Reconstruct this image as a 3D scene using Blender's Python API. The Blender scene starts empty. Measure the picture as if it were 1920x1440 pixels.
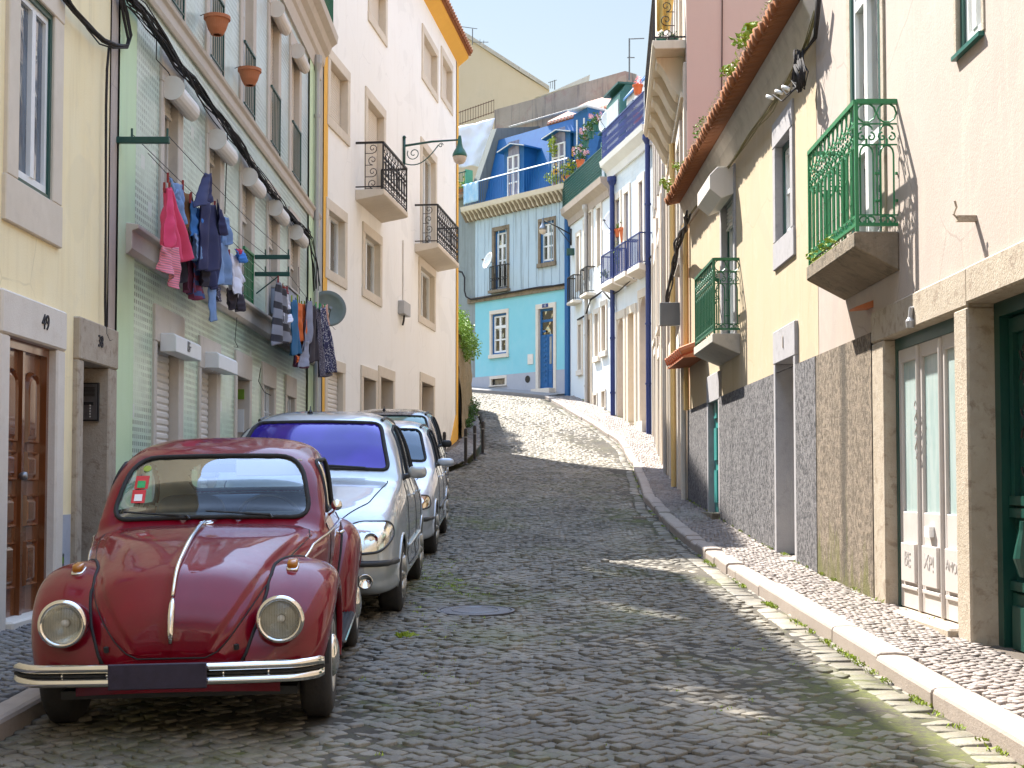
import bpy, bmesh, math, random
import numpy as np
from mathutils import Vector, Matrix, noise as mnoise
R = random.Random(7)
rad = math.radians
C = bpy.context.scene.collection
F_PX, PY0, TH = 2570.0, 798.0, rad(2.5)
CAM = Vector((0, 0, 1.43))

def ray(px, py):
    u = (px - 960) / F_PX; v = (PY0 - py) / F_PX
    return Vector((u, math.cos(TH) - v * math.sin(TH), math.sin(TH) + v * math.cos(TH)))

def at(px, py, y):
    """pixel -> world point at forward distance y"""
    d = ray(px, py); return CAM + d * (y / d.y)

ORG = {}
def empty(name, loc=(0, 0, 0), rz=0.0):
    o = bpy.data.objects.new(name, None); o.empty_display_size = .2
    C.objects.link(o); o.location = loc; o.rotation_euler = (0, 0, rz)
    ORG[o.name] = Vector(loc)
    return o

def tag(o, label=None, cat=None, group=None, kind=None):
    if label: o['label'] = label
    if cat: o['category'] = cat
    if group: o['group'] = group
    if kind: o['kind'] = kind
    return o

def thing(name, label, cat, loc=(0, 0, 0), rz=0.0, group=None):
    return tag(empty(name, loc, rz), label, cat, group)

def root_org(p):
    while p.parent: p = p.parent
    return ORG.get(p.name, Vector((0, 0, 0)))

class Frame:
    def __init__(s, p0, p1, side=1):
        """vertical plane through plan points p0->p1; side=+1: n is to the right of travel, -1: to the left"""
        s.O = Vector((p0[0], p0[1], 0)); t = Vector((p1[0] - p0[0], p1[1] - p0[1], 0)); s.L = t.length
        s.t = t.normalized(); s.n = Vector((s.t.y, -s.t.x, 0)) * side; s.z = Vector((0, 0, 1))
    def P(s, a, n, z): return s.O + s.t * a + s.n * n + s.z * z
    def hit(s, px, py, n=0.0):
        d = ray(px, py); k = ((s.O + s.n * n - CAM).dot(s.n)) / d.dot(s.n)
        p = CAM + d * k; return ((p - s.O).dot(s.t), p.z)
    def s_(s, px, py=600, n=0.0): return s.hit(px, py, n)[0]
    def z_(s, px, py, n=0.0): return s.hit(px, py, n)[1]

def rot_to(d):
    return Vector((0, 0, 1)).rotation_difference(Vector(d).normalized()).to_matrix()

class MB:
    """collects shapes in the local coordinates (s, n, z) of a frame; build() links them as ONE mesh object"""
    def __init__(s, fr=None): s.fr = fr; s.v = []; s.f = []; s.m = []
    def add(s, vs, fs, mi=0):
        o = len(s.v); s.v += [tuple(p) for p in vs]
        s.f += [tuple(i + o for i in f) for f in fs]; s.m += [mi] * len(fs); return s
    def quad(s, a, b, c, d, mi=0): return s.add([a, b, c, d], [(0, 1, 2, 3)], mi)
    def box(s, x0, x1, y0, y1, z0, z1, mi=0):
        if x0 > x1: x0, x1 = x1, x0
        if y0 > y1: y0, y1 = y1, y0
        if z0 > z1: z0, z1 = z1, z0
        return s.add([(x0, y0, z0), (x1, y0, z0), (x1, y1, z0), (x0, y1, z0), (x0, y0, z1), (x1, y0, z1), (x1, y1, z1), (x0, y1, z1)],
                     [(0, 3, 2, 1), (4, 5, 6, 7), (0, 1, 5, 4), (1, 2, 6, 5), (2, 3, 7, 6), (3, 0, 4, 7)], mi)
    def prism(s, poly, a, b, axis=1, mi=0):
        """poly of 2D points extruded along axis (0: s, 1: n, 2: z)"""
        def mk(p, w):
            return {0: (w, p[0], p[1]), 1: (p[0], w, p[1]), 2: (p[0], p[1], w)}[axis]
        n = len(poly); vs = [mk(p, a) for p in poly] + [mk(p, b) for p in poly]
        return s.add(vs, [tuple(range(n))[::-1], tuple(range(n, 2 * n))] + [(i, (i + 1) % n, n + (i + 1) % n, n + i) for i in range(n)], mi)
    def tube(s, path, r, n=6, mi=0, closed=False, cap=True):
        P = [Vector(p) for p in path]; m = len(P)
        if m < 2: return s
        rs = r if isinstance(r, (list, tuple)) else [r] * m
        vs = []; up = None
        for i, p in enumerate(P):
            a = P[(i - 1) % m] if (closed or i > 0) else p
            b = P[(i + 1) % m] if (closed or i < m - 1) else p
            d = (b - a)
            if d.length < 1e-9: d = Vector((0, 0, 1))
            d.normalize()
            if up is None:
                up = Vector((0, 0, 1)) if abs(d.z) < .9 else Vector((1, 0, 0))
            x = d.cross(up)
            if x.length < 1e-4: x = d.cross(Vector((1, .3, .1)))
            x.normalize(); y = x.cross(d); y.normalize(); up = y
            for k in range(n):
                a_ = 2 * math.pi * (k + .5) / n
                vs.append(p + (x * math.cos(a_) + y * math.sin(a_)) * rs[i])
        fs = []
        for i in range(m if closed else m - 1):
            j = (i + 1) % m
            for k in range(n):
                k2 = (k + 1) % n; fs.append((i * n + k, i * n + k2, j * n + k2, j * n + k))
        if cap and not closed:
            fs.append(tuple(range(n))[::-1]); fs.append(tuple(range((m - 1) * n, m * n)))
        return s.add(vs, fs, mi)
    def rod(s, a, b, r, n=6, mi=0): return s.tube([a, b], r, n, mi)
    def lathe(s, prof, c, axis=(0, 0, 1), n=24, mi=0, caps=True):
        """prof [(r, h)] turned round the axis at c"""
        Mx = rot_to(axis); c = Vector(c); vs = []; fs = []
        for r, h in prof:
            for k in range(n):
                a = 2 * math.pi * k / n; vs.append(c + Mx @ Vector((r * math.cos(a), r * math.sin(a), h)))
        for i in range(len(prof) - 1):
            for k in range(n):
                k2 = (k + 1) % n; fs.append((i * n + k, i * n + k2, (i + 1) * n + k2, (i + 1) * n + k))
        if caps:
            fs.append(tuple(range(n))[::-1]); fs.append(tuple(range((len(prof) - 1) * n, len(prof) * n)))
        return s.add(vs, fs, mi)
    def grid(s, fn, nu, nv, mi=0):
        vs = [fn(i / nu, j / nv) for i in range(nu + 1) for j in range(nv + 1)]
        w = nv + 1
        return s.add(vs, [(i * w + j, i * w + j + 1, (i + 1) * w + j + 1, (i + 1) * w + j) for i in range(nu) for j in range(nv)], mi)
    def build(s, name, mats, parent=None, smooth=False, bevel=0, seg=1, solid=0, org=None, recalc=True):
        me = bpy.data.meshes.new(name)
        org = Vector(org) if org is not None else (root_org(parent) if parent else Vector((0, 0, 0)))
        loc = np.array(s.v, dtype=float).reshape(-1, 3)
        if s.fr:
            B = np.array([s.fr.t, s.fr.n, s.fr.z]); w = loc @ B + np.array(s.fr.O)
        else: w = loc
        w = w - np.array(org)
        me.from_pydata(w.tolist(), [], s.f)
        if not isinstance(mats, (list, tuple)): mats = [mats]
        for m in mats: me.materials.append(m)
        if len(mats) > 1: me.polygons.foreach_set('material_index', s.m)
        # box-projected uv in metres, in the frame of the facade
        uvl = me.uv_layers.new(name='UVMap')
        nl = len(me.loops); li = np.empty(nl, dtype=np.int32); me.loops.foreach_get('vertex_index', li)
        npoly = len(me.polygons); lt = np.empty(npoly, dtype=np.int32); me.polygons.foreach_get('loop_total', lt)
        ls = np.empty(npoly, dtype=np.int32); me.polygons.foreach_get('loop_start', ls)
        if npoly:
            a = loc[li[ls]]; b = loc[li[ls + 1]]; c = loc[li[ls + 2]]
            nn = np.abs(np.cross(b - a, c - a)); ax = np.argmax(nn + np.array([0, 1e-9, 0]), axis=1)
            axl = np.repeat(ax, lt); pl = loc[li]
            uv = np.where((axl == 1)[:, None], pl[:, [0, 2]], np.where((axl == 0)[:, None], pl[:, [1, 2]], pl[:, [0, 1]]))
            uvl.data.foreach_set('uv', uv.astype(np.float32).ravel())
        if smooth: me.polygons.foreach_set('use_smooth', [True] * npoly)
        if recalc and npoly < 60000:
            bm = bmesh.new(); bm.from_mesh(me); bmesh.ops.recalc_face_normals(bm, faces=bm.faces); bm.to_mesh(me); bm.free()
        me.update()
        o = bpy.data.objects.new(name, me); C.objects.link(o)
        if parent: o.parent = parent
        else:
            o.location = org; ORG[o.name] = org
        if solid:
            md = o.modifiers.new('solid', 'SOLIDIFY'); md.thickness = solid; md.offset = 0
        if bevel:
            md = o.modifiers.new('bevel', 'BEVEL'); md.width = bevel; md.segments = seg; md.limit_method = 'ANGLE'; md.angle_limit = rad(40)
            if seg > 1: me.polygons.foreach_set('use_smooth', [True] * npoly)
        return o

def copy_tree(o, loc=None, rz=None, label=None):
    c = o.copy(); C.objects.link(c)
    if loc is not None: c.location = loc
    if rz is not None: c.rotation_euler = (0, 0, rz)
    if label: c['label'] = label
    for ch in o.children:
        d = ch.copy(); C.objects.link(d); d.parent = c
        for g in ch.children:
            e = g.copy(); C.objects.link(e); e.parent = d
    return c

# ------------------------------------------------------------------ materials
def _new(name):
    m = bpy.data.materials.new(name); m.use_nodes = True; nt = m.node_tree
    for n in list(nt.nodes): nt.nodes.remove(n)
    out = nt.nodes.new('ShaderNodeOutputMaterial'); b = nt.nodes.new('ShaderNodeBsdfPrincipled')
    nt.links.new(b.outputs[0], out.inputs[0]); return m, nt, b
def N(nt, typ, ins=None, **kw):
    n = nt.nodes.new(typ)
    for k, v in kw.items(): setattr(n, k, v)
    for k, v in (ins or {}).items():
        if hasattr(v, 'is_output') or isinstance(v, bpy.types.NodeSocket): nt.links.new(v, n.inputs[k])
        else: n.inputs[k].default_value = v
    return n
def col(c): return (c[0], c[1], c[2], 1)
def ramp(nt, fac, stops):
    n = nt.nodes.new('ShaderNodeValToRGB'); el = n.color_ramp.elements
    while len(el) > 1: el.remove(el[-1])
    for i, (p, c) in enumerate(stops):
        e = el[0] if i == 0 else el.new(p)
        e.position = p; e.color = col(c) if len(c) == 3 else c
    nt.links.new(fac, n.inputs[0]); return n.outputs[0]
def math_(nt, op, a, b=0.0, clamp=False):
    n = nt.nodes.new('ShaderNodeMath'); n.operation = op; n.use_clamp = clamp
    for i, v in enumerate((a, b)):
        if isinstance(v, bpy.types.NodeSocket): nt.links.new(v, n.inputs[i])
        else: n.inputs[i].default_value = v
    return n.outputs[0]
def mix(nt, fac, a, b, mode='MIX'):
    n = nt.nodes.new('ShaderNodeMix'); n.data_type = 'RGBA'; n.blend_type = mode
    for k, v in ((0, fac), (6, a), (7, b)):
        if isinstance(v, bpy.types.NodeSocket): nt.links.new(v, n.inputs[k])
        else: n.inputs[k].default_value = v if k == 0 else (col(v) if len(v) == 3 else v)
    return n.outputs[2]
def noise(nt, vec, scale, detail=4, rough=.55, dist=0.0):
    return N(nt, 'ShaderNodeTexNoise', {'Vector': vec, 'Scale': scale, 'Detail': detail, 'Roughness': rough, 'Distortion': dist}).outputs[0]
def noise_c(nt, vec, scale): return N(nt, 'ShaderNodeTexNoise', {'Vector': vec, 'Scale': scale, 'Detail': 3}).outputs[1]
def wpos(nt): return nt.nodes.new('ShaderNodeNewGeometry').outputs['Position']
def opos(nt): return nt.nodes.new('ShaderNodeTexCoord').outputs['Object']
def stretch(nt, vec, s):
    return N(nt, 'ShaderNodeMapping', {'Vector': vec, 'Scale': s}).outputs[0]
def bump(nt, b, h, strength=.3, dist=.02, prev=None):
    n = N(nt, 'ShaderNodeBump', {'Height': h, 'Strength': strength, 'Distance': dist})
    if prev is not None: nt.links.new(prev, n.inputs['Normal'])
    nt.links.new(n.outputs[0], b.inputs['Normal']); return n.outputs[0]

def M(name, c, c2=None, rough=.6, sc=6.0, amt=.5, bmp=0, bsc=40.0, metal=0.0, coat=0.0, streak=0.0, scol=(.12, .1, .08),
      spot=0.0, spcol=(.15, .12, .09), spsc=2.5, obj=False, spec=.5, bd=.01, crack=0.0, damp=0.0):
    """general material: two tones by noise, vertical run marks, blotches, fine bump"""
    m, nt, b = _new(name)
    v = opos(nt) if obj else wpos(nt)
    c2 = c2 or tuple(x * .86 for x in c)
    nz = noise(nt, v, sc, 6, .6)
    cc = mix(nt, ramp(nt, nz, [(.5 - .25 * amt - .05, (0, 0, 0)), (.5 + .25 * amt + .05, (1, 1, 1))]), c, c2)
    big = noise(nt, v, sc * .13, 3, .5)
    cc = mix(nt, math_(nt, 'MULTIPLY', ramp(nt, big, [(.38, (0, 0, 0)), (.65, (1, 1, 1))]), .45), cc, tuple(x * .9 for x in c2))
    if streak:
        sv = stretch(nt, v, (5.5, 5.5, .35)); s1 = noise(nt, sv, 1.0, 5, .65)
        k = ramp(nt, s1, [(.53, (0, 0, 0)), (.72, (1, 1, 1))])
        cc = mix(nt, math_(nt, 'MULTIPLY', k, streak), cc, scol)
    if spot:
        s2 = noise(nt, v, spsc, 8, .68, .4)
        k = ramp(nt, s2, [(.54, (0, 0, 0)), (.64, (1, 1, 1))])
        cc = mix(nt, math_(nt, 'MULTIPLY', k, spot), cc, spcol)
    if damp:
        sx = N(nt, 'ShaderNodeSeparateXYZ', {0: v}); yy, z_ = sx.outputs[1], sx.outputs[2]
        g = math_(nt, 'MAXIMUM', math_(nt, 'MULTIPLY', yy, .03), math_(nt, 'SUBTRACT', math_(nt, 'MULTIPLY', yy, .105), 1.55))
        h = math_(nt, 'SUBTRACT', z_, g); nn_ = noise(nt, stretch(nt, v, (1.6, 1.6, .8)), 1.4, 6, .65)
        k = ramp(nt, math_(nt, 'ADD', math_(nt, 'MULTIPLY', h, -.55), math_(nt, 'MULTIPLY', nn_, 1.9)), [(.55, (0, 0, 0)), (1.0, (1, 1, 1))])
        cc = mix(nt, math_(nt, 'MULTIPLY', k, damp), cc, tuple(x * .55 * (1 - .12 * i) for i, x in enumerate(c)))
        rn = ramp(nt, noise(nt, stretch(nt, v, (7, 7, .22)), 1.0, 5, .6), [(.55, (0, 0, 0)), (.70, (1, 1, 1))])
        rm = ramp(nt, noise(nt, v, .45, 3), [(.48, (0, 0, 0)), (.62, (1, 1, 1))])
        cc = mix(nt, math_(nt, 'MULTIPLY', math_(nt, 'MULTIPLY', rn, rm), damp * .6), cc, tuple(x * .6 for x in c))
    if crack:
        vv = N(nt, 'ShaderNodeTexVoronoi', {'Vector': mix(nt, .12, v, noise_c(nt, v, 2.2)), 'Scale': .9}, feature='DISTANCE_TO_EDGE').outputs[0]
        k = math_(nt, 'MULTIPLY', math_(nt, 'LESS_THAN', vv, .006), ramp(nt, noise(nt, v, .7, 3), [(.48, (0, 0, 0)), (.56, (1, 1, 1))]))
        cc = mix(nt, math_(nt, 'MULTIPLY', k, crack), cc, tuple(x * .45 for x in c))
        pt = ramp(nt, noise(nt, v, .55, 2, .4, 1.5), [(.60, (0, 0, 0)), (.612, (1, 1, 1))])
        cc = mix(nt, math_(nt, 'MULTIPLY', pt, .28), cc, tuple(min(1, x * .82) for x in c2))
    nt.links.new(cc, b.inputs['Base Color'])
    b.inputs['Roughness'].default_value = rough; b.inputs['Metallic'].default_value = metal
    b.inputs['Specular IOR Level'].default_value = spec
    if coat: b.inputs['Coat Weight'].default_value = coat; b.inputs['Coat Roughness'].default_value = .03
    if bmp:
        h = noise(nt, v, bsc, 6, .65); bump(nt, b, h, bmp, bd)
    return m

def clear_glass(name, tint, rough=0.0, gain=.5, wave=0.0):
    m = bpy.data.materials.new(name); m.use_nodes = True; nt = m.node_tree
    for n in list(nt.nodes): nt.nodes.remove(n)
    out = nt.nodes.new('ShaderNodeOutputMaterial'); tr = N(nt, 'ShaderNodeBsdfTransparent', {0: col(tint)}); gl = N(nt, 'ShaderNodeBsdfGlossy', {0: (1, 1, 1, 1), 1: rough})
    fr = N(nt, 'ShaderNodeFresnel', {0: 1.5})
    if wave:
        bp = N(nt, 'ShaderNodeBump', {'Height': noise(nt, wpos(nt), 1.6, 2), 'Strength': wave, 'Distance': .15}); nt.links.new(bp.outputs[0], gl.inputs['Normal'])
    k = math_(nt, 'MULTIPLY', fr.outputs[0], gain, True)
    mx = N(nt, 'ShaderNodeMixShader', {0: k, 1: tr.outputs[0], 2: gl.outputs[0]}); nt.links.new(mx.outputs[0], out.inputs[0]); return m
MATS = {}
def mt(name): return MATS[name]
def defmats():
    d = MATS
    # plasters
    d['yellow_plaster'] = M('yellow_plaster', (.89, .73, .41), (.89, .77, .50), .85, 2.2, .9, .25, 60, streak=.35, scol=(.62, .48, .25), spot=.22, spcol=(.70, .60, .42), crack=.25, damp=.5)
    d['green_plaster'] = M('green_plaster', (.56, .70, .42), (.60, .73, .47), .8, 3, .8, .2, 60, damp=.4, streak=.2, scol=(.35, .42, .27))
    d['white_plaster'] = M('white_plaster', (.91, .88, .82), (.89, .855, .785), .85, 1.2, .7, .15, 70, streak=.18, scol=(.70, .62, .52), spot=.08, spcol=(.72, .66, .58), crack=.15, damp=.32)
    d['orange_paint'] = M('orange_paint', (.82, .44, .05), (.78, .40, .045), .7, 4, .5, .1, 60)
    d['cream_plaster'] = M('cream_plaster', (.405, .325, .27), (.435, .365, .315), .85, 1.4, .8, .3, 50, crack=.3, damp=.4, streak=.30, scol=(.6, .5, .38), spot=.10, spcol=(.7, .6, .48))
    d['ochre_plaster'] = M('ochre_plaster', (.49, .375, .225), (.50, .40, .27), .85, 1.6, .9, .3, 50, streak=.4, scol=(.46, .35, .2), spot=.3, spcol=(.56, .46, .34), crack=.25, damp=.4)
    d['pink_plaster'] = M('pink_plaster', (.70, .47, .37), (.72, .50, .40), .85, 1.2, .8, .2, 50, streak=.12, scol=(.58, .4, .33))
    d['beige_plaster'] = M('beige_plaster', (.56, .46, .31), (.60, .50, .36), .9, .8, .8, .2, 30, streak=.3, scol=(.45, .4, .28), spot=.2, spcol=(.42, .38, .28), spsc=.8)
    d['cream_trim'] = M('cream_trim', (.74, .64, .46), (.78, .69, .53), .8, 2, .8, .2, 40, streak=.35, scol=(.48, .38, .24))
    d['teal_plaster'] = M('teal_plaster', (.20, .53, .61), (.25, .57, .64), .8, 2.0, .9, .2, 40, streak=.2, scol=(.36, .56, .6), spot=.18, spcol=(.4, .6, .66), spsc=.9)
    d['pale_blue_plaster'] = M('pale_blue_plaster', (.40, .51, .58), (.45, .55, .61), .8, 2.5, .9, .2, 40, streak=.8, scol=(.20, .24, .26), spot=.12, spcol=(.3, .36, .4))
    d['grey_plinth'] = M('grey_plinth', (.36, .38, .43), (.42, .43, .47), .85, 3, .8, .3, 40, spot=.3, spcol=(.28, .28, .3))
    d['grey_render'] = M('grey_render', (.22, .18, .14), (.38, .32, .26), .9, .9, 1, .5, 12, streak=.8, scol=(.10, .09, .09), spot=.5, spcol=(.24, .12, .11), spsc=.9, bd=.03)
    d['weathered_blue'] = M('weathered_blue', (.30, .34, .34), (.22, .25, .245), .9, 1.5, 1, .3, 20, streak=.7, scol=(.16, .17, .17), spot=.4, spcol=(.2, .21, .2))
    d['white_wall'] = M('white_wall', (.72, .75, .76), (.68, .73, .75), .85, 1.8, .8, .2, 40, streak=.3, scol=(.5, .5, .48), spot=.15, spcol=(.5, .6, .64))
    # stone
    d['stone'] = M('stone', (.70, .61, .49), (.63, .54, .42), .7, 8, .8, .25, 90, spot=.14, spcol=(.45, .38, .31), spsc=5)
    d['stone_grey'] = M('stone_grey', (.53, .46, .38), (.58, .51, .43), .7, 7, .8, .25, 90, spot=.18, spcol=(.33, .28, .24), spsc=5)
    d['stone_old'] = M('stone_old', (.46, .395, .31), (.36, .29, .21), .85, 10, 1, .6, 45, spot=.7, spcol=(.22, .16, .11), spsc=9, streak=.3, scol=(.3, .24, .17), bd=.012)
    d['stone_pale'] = M('stone_pale', (.70, .64, .55), (.64, .57, .48), .8, 6, .8, .4, 60, spot=.25, spcol=(.5, .42, .33), spsc=7)
    d['stone_dark'] = M('stone_dark', (.17, .13, .085), (.27, .215, .15), .9, 8, 1, .8, 30, streak=.5, scol=(.07, .055, .035), spot=.6, spcol=(.08, .065, .04), spsc=6, bd=.02)
    d['concrete'] = M('concrete', (.56, .51, .43), (.42, .38, .32), .9, 5, 1, .5, 30, spot=.3, spcol=(.2, .19, .17), spsc=4)
    d['kerb_stone'] = M('kerb_stone', (.52, .45, .38), (.44, .38, .32), .75, 5, .9, .5, 70, spot=.35, spcol=(.28, .23, .19), spsc=9)
    # paint and metal
    d['green_iron'] = M('green_iron', (.015, .11, .05), (.02, .14, .07), .4, 20, .6, obj=True, metal=.2)
    d['bright_green_iron'] = M('bright_green_iron', (.02, .17, .06), (.03, .22, .09), .4, 20, .6, metal=.1)
    d['dark_teal_paint'] = M('dark_teal_paint', (.008, .055, .045), (.012, .075, .06), .35, 12, .8)
    d['lamp_green'] = M('lamp_green', (.01, .10, .085), (.015, .13, .1), .35, 12, .6)
    d['black_iron'] = M('black_iron', (.014, .013, .013), (.028, .023, .021), .5, 20, .8, metal=.3)
    d['blue_paint'] = M('blue_paint', (.005, .085, .25), (.007, .11, .30), .5, 4, .8, streak=.3, scol=(.008, .05, .2))
    d['navy_paint'] = M('navy_paint', (.012, .028, .13), (.018, .038, .17), .45, 6, .8)
    d['white_paint'] = M('white_paint', (.78, .78, .76), (.73, .73, .71), .45, 8, .6)
    d['off_white'] = M('off_white', (.72, .67, .60), (.68, .62, .55), .5, 8, .7, spot=.08)
    d['shutter_box'] = M('shutter_box', (.74, .69, .63), (.70, .65, .59), .5, 5, .7, streak=.2, scol=(.5, .45, .4))
    d['blind'] = M('blind', (.70, .64, .56), (.66, .60, .52), .55, 5, .7)
    d['wood_varnish'] = M('wood_varnish', (.13, .036, .010), (.20, .065, .020), .25, 3, 1, coat=.6, streak=.5, scol=(.09, .025, .008))
    d['dark_wood'] = M('dark_wood', (.06, .022, .012), (.09, .03, .015), .4, 6, .8)
    d['grey_metal'] = M('grey_metal', (.25, .25, .25), (.2, .2, .2), .35, 12, .5, metal=.8)
    d['sheet_grey'] = M('sheet_grey', (.13, .14, .145), (.16, .17, .17), .55, 3, .8)
    d['zinc'] = M('zinc', (.48, .47, .46), (.40, .39, .38), .5, 6, .8, metal=.3, streak=.3, scol=(.3, .25, .2))
    d['yellow_pipe'] = M('yellow_pipe', (.72, .48, .16), (.76, .55, .24), .5, 6, .8)
    d['cable'] = M('cable', (.018, .016, .016), (.04, .035, .035), .95, 30, .7)
    d['cable_olive'] = M('cable_olive', (.30, .26, .10), (.2, .17, .07), .6, 30, .7)
    d['terracotta'] = M('terracotta', (.42, .13, .05), (.50, .18, .08), .8, 12, .8, .2, 80, spot=.2, spcol=(.28, .12, .07), spsc=12)
    d['roof_tile'] = M('roof_tile', (.36, .13, .045), (.22, .085, .035), .85, 5, 1, .4, 60, spot=.4, spcol=(.18, .10, .05), spsc=9)
    d['pot_orange'] = M('pot_orange', (.62, .14, .03), (.55, .12, .03), .5, 10, .6)
    d['red_paint'] = M('red_paint', (.28, .02, .02), (.22, .015, .015), .5, 5, .6)
    d['black'] = M('black', (.012, .012, .013), (.02, .02, .02), .5, 10, .5, obj=True)
    d['dark_room'] = M('dark_room', (.02, .02, .022), None, .9)
    d['curtain'] = M('curtain', (.78, .76, .72), (.66, .64, .60), .9, 2, 1); d['cove'] = M('cove', (.68, .62, .53), (.55, .50, .42), .9, 5, 1, .4, 30, spot=.3, spcol=(.35, .31, .26), streak=.3, scol=(.3, .27, .22))
    d['white_cloth'] = M('white_cloth', (.74, .75, .78), (.64, .66, .70), .8, 1.5, 1, .3, 8)
    d['leaf'] = M('leaf', (.10, .22, .02), (.20, .34, .03), .55, 9, 1)
    d['leaf_dark'] = M('leaf_dark', (.035, .10, .015), (.07, .16, .02), .55, 9, 1)
    d['leaf_yellow'] = M('leaf_yellow', (.34, .40, .03), (.22, .32, .03), .55, 12, 1)
    d['petal'] = M('petal', (.85, .55, .02), (.8, .42, .01), .6, 20, .6)
    d['petal_pink'] = M('petal_pink', (.75, .25, .3), (.8, .5, .5), .6, 20, .6)
    d['seed'] = M('seed', (.06, .025, .01), None, .8)
    d['bark'] = M('bark', (.10, .07, .045), (.07, .05, .03), .9, 20, .8)
    for k in ('leaf', 'leaf_dark', 'leaf_yellow', 'petal', 'petal_pink'):
        b = d[k].node_tree.nodes['Principled BSDF']; b.inputs['Subsurface Weight'].default_value = .0
    # window glass seen from the street: dark room behind, sky mirrored
    def glass(name, c, c2, rough=.04, sc=3.0):
        m, nt, b = _new(name); v = wpos(nt)
        cc = mix(nt, ramp(nt, noise(nt, stretch(nt, v, (3, 3, .6)), sc, 3), [(.4, (0, 0, 0)), (.6, (1, 1, 1))]), c, c2)
        nt.links.new(cc, b.inputs['Base Color']); b.inputs['Roughness'].default_value = rough
        b.inputs['Specular IOR Level'].default_value = .9
        h = noise(nt, v, 1.4, 2); bump(nt, b, h, .06, .2)
        return m
    d['pane_dark'] = glass('pane_dark', (.03, .035, .04), (.12, .12, .12))
    d['pane_curtain'] = glass('pane_curtain', (.30, .31, .31), (.17, .19, .20))
    d['pane_pale'] = glass('pane_pale', (.50, .53, .53), (.40, .45, .47))
    d['pane_lilac'] = glass('pane_lilac', (.16, .15, .20), (.24, .22, .27))
    d['house_glass'] = clear_glass('house_glass', (.86, .9, .88), .01, 1.6, .12)
    d['pane_frost'] = glass('pane_frost', (.34, .44, .42), (.42, .50, .48), .25)
    d['pane_blue'] = glass('pane_blue', (.05, .07, .10), (.12, .15, .19), .015)
    # azulejo tiles on the green house: a grid of pale glazed tiles with a dotted green pattern, worn in patches
    m, nt, b = _new('azulejo'); uv = nt.nodes.new('ShaderNodeUVMap').outputs[0]
    T = 7.2
    sp = N(nt, 'ShaderNodeSeparateXYZ', {0: uv}); fx = math_(nt, 'FRACT', math_(nt, 'MULTIPLY', sp.outputs[0], T)); fy = math_(nt, 'FRACT', math_(nt, 'MULTIPLY', sp.outputs[1], T))
    ax = math_(nt, 'ABSOLUTE', math_(nt, 'SUBTRACT', fx, .5)); ay = math_(nt, 'ABSOLUTE', math_(nt, 'SUBTRACT', fy, .5))
    rr = math_(nt, 'SQRT', math_(nt, 'ADD', math_(nt, 'MULTIPLY', ax, ax), math_(nt, 'MULTIPLY', ay, ay)))
    bx = math_(nt, 'ABSOLUTE', math_(nt, 'SUBTRACT', ax, .25)); by = math_(nt, 'ABSOLUTE', math_(nt, 'SUBTRACT', ay, .25)); ring = math_(nt, 'LESS_THAN', math_(nt, 'MAXIMUM', bx, by), .145)
    cross = math_(nt, 'LESS_THAN', math_(nt, 'MINIMUM', ax, ay), .04)
    cross = math_(nt, 'MULTIPLY', cross, 0.0)
    corner = math_(nt, 'MULTIPLY', rr, 0.0)
    pat = math_(nt, 'MAXIMUM', math_(nt, 'MAXIMUM', ring, cross), corner)
    grout = math_(nt, 'GREATER_THAN', math_(nt, 'MAXIMUM', ax, ay), .475)
    wear = ramp(nt, noise(nt, stretch(nt, wpos(nt), (1, 1, 1.7)), .9, 5, .6, .3), [(.40, (.12, .12, .12)), (.60, (1, 1, 1))])
    fine = noise(nt, wpos(nt), 9, 4, .7)
    base = mix(nt, ramp(nt, fine, [(.35, (0, 0, 0)), (.7, (1, 1, 1))]), (.50, .61, .43), (.57, .67, .51))
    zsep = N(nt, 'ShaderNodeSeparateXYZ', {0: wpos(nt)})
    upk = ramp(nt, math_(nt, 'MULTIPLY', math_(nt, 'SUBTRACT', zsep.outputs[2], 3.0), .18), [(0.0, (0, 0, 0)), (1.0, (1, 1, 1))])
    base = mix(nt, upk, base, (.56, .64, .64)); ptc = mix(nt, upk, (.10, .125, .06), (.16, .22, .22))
    cc = mix(nt, math_(nt, 'MULTIPLY', math_(nt, 'MULTIPLY', pat, wear), .85), base, ptc)
    tid = N(nt, 'ShaderNodeVectorMath', {0: N(nt, 'ShaderNodeVectorMath', {0: uv, 1: (T, T, T)}, operation='MULTIPLY').outputs[0]}, operation='FLOOR').outputs[0]
    wn = N(nt, 'ShaderNodeTexWhiteNoise', {'Vector': tid}).outputs[0]
    cc = mix(nt, ramp(nt, wn, [(.55, (0, 0, 0)), (1.0, (.30, .30, .30))]), cc, (.34, .40, .30)); cc = mix(nt, ramp(nt, wn, [(.975, (0, 0, 0)), (.985, (.8, .8, .8))]), cc, (.62, .64, .58))
    cc = mix(nt, math_(nt, 'MULTIPLY', grout, .35), cc, (.40, .44, .34))
    nt.links.new(cc, b.inputs['Base Color']); b.inputs['Roughness'].default_value = .28
    bump(nt, b, math_(nt, 'SUBTRACT', 1.0, grout), .25, .004)
    d['azulejo'] = m
    # blue-white tiles of the right-hand house
    m, nt, b = _new('azulejo_blue'); uv = nt.nodes.new('ShaderNodeUVMap').outputs[0]
    br = N(nt, 'ShaderNodeTexBrick', {'Vector': uv, 'Color1': col((.62, .70, .74)), 'Color2': col((.70, .76, .78)), 'Mortar': col((.5, .58, .62)), 'Scale': 7.0, 'Mortar Size': .02, 'Brick Width': 1.0, 'Row Height': 1.0}, offset=0.0)
    nz = ramp(nt, noise(nt, wpos(nt), 1.6, 6, .65), [(.5, (0, 0, 0)), (.68, (1, 1, 1))])
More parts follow.
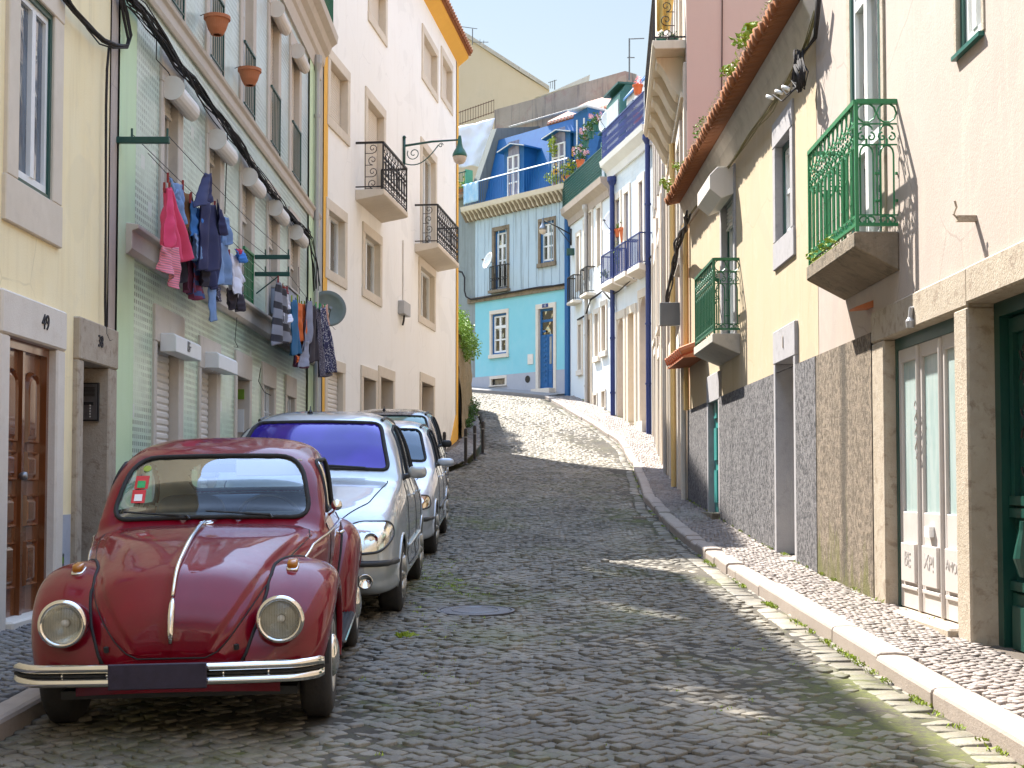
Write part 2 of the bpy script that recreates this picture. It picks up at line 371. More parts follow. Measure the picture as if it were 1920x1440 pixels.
    nt.links.new(mix(nt, math_(nt, 'MULTIPLY', nz, .35), br.outputs[0], (.50, .50, .46)), b.inputs['Base Color']); b.inputs['Roughness'].default_value = .35
    d['azulejo_blue'] = m
    # roughcast dado
    def rough_mat(name, ca, cb, moss=False):
        m, nt, b = _new(name); v = wpos(nt)
        n1 = noise(nt, v, 19, 6, .78, .6); n2 = noise(nt, v, 90, 3, .6)
        k = ramp(nt, n1, [(.42, (0, 0, 0)), (.58, (1, 1, 1))]); cc = mix(nt, k, ca, cb)
        s1 = ramp(nt, noise(nt, stretch(nt, v, (3, 3, .3)), 1.1, 4), [(.5, (0, 0, 0)), (.75, (1, 1, 1))])
        cc = mix(nt, math_(nt, 'MULTIPLY', s1, .35), cc, tuple(x * .4 for x in ca))
        if moss:
            z = N(nt, 'ShaderNodeSeparateXYZ', {0: v}).outputs[2]
            hh = math_(nt, 'ADD', math_(nt, 'MULTIPLY', z, -1.1), math_(nt, 'MULTIPLY', noise(nt, stretch(nt, v, (4, 4, 1)), 1.5, 5, .7), 3.1))
            k2 = ramp(nt, hh, [(.55, (0, 0, 0)), (1.0, (.9, .9, .9))])
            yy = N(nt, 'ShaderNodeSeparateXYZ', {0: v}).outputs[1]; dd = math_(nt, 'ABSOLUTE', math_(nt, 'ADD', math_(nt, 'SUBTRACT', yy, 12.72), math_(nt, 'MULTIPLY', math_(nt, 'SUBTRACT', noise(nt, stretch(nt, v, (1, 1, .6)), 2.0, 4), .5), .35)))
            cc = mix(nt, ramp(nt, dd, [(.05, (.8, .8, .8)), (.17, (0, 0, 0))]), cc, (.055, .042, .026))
            cc = mix(nt, k2, cc, mix(nt, n1, (.06, .055, .02), (.20, .19, .035)))
        nt.links.new(cc, b.inputs['Base Color']); b.inputs['Roughness'].default_value = .95
        bump(nt, b, math_(nt, 'ADD', n1, math_(nt, 'MULTIPLY', n2, .4)), 1.0, .03)
        return m
    d['roughcast_brown'] = rough_mat('roughcast_brown', (.105, .078, .05), (.30, .235, .17), True)
    d['roughcast_grey'] = rough_mat('roughcast_grey', (.035, .033, .036), (.225, .21, .21))
    # laundry
    def cloth(name, c, c2=None, sc=4): return M(name, c, c2, .85, sc, .8, .15, 120, obj=True)
    d['cl_pink'] = cloth('cl_pink', (.72, .07, .17), (.64, .05, .14))
    d['cl_denim'] = cloth('cl_denim', (.12, .21, .40), (.20, .30, .50), 9)
    d['cl_navy'] = cloth('cl_navy', (.018, .022, .07), (.03, .03, .09))
    d['cl_brown'] = cloth('cl_brown', (.22, .10, .03), (.16, .07, .025))
    d['cl_blue'] = cloth('cl_blue', (.04, .16, .50), (.06, .22, .58))
    d['cl_black'] = cloth('cl_black', (.02, .015, .025), (.035, .025, .035))
    d['cl_maroon'] = cloth('cl_maroon', (.10, .02, .06), (.14, .03, .07))
    d['cl_white'] = cloth('cl_white', (.70, .68, .74), (.62, .60, .68))
    d['cl_teal'] = cloth('cl_teal', (.02, .10, .22), (.03, .14, .28))
    d['cl_orange'] = cloth('cl_orange', (.72, .15, .03), (.62, .12, .02))
    d['cl_grey'] = cloth('cl_grey', (.30, .30, .36), (.20, .20, .25))
    d['cl_salmon'] = cloth('cl_salmon', (.62, .36, .28), (.55, .3, .24))
    def patcloth(name, a, c, sc, thr, kind='v'):
        m, nt, b = _new(name); v = opos(nt)
        t = N(nt, 'ShaderNodeTexVoronoi', {'Vector': v, 'Scale': sc}).outputs[0] if kind == 'v' else N(nt, 'ShaderNodeTexWave', {'Vector': v, 'Scale': sc, 'Distortion': .6}, bands_direction='Z').outputs[1]
        nt.links.new(mix(nt, ramp(nt, t, [(thr - .04, (0, 0, 0)), (thr + .04, (1, 1, 1))]), c, a), b.inputs['Base Color']); b.inputs['Roughness'].default_value = .85; return m
    d['cl_dots'] = patcloth('cl_dots', (.03, .035, .12), (.62, .64, .72), 26, .34)
    d['cl_speckle'] = patcloth('cl_speckle', (.06, .055, .09), (.35, .33, .40), 60, .33)
    d['cl_stripe'] = patcloth('cl_stripe', (.02, .018, .025), (.20, .20, .23), 1.3, .62, 'w')
    d['cl_plaid'] = patcloth('cl_plaid', (.05, .09, .24), (.18, .03, .07), 3.0, .5, 'w')
    d['cl_band'] = patcloth('cl_band', (.72, .20, .26), (.38, .16, .20), 14, .45, 'w')
defmats()
# ------------------------------------------------------------------ ground, road, kerbs, pavements
_zy = np.linspace(-60, 160, 2201)
_zp = np.interp(_zy, [-60, -20, 0, 7, 10, 14, 17, 20, 24, 30, 36, 40, 44, 49, 54, 60, 80, 160],
                [-1.6, -.55, 0, .19, .29, .44, .60, .80, 1.07, 1.42, 1.92, 2.4, 3.1, 4.08, 4.95, 5.75, 8.2, 14])
_k = np.exp(-(np.linspace(-3, 3, 61) ** 2)); _k /= _k.sum()
_zs = np.convolve(np.pad(_zp, 30, mode='edge'), _k, mode='valid')
def gz(y): return np.interp(y, _zy, _zs)
def gzf(y): return float(gz(y))
KR = [(-60, 2.3), (14, 2.30), (17, 2.26), (20, 2.25), (25, 2.41), (30, 2.78), (36, 3.16), (40, 3.24), (42, 3.22), (45, 2.75), (49, 1.96), (53, 1.34)]
WR = [(-60, 3.11), (24, 3.11), (35, 4.2), (39, 4.43), (43, 4.45), (48, 3.47), (53.7, 2.3), (54, 2.2)]
KL = [(-60, -2.5), (26, -2.5), (33, -1.75), (37, -1.05), (41, -.80), (46, -.95), (50, -1.25), (56, -3.2), (64, -8)]
WL = [(-60, -3.68), (26, -3.68), (40.6, -1.6), (50, -1.5), (56, -4), (64, -9)]
def ip(tab, y): return np.interp(y, [a for a, b in tab], [b for a, b in tab])
def xkr(y): return np.where(y < 53, ip(KR, y), 1.34 - (y - 53) * .885)
def xkl(y): return ip(KL, y)

def cobble_mat(name, tones, moss, joint=False, dark=1.0):
    m, nt, b = _new(name); v = wpos(nt)
    at_ = nt.nodes.new('ShaderNodeAttribute'); at_.attribute_name = 'rnd'; r = at_.outputs['Fac']
    cc = ramp(nt, r, [(i / (len(tones) - 1), t) for i, t in enumerate(tones)])
    f = noise(nt, v, 70, 4, .7); cc = mix(nt, ramp(nt, f, [(.3, (0, 0, 0)), (.75, (1, 1, 1))]), mix(nt, .55, cc, (0, 0, 0)), cc)
    g = noise(nt, v, .9, 5, .6); cc = mix(nt, math_(nt, 'MULTIPLY', ramp(nt, g, [(.45, (0, 0, 0)), (.68, (1, 1, 1))]), .6), cc, tuple(x * .42 for x in tones[0]))
    g3 = noise(nt, stretch(nt, v, (.7, .35, 1)), 1.3, 4, .6, .6); cc = mix(nt, math_(nt, 'MULTIPLY', ramp(nt, g3, [(.52, (0, 0, 0)), (.62, (1, 1, 1))]), .32), cc, tuple(min(1, x * 1.3) for x in tones[-1]))
    if moss:
        g2 = noise(nt, stretch(nt, v, (1, .6, 1)), .8, 6, .7); f2 = noise(nt, v, 26, 3, .7)
        k = ramp(nt, math_(nt, 'ADD', g2, math_(nt, 'MULTIPLY', f2, .35)), [(.68, (0, 0, 0)), (.84, (1, 1, 1))])
        ym = ramp(nt, math_(nt, 'MULTIPLY', N(nt, 'ShaderNodeSeparateXYZ', {0: v}).outputs[1], .02), [(.56, (1, 1, 1)), (.70, (.25, .25, .25))])
        cc = mix(nt, math_(nt, 'MULTIPLY', math_(nt, 'MULTIPLY', k, ym), moss), cc, mix(nt, f2, (.05, .055, .015), (.13, .14, .03)))
    nt.links.new(cc, b.inputs['Base Color']); b.inputs['Roughness'].default_value = .62 if not joint else .95
    b.inputs['Specular IOR Level'].default_value = .45
    bump(nt, b, noise(nt, v, 55, 5, .7), .55, .008); return m
MATS['cobble'] = cobble_mat('cobble', [(.155, .132, .094), (.20, .173, .127), (.25, .216, .158), (.18, .161, .127), (.275, .237, .176)], .55)
MATS['kerb_stone'] = M('kerb_stone', (.345, .285, .24), (.28, .23, .19), .75, 5, .9, .5, 70, spot=.35, spcol=(.22, .18, .15), spsc=9)
MATS['cobble_joint'] = cobble_mat('cobble_joint', [(.055, .046, .033), (.09, .075, .054)], 1.0, True)
MATS['cobble_white'] = cobble_mat('cobble_white', [(.27, .22, .19), (.33, .275, .235), (.385, .32, .28), (.23, .19, .165)], .12)
MATS['joint_pale'] = cobble_mat('joint_pale', [(.13, .10, .08), (.20, .16, .12)], .5, True)
MATS['terrain_mat'] = M('terrain_mat', (.16, .14, .10), (.10, .12, .05), .95, .3, 1, .4, 8)

def mesh_np(name, V, Fl, n_per, mat, rnd=None, kind='structure', org=None, smooth=False):
    """V (n,3), Fl list of (faces array) with equal loops per array"""
    me = bpy.data.meshes.new(name); me.vertices.add(len(V)); me.vertices.foreach_set('co', V.astype(np.float32).ravel())
    tot = sum(f.shape[0] for f in Fl); loops = np.concatenate([f.ravel() for f in Fl]); ls = []; p = 0
    for f in Fl:
        ls.append(p + np.arange(f.shape[0]) * f.shape[1]); p += f.size
    me.loops.add(len(loops)); me.loops.foreach_set('vertex_index', loops.astype(np.int32))
    me.polygons.add(tot); me.polygons.foreach_set('loop_start', np.concatenate(ls).astype(np.int32))
    if rnd is not None:
        a = me.attributes.new('rnd', 'FLOAT', 'FACE'); a.data.foreach_set('value', rnd.astype(np.float32))
    me.materials.append(mat); me.update(calc_edges=True); me.validate()
    if smooth: me.polygons.foreach_set('use_smooth', [True] * tot)
    o = bpy.data.objects.new(name, me); C.objects.link(o)
    if kind: o['kind'] = kind
    return o

def stone_set(rng, x0, x1, y0, y1, sx, sy, ang, keep, zf, h=.014, gap=.06, jit=.12, zj=.006, full=True, tilt=.05, stag=.5):
    cx, cy = (x0 + x1) / 2, (y0 + y1) / 2; hw = math.hypot(x1 - x0, y1 - y0) / 2 if ang else None
    if ang: nx = int(2 * hw / sx) + 1; ny = int(2 * hw / sy) + 1; ox, oy = -hw, -hw
    else: nx = int((x1 - x0) / sx) + 1; ny = int((y1 - y0) / sy) + 1; ox, oy = -(x1 - x0) / 2, -(y1 - y0) / 2
    I, J = np.meshgrid(np.arange(nx), np.arange(ny), indexing='ij')
    U = ox + (I + .5 + ((J % 2) * stag if not ang else 0)) * sx; W = oy + (J + .5) * sy
    U = U.ravel(); W = W.ravel(); ca, sa = math.cos(ang), math.sin(ang)
    X = cx + U * ca - W * sa; Y = cy + U * sa + W * ca
    # gentle waves in the laying
    X = X + .03 * np.sin(Y * 1.3) + .02 * np.sin(X * 3 + Y); Y = Y + .03 * np.sin(X * 1.7 + Y * .4)
    k = keep(X, Y) & (Y >= y0) & (Y <= y1); X, Y = X[k], Y[k]; n = len(X)
    hx = sx / 2 * (1 - gap) * (1 + rng.uniform(-jit, jit * .3, n)); hy = sy / 2 * (1 - gap) * (1 + rng.uniform(-jit, jit * .3, n))
    if full: q = [(1, -.78), (1, .78), (.78, 1), (-.78, 1), (-1, .78), (-1, -.78), (-.78, -1), (.78, -1)]
    else: q = [(1, -1), (1, 1), (-1, 1), (-1, -1)]
    m = len(q); q = np.array(q, float)
    px = q[None, :, 0] * hx[:, None] * (1 + rng.uniform(-jit, jit, (n, m)) * .6); py = q[None, :, 1] * hy[:, None] * (1 + rng.uniform(-jit, jit, (n, m)) * .6)
    a = ang + rng.normal(0, .07, n); c_, s_ = np.cos(a)[:, None], np.sin(a)[:, None]
    dx = px * c_ - py * s_; dy = px * s_ + py * c_
    tx, ty = rng.normal(0, tilt, n)[:, None], rng.normal(0, tilt, n)[:, None]; zo = rng.normal(0, zj, n)[:, None]
    def ring(sc_, dz):
        x = X[:, None] + dx * sc_; y = Y[:, None] + dy * sc_
        return np.stack([x, y, zf(x, y) + dz + zo + dx * sc_ * tx + dy * sc_ * ty], -1)
    rings = [ring(1.0, -.02), ring(.98, h * .6), ring(.89, h)] if full else [ring(1.0, -.01), ring(.86, h)]
    V = np.stack(rings, 1).reshape(-1, 3); nr = len(rings); base = np.arange(n) * nr * m; F4 = []
    for r in range(nr - 1):
        for i in range(m):
            j = (i + 1) % m; F4.append(np.stack([base + r * m + i, base + r * m + j, base + (r + 1) * m + j, base + (r + 1) * m + i], 1))
    F4 = np.concatenate(F4); top = base[:, None] + (nr - 1) * m + np.arange(m)[None, :]
    rn = rng.random(n); rnd4 = np.tile(rn, (nr - 1) * m)
    return V, F4, top, rnd4, rn

def join_sets(name, sets, mat):
    Vs, F4, FT, r4, rt = [], [], {}, [], {}; off = 0
    for V, f4, top, a, b_ in sets:
        Vs.append(V); F4.append(f4 + off); r4.append(a); k = top.shape[1]
        FT.setdefault(k, []).append(top + off); rt.setdefault(k, []).append(b_); off += len(V)
    Fl = [np.concatenate(F4)]; rr = [np.concatenate(r4)]
    for k in FT: Fl.append(np.concatenate(FT[k])); rr.append(np.concatenate(rt[k]))
    return mesh_np(name, np.concatenate(Vs), Fl, None, mat, np.concatenate(rr))

def xgz(x, y):
    # a slight camber on the carriageway
    return gz(y) - .012 * (x / 2.4) ** 2 + .012 * np.sin(x * 2.1 + y * .9) * np.clip(y / 6, 0, 1) * .6
rng = np.random.default_rng(5)
MANH = (at(893, 1145, 12.0).x, 11.75)
def keep_road(x, y): return (x > xkl(y) + .02) & (x < xkr(y) - .24) & (((x - MANH[0]) ** 2 + (y - MANH[1]) ** 2) > .34 ** 2) & ~((x > 1.9) & (x < 2.5) & (y > 21.6) & (y < 22.0))
sets = [stone_set(rng, -2.6, 2.4, 4.4, 17, .090, .090, rad(45), keep_road, xgz, h=.009, gap=.04, tilt=.06),
        stone_set(rng, -2.6, 2.7, 17, 34, .10, .10, rad(45), keep_road, xgz, full=False, h=.009, gap=.03),
        stone_set(rng, -9, 3.4, 34, 64, .12, .12, rad(45), keep_road, xgz, full=False, h=.007, gap=.02)]
# gutter course beside the right kerb: bigger stones laid along it
def gutter(y0, y1):
    def zf(x, y): return xgz(x, y)
    V = stone_set(rng, 0, .20, y0, y1, .20, .17, 0, lambda x, y: x > -1, lambda x, y: 0 * x, h=.014, zj=.004, gap=.06, stag=0)
    v = V[0]; v[:, 0] = v[:, 0] - .22 + xkr(v[:, 1]) ; v[:, 2] += gz(v[:, 1]) - .012
    return (v,) + V[1:]
sets.append(gutter(4.4, 50))
road = join_sets('road', sets, MATS['cobble'])
# bed under the stones
ys = np.concatenate([np.arange(-40, 4, 2), np.arange(4, 66, .4)]); 
def sheet(name, fl, fr_, dz, mat, ys=ys, nx=10, zf=gz):
    T = np.linspace(0, 1, nx + 1); X = fl(ys)[:, None] * (1 - T) + fr_(ys)[:, None] * T; Y = np.repeat(ys[:, None], nx + 1, 1)
    V = np.stack([X, Y, zf(Y) + dz], -1).reshape(-1, 3); w = nx + 1
    i, j = np.meshgrid(np.arange(len(ys) - 1), np.arange(nx), indexing='ij'); i = i.ravel(); j = j.ravel()
    Fq = np.stack([i * w + j, i * w + j + 1, (i + 1) * w + j + 1, (i + 1) * w + j], 1)
    return mesh_np(name, V, [Fq], None, mat, rng.random(len(Fq)))
sheet('road_bed', lambda y: xkl(y) - .05, lambda y: xkr(y) + .05, -.004, MATS['cobble_joint'])
# terrain sheet to the horizon
ty = np.concatenate([np.linspace(-600, -60, 10), np.arange(-56, 84, 4.), np.linspace(90, 160, 6), np.array([300, 700])])
def tz(y): return np.where(y > 160, 14 + 0 * y, gz(np.clip(y, -60, 160)))
sheet('terrain', lambda y: -500 + 0 * y, lambda y: 500 + 0 * y, -.22, MATS['terrain_mat'], ty, 24, tz)

def polyline_strip(name, fa, fb, y0, y1, dz, mat, step=.5): return sheet(name, fa, fb, dz, mat, np.arange(y0, y1 + .01, step), 4)
KH = .115
# pavement sheets and their small stones
polyline_strip('pavement_bed_right', lambda y: xkr(y) + .2, lambda y: ip(WR, y) + .3, -10, 53.2, KH - .02, MATS['joint_pale'])
polyline_strip('pavement_bed_left', lambda y: ip(WL, y) - .3, lambda y: xkl(y) - .16, -10, 60, KH - .03, MATS['joint_pale'])
def zpr(x, y): return gz(y) + KH - .012
def zpl(x, y): return gz(y) + (KH - .016)
kpr = lambda x, y: (x > xkr(y) + .21) & (x < ip(WR, y) + .02)
kpl = lambda x, y: (x < xkl(y) - .17) & (x > ip(WL, y) - .02)
s2 = [stone_set(rng, 2.3, 3.2, 5, 16, .062, .062, rad(38), kpr, zpr, h=.012, jit=.2, zj=.003, gap=.1),
      stone_set(rng, 2.3, 4.6, 16, 30, .07, .07, rad(38), kpr, zpr, h=.012, jit=.2, full=False, zj=.004),
      stone_set(rng, 0, 4.6, 30, 53.2, .10, .10, rad(38), kpr, zpr, h=.010, jit=.2, full=False, zj=.003)]
join_sets('pavement_right', s2, MATS['cobble_white'])
MATS['cobble_grey'] = cobble_mat('cobble_grey', [(.16, .15, .145), (.24, .22, .21), (.30, .28, .26)], .35)
s3 = [stone_set(rng, -3.75, -2.5, 5, 16, .07, .07, rad(40), kpl, zpl, h=.012, jit=.2, zj=.003, gap=.1),
      stone_set(rng, -5, -.5, 16, 60, .11, .11, rad(40), kpl, zpl, h=.012, jit=.2, full=False, zj=.003)]
join_sets('pavement_left', s3, MATS['cobble_grey'])
# kerbs: long worn stones butted end to end
def kerb(name, xf, y0, y1, wd, side, mat, lens=(.7, 1.6)):
    mb = MB(); y = y0; r2 = random.Random(3)
    while y < y1:
        L = r2.uniform(*lens) if y < 14 or y > 23 else r2.uniform(.35, .8); e = min(y + L - .012, y1); n = max(1, int((e - y) / .5)); ps = []
        dz = r2.uniform(-.014, .012); dx = r2.uniform(-.01, .014)
        prof = [(0, -.25), (0, KH - .028), (.008, KH - .01), (.026, KH), (wd * .6, KH + .004), (wd, KH - .004), (wd, -.25)]
        vs = []
        for i in range(n + 1):
            yy = y + (e - y) * i / n; x = float(xf(yy)) + dx; z = gzf(yy) + dz
            k = .004 * math.sin(yy * 9)
            vs += [(x + side * a + k * (b > 0), yy, z + b) for a, b in prof]
        m = len(prof); fs = [tuple(range(m))[::-1], tuple(range(n * m, n * m + m))]
        for i in range(n): fs += [(i * m + j, i * m + (j + 1) % m, (i + 1) * m + (j + 1) % m, (i + 1) * m + j) for j in range(m)]
        mb.add(vs, fs); y = e + .012 + (.02 if r2.random() < .15 else 0)
    return tag(mb.build(name, mat, bevel=.006), kind='structure')
kerb('kerb_right', xkr, -6, 53.1, .20, 1, MATS['kerb_stone'])
kerb('kerb_left', xkl, -6, 34, .16, -1, MATS['kerb_stone'])
# pavement and kerb that run along the foot of the turquoise house
TD = Vector((-4.07, 4.6, 0)).normalized(); TN = Vector((-TD.y, TD.x, 0))
if TN.y > 0: TN = -TN
mb = MB(); P0 = Vector((2.2, 54, 0)); k = 24
for i in range(k + 1):
    p = P0 + TD * (i * .5)
    a = p - TN * .4; b_ = p + TN * 1.2
    mb.v += [(a.x, a.y, gzf(p.y) + KH + .05), (b_.x, b_.y, gzf(b_.y) + KH), (b_.x, b_.y, gzf(b_.y) - .2)]
for i in range(k): mb.f += [(i * 3, i * 3 + 1, i * 3 + 4, i * 3 + 3), (i * 3 + 1, i * 3 + 2, i * 3 + 5, i * 3 + 4)]
mb.m = [0] * len(mb.f)
tag(mb.build('pavement_far', M('pavement_far', (.30, .28, .26), (.22, .2, .19), .9, 6, 1, .5, 25)), kind='structure')
# ------------------------------------------------------------------ building helpers
class Bld:
    def __init__(s, name, label, cat, fr, base_s=0, depth=7, loc=None):
        s.fr = fr; p = fr.P(base_s, 0, 0); p.z = gzf(p.y) if loc is None else loc
        s.root = thing(name, label, cat, p); s.holes = []; s.depth = depth
    def hole(s, *h): s.holes.append(h)
    def mb(s): return MB(s.fr)
    def part(s, mb, name, mat, parent=None, **k): return mb.build(name, mat, parent or s.root, **k)
    def wall(s, s0, s1, z0, z1, mat, n=0, name='wall', mb=None, edge=0):
        m = mb or MB(s.fr)
        hs = [h for h in s.holes if h[1] > s0 and h[0] < s1 and h[3] > z0 and h[2] < z1]
        S = sorted({s0, s1} | {min(max(x, s0), s1) for h in hs for x in h[:2]}); Z = sorted({z0, z1} | {min(max(x, z0), z1) for h in hs for x in h[2:4]})
        idx = {}
        def vi(i, j):
            if (i, j) not in idx: idx[(i, j)] = len(m.v); m.v.append((S[i], n, Z[j]))
            return idx[(i, j)]
        for i in range(len(S) - 1):
            for j in range(len(Z) - 1):
                cs, cz = (S[i] + S[i + 1]) / 2, (Z[j] + Z[j + 1]) / 2
                if S[i + 1] - S[i] < 1e-6 or Z[j + 1] - Z[j] < 1e-6: continue
                if any(h[0] < cs < h[1] and h[2] < cz < h[3] for h in hs): continue
                m.f.append((vi(i, j), vi(i + 1, j), vi(i + 1, j + 1), vi(i, j + 1))); m.m.append(0)
        if edge:
            m.box(s0, s1, n - edge, n - .001, z1 - .001, z1)
        if mb is None: return s.part(m, name, mat)
    def body(s, s0, s1, z0, z1, mat, name='rear_wall', d=None, n=0):
        d = d or s.depth; m = MB(s.fr)
        m.quad((s0, n, z0), (s0, -d, z0), (s0, -d, z1), (s0, n, z1)); m.quad((s1, n, z0), (s1, -d, z0), (s1, -d, z1), (s1, n, z1))
        m.quad((s0, -d, z0), (s1, -d, z0), (s1, -d, z1), (s0, -d, z1)); m.quad((s0, n, z1), (s1, n, z1), (s1, -d, z1), (s0, -d, z1))
        return s.part(m, name, mat)
    # stone surround; returns part object
    def surround(s, s0, s1, z0, z1, sw=.16, lint=.18, sill=.12, dep=.12, proud=.03, mat=None, sillp=.05, name='window', swr=None):
        swr = sw if swr is None else swr; m = MB(s.fr); b = -dep - .06
        m.box(s0 - sw, s0, b, proud, z0, z1); m.box(s1, s1 + swr, b, proud, z0, z1)
        m.box(s0 - sw, s1 + swr, b, proud + .004, z1, z1 + lint)
        if sill: m.box(s0 - sw - .02, s1 + swr + .02, b, proud + sillp, z0 - sill, z0)
        s.hole(s0 - sw, s1 + swr, z0 - sill, z1 + lint)
        return s.part(m, name, mat or mt('stone'), bevel=.008)
    def frame(s, par, s0, s1, z0, z1, n, mat, w=.05, mull=(.5,), trans=(), t=.05, name='frame', outer=.05, omat=None):
        if omat:
            m = MB(s.fr); ow = outer
            m.box(s0, s0 + ow, n - .02, n + t + .02, z0, z1); m.box(s1 - ow, s1, n - .02, n + t + .02, z0, z1); m.box(s0 + ow, s1 - ow, n - .02, n + t + .02, z1 - ow, z1)
            m.box(s0 + ow, s1 - ow, n - .02, n + t + .02, z0, z0 + ow * .8)
            s.part(m, 'outer_frame', omat, par); s0 += ow; s1 -= ow; z1 -= ow; z0 += ow * .8
        m = MB(s.fr); m.box(s0, s0 + w, n, n + t, z0, z1); m.box(s1 - w, s1, n, n + t, z0, z1)
        m.box(s0 + w, s1 - w, n, n + t, z1 - w, z1); m.box(s0 + w, s1 - w, n, n + t, z0, z0 + w * 1.3)
        for f in mull:
            c = s0 + (s1 - s0) * f; m.box(c - w * .8, c + w * .8, n, n + t + .008, z0 + w * 1.3, z1 - w)
        cuts = [s0 + w] + [s0 + (s1 - s0) * f for f in mull] + [s1 - w]
        for f in trans:
            th = w * .5 if isinstance(f, (int, float)) else f[1]; ff = f if isinstance(f, (int, float)) else f[0]
            c = z0 + (z1 - z0) * ff
            for i in range(len(cuts) - 1):
                a = cuts[i] + (w * .8 if i else 0); e = cuts[i + 1] - (w * .8 if i < len(cuts) - 2 else 0)
                m.box(a, e, n, n + t - .004, c - th, c + th)
        return s.part(m, name, mat, par)
    def pane(s, par, s0, s1, z0, z1, n, mat, name='pane'):
        m = MB(s.fr); m.box(s0, s1, n, n + .008, z0, z1)
        if name == 'pane' and mat in (mt('pane_curtain'), mt('pane_pale')):
            r = random.Random(int(s0 * 100) + int(z0 * 37)); g = r.uniform(.0, .30) if mat is mt('pane_curtain') else r.uniform(0, .12); c = MB(s.fr); mid = (s0 + s1) / 2; hw = (s1 - s0) / 2; ph = r.uniform(0, 6)
            for a, e in ((s0, mid - hw * g), (mid + hw * g, s1)):
                k = r.uniform(16, 24); zl = z0 + (r.choice((0, 0, .0, .35)) * (z1 - z0) if mat is mt('pane_curtain') else 0)
                c.grid(lambda u, v: (a + (e - a) * u, n - .10 + .022 * math.sin(u * (e - a) * k * 2.2 + ph + .5 * math.sin(v * 3)) * (.5 + .5 * v), z1 - (z1 - zl) * v), 30, 4)
            s.part(c, 'curtain', mt('curtain'), par, smooth=True)
            d = MB(s.fr); d.quad((s0 - .05, n - .5, z0 - .1), (s1 + .05, n - .5, z0 - .1), (s1 + .05, n - .5, z1 + .1), (s0 - .05, n - .5, z1 + .1)); s.part(d, 'dark_backing', mt('dark_room'), par)  # near-black sheet, its colour stands for the shade of the unlit room
            return s.part(m, name, mt('house_glass'), par)
        return s.part(m, name, mat, par)
    def blind(s, par, s0, s1, z0, z1, n, mat=None, pitch=.05):
        m = MB(s.fr); k = max(3, int((z1 - z0) / pitch)); dz = (z1 - z0) / k
        for i in range(k):
            za = z0 + i * dz; P = [(n, za), (n + .012, za + dz * .25), (n + .012, za + dz * .7), (n, za + dz * .93), (n, za + dz)]
            for a, b in zip(P[:-1], P[1:]): m.quad((s0, a[0], a[1]), (s1, a[0], a[1]), (s1, b[0], b[1]), (s0, b[0], b[1]))
        m.box(s0, s1, n - .01, n + .025, z0 - .03, z0)
        return s.part(m, 'roller_blind', mat or mt('blind'), par)
    def sbox(s, par, s0, s1, z0, z1, n1, kind='square', mat=None, n0=.03):
        """shutter box standing out of the facade"""
        m = MB(s.fr); h = z1 - z0
        if kind == 'square': P = [(n0, z0), (n1, z0), (n1, z1 - .03), (n1 - .03, z1), (n0, z1)]
        elif kind == 'hex': P = [(n0, z0 + h * .15), (n1 * .55, z0), (n1, z0 + h * .3), (n1, z0 + h * .75), (n1 * .7, z1), (n0, z1)]
        else:
            c = ((n0 + n1) / 2, z0 + h * .52); P = [(n0, z0 + h * .2)]
            for i in range(9):
                a = -math.pi / 2 + math.pi * i / 8; P.append((n0 + (n1 - n0) * (.45 + .55 * math.cos(a)), z0 + h * (.5 + .5 * math.sin(a))))
            P.append((n0, z1))
        m.prism(P, s0, s1, 0)
        o = s.part(m, 'shutter_box', mat or mt('shutter_box'), par, bevel=.006)
        if kind == 'round':
            e = MB(s.fr); P2 = [(a + (.012 if a > n0 else 0), b) for a, b in P]
            c = n0 + (n1 - n0) * .5
            e.lathe([(h * .56, 0), (h * .56, .015)], (s0 - .016, c, z0 + h * .52), (1, 0, 0), 20)
            s.part(e, 'end_cap', mt('off_white'), par)
        return o
    def win(s, s0, s1, z0, z1, kind='casement', pane='pane_curtain', fmat='white_paint', dep=.12, sw=.16, lint=.18, sill=.12, proud=.03, smat=None,
            mull=(.5,), trans=(), closed=1.0, box=None, boxh=.22, boxn=.2, omat=None, w=.05, sillp=.05, swr=None, outer=.05, name='window', pitch=.05, boxmat=None, bmat=None):
        par = s.surround(s0, s1, z0, z1, sw, lint, sill, dep, proud, mt(smat) if smat else None, sillp, name, swr)
        zt = z1 - (boxh if False else 0); n = -dep
        if kind == 'casement' or closed < 1:
            s.frame(par, s0, s1, z0, z1, n, mt(fmat), w, mull, trans, omat=mt(omat) if omat else None, outer=outer)
            s.pane(par, s0 + .01, s1 - .01, z0 + .01, z1 - .01, n + .006, mt(pane))
        if kind == 'roller':
            s.blind(par, s0 + .012, s1 - .012, z1 - (z1 - z0 - .03) * closed, z1, n + (.02 if closed == 1 else .065), mt(bmat) if bmat else None, pitch)
            if closed == 1: s.pane(par, s0, s1, z0, z1, n - .02, mt('pane_dark'))
        if box: s.sbox(par, s0 - .05, s1 + .05, z1 - boxh * .75, z1 + boxh * .25, boxn, box, mt(boxmat) if boxmat else None)
        return par

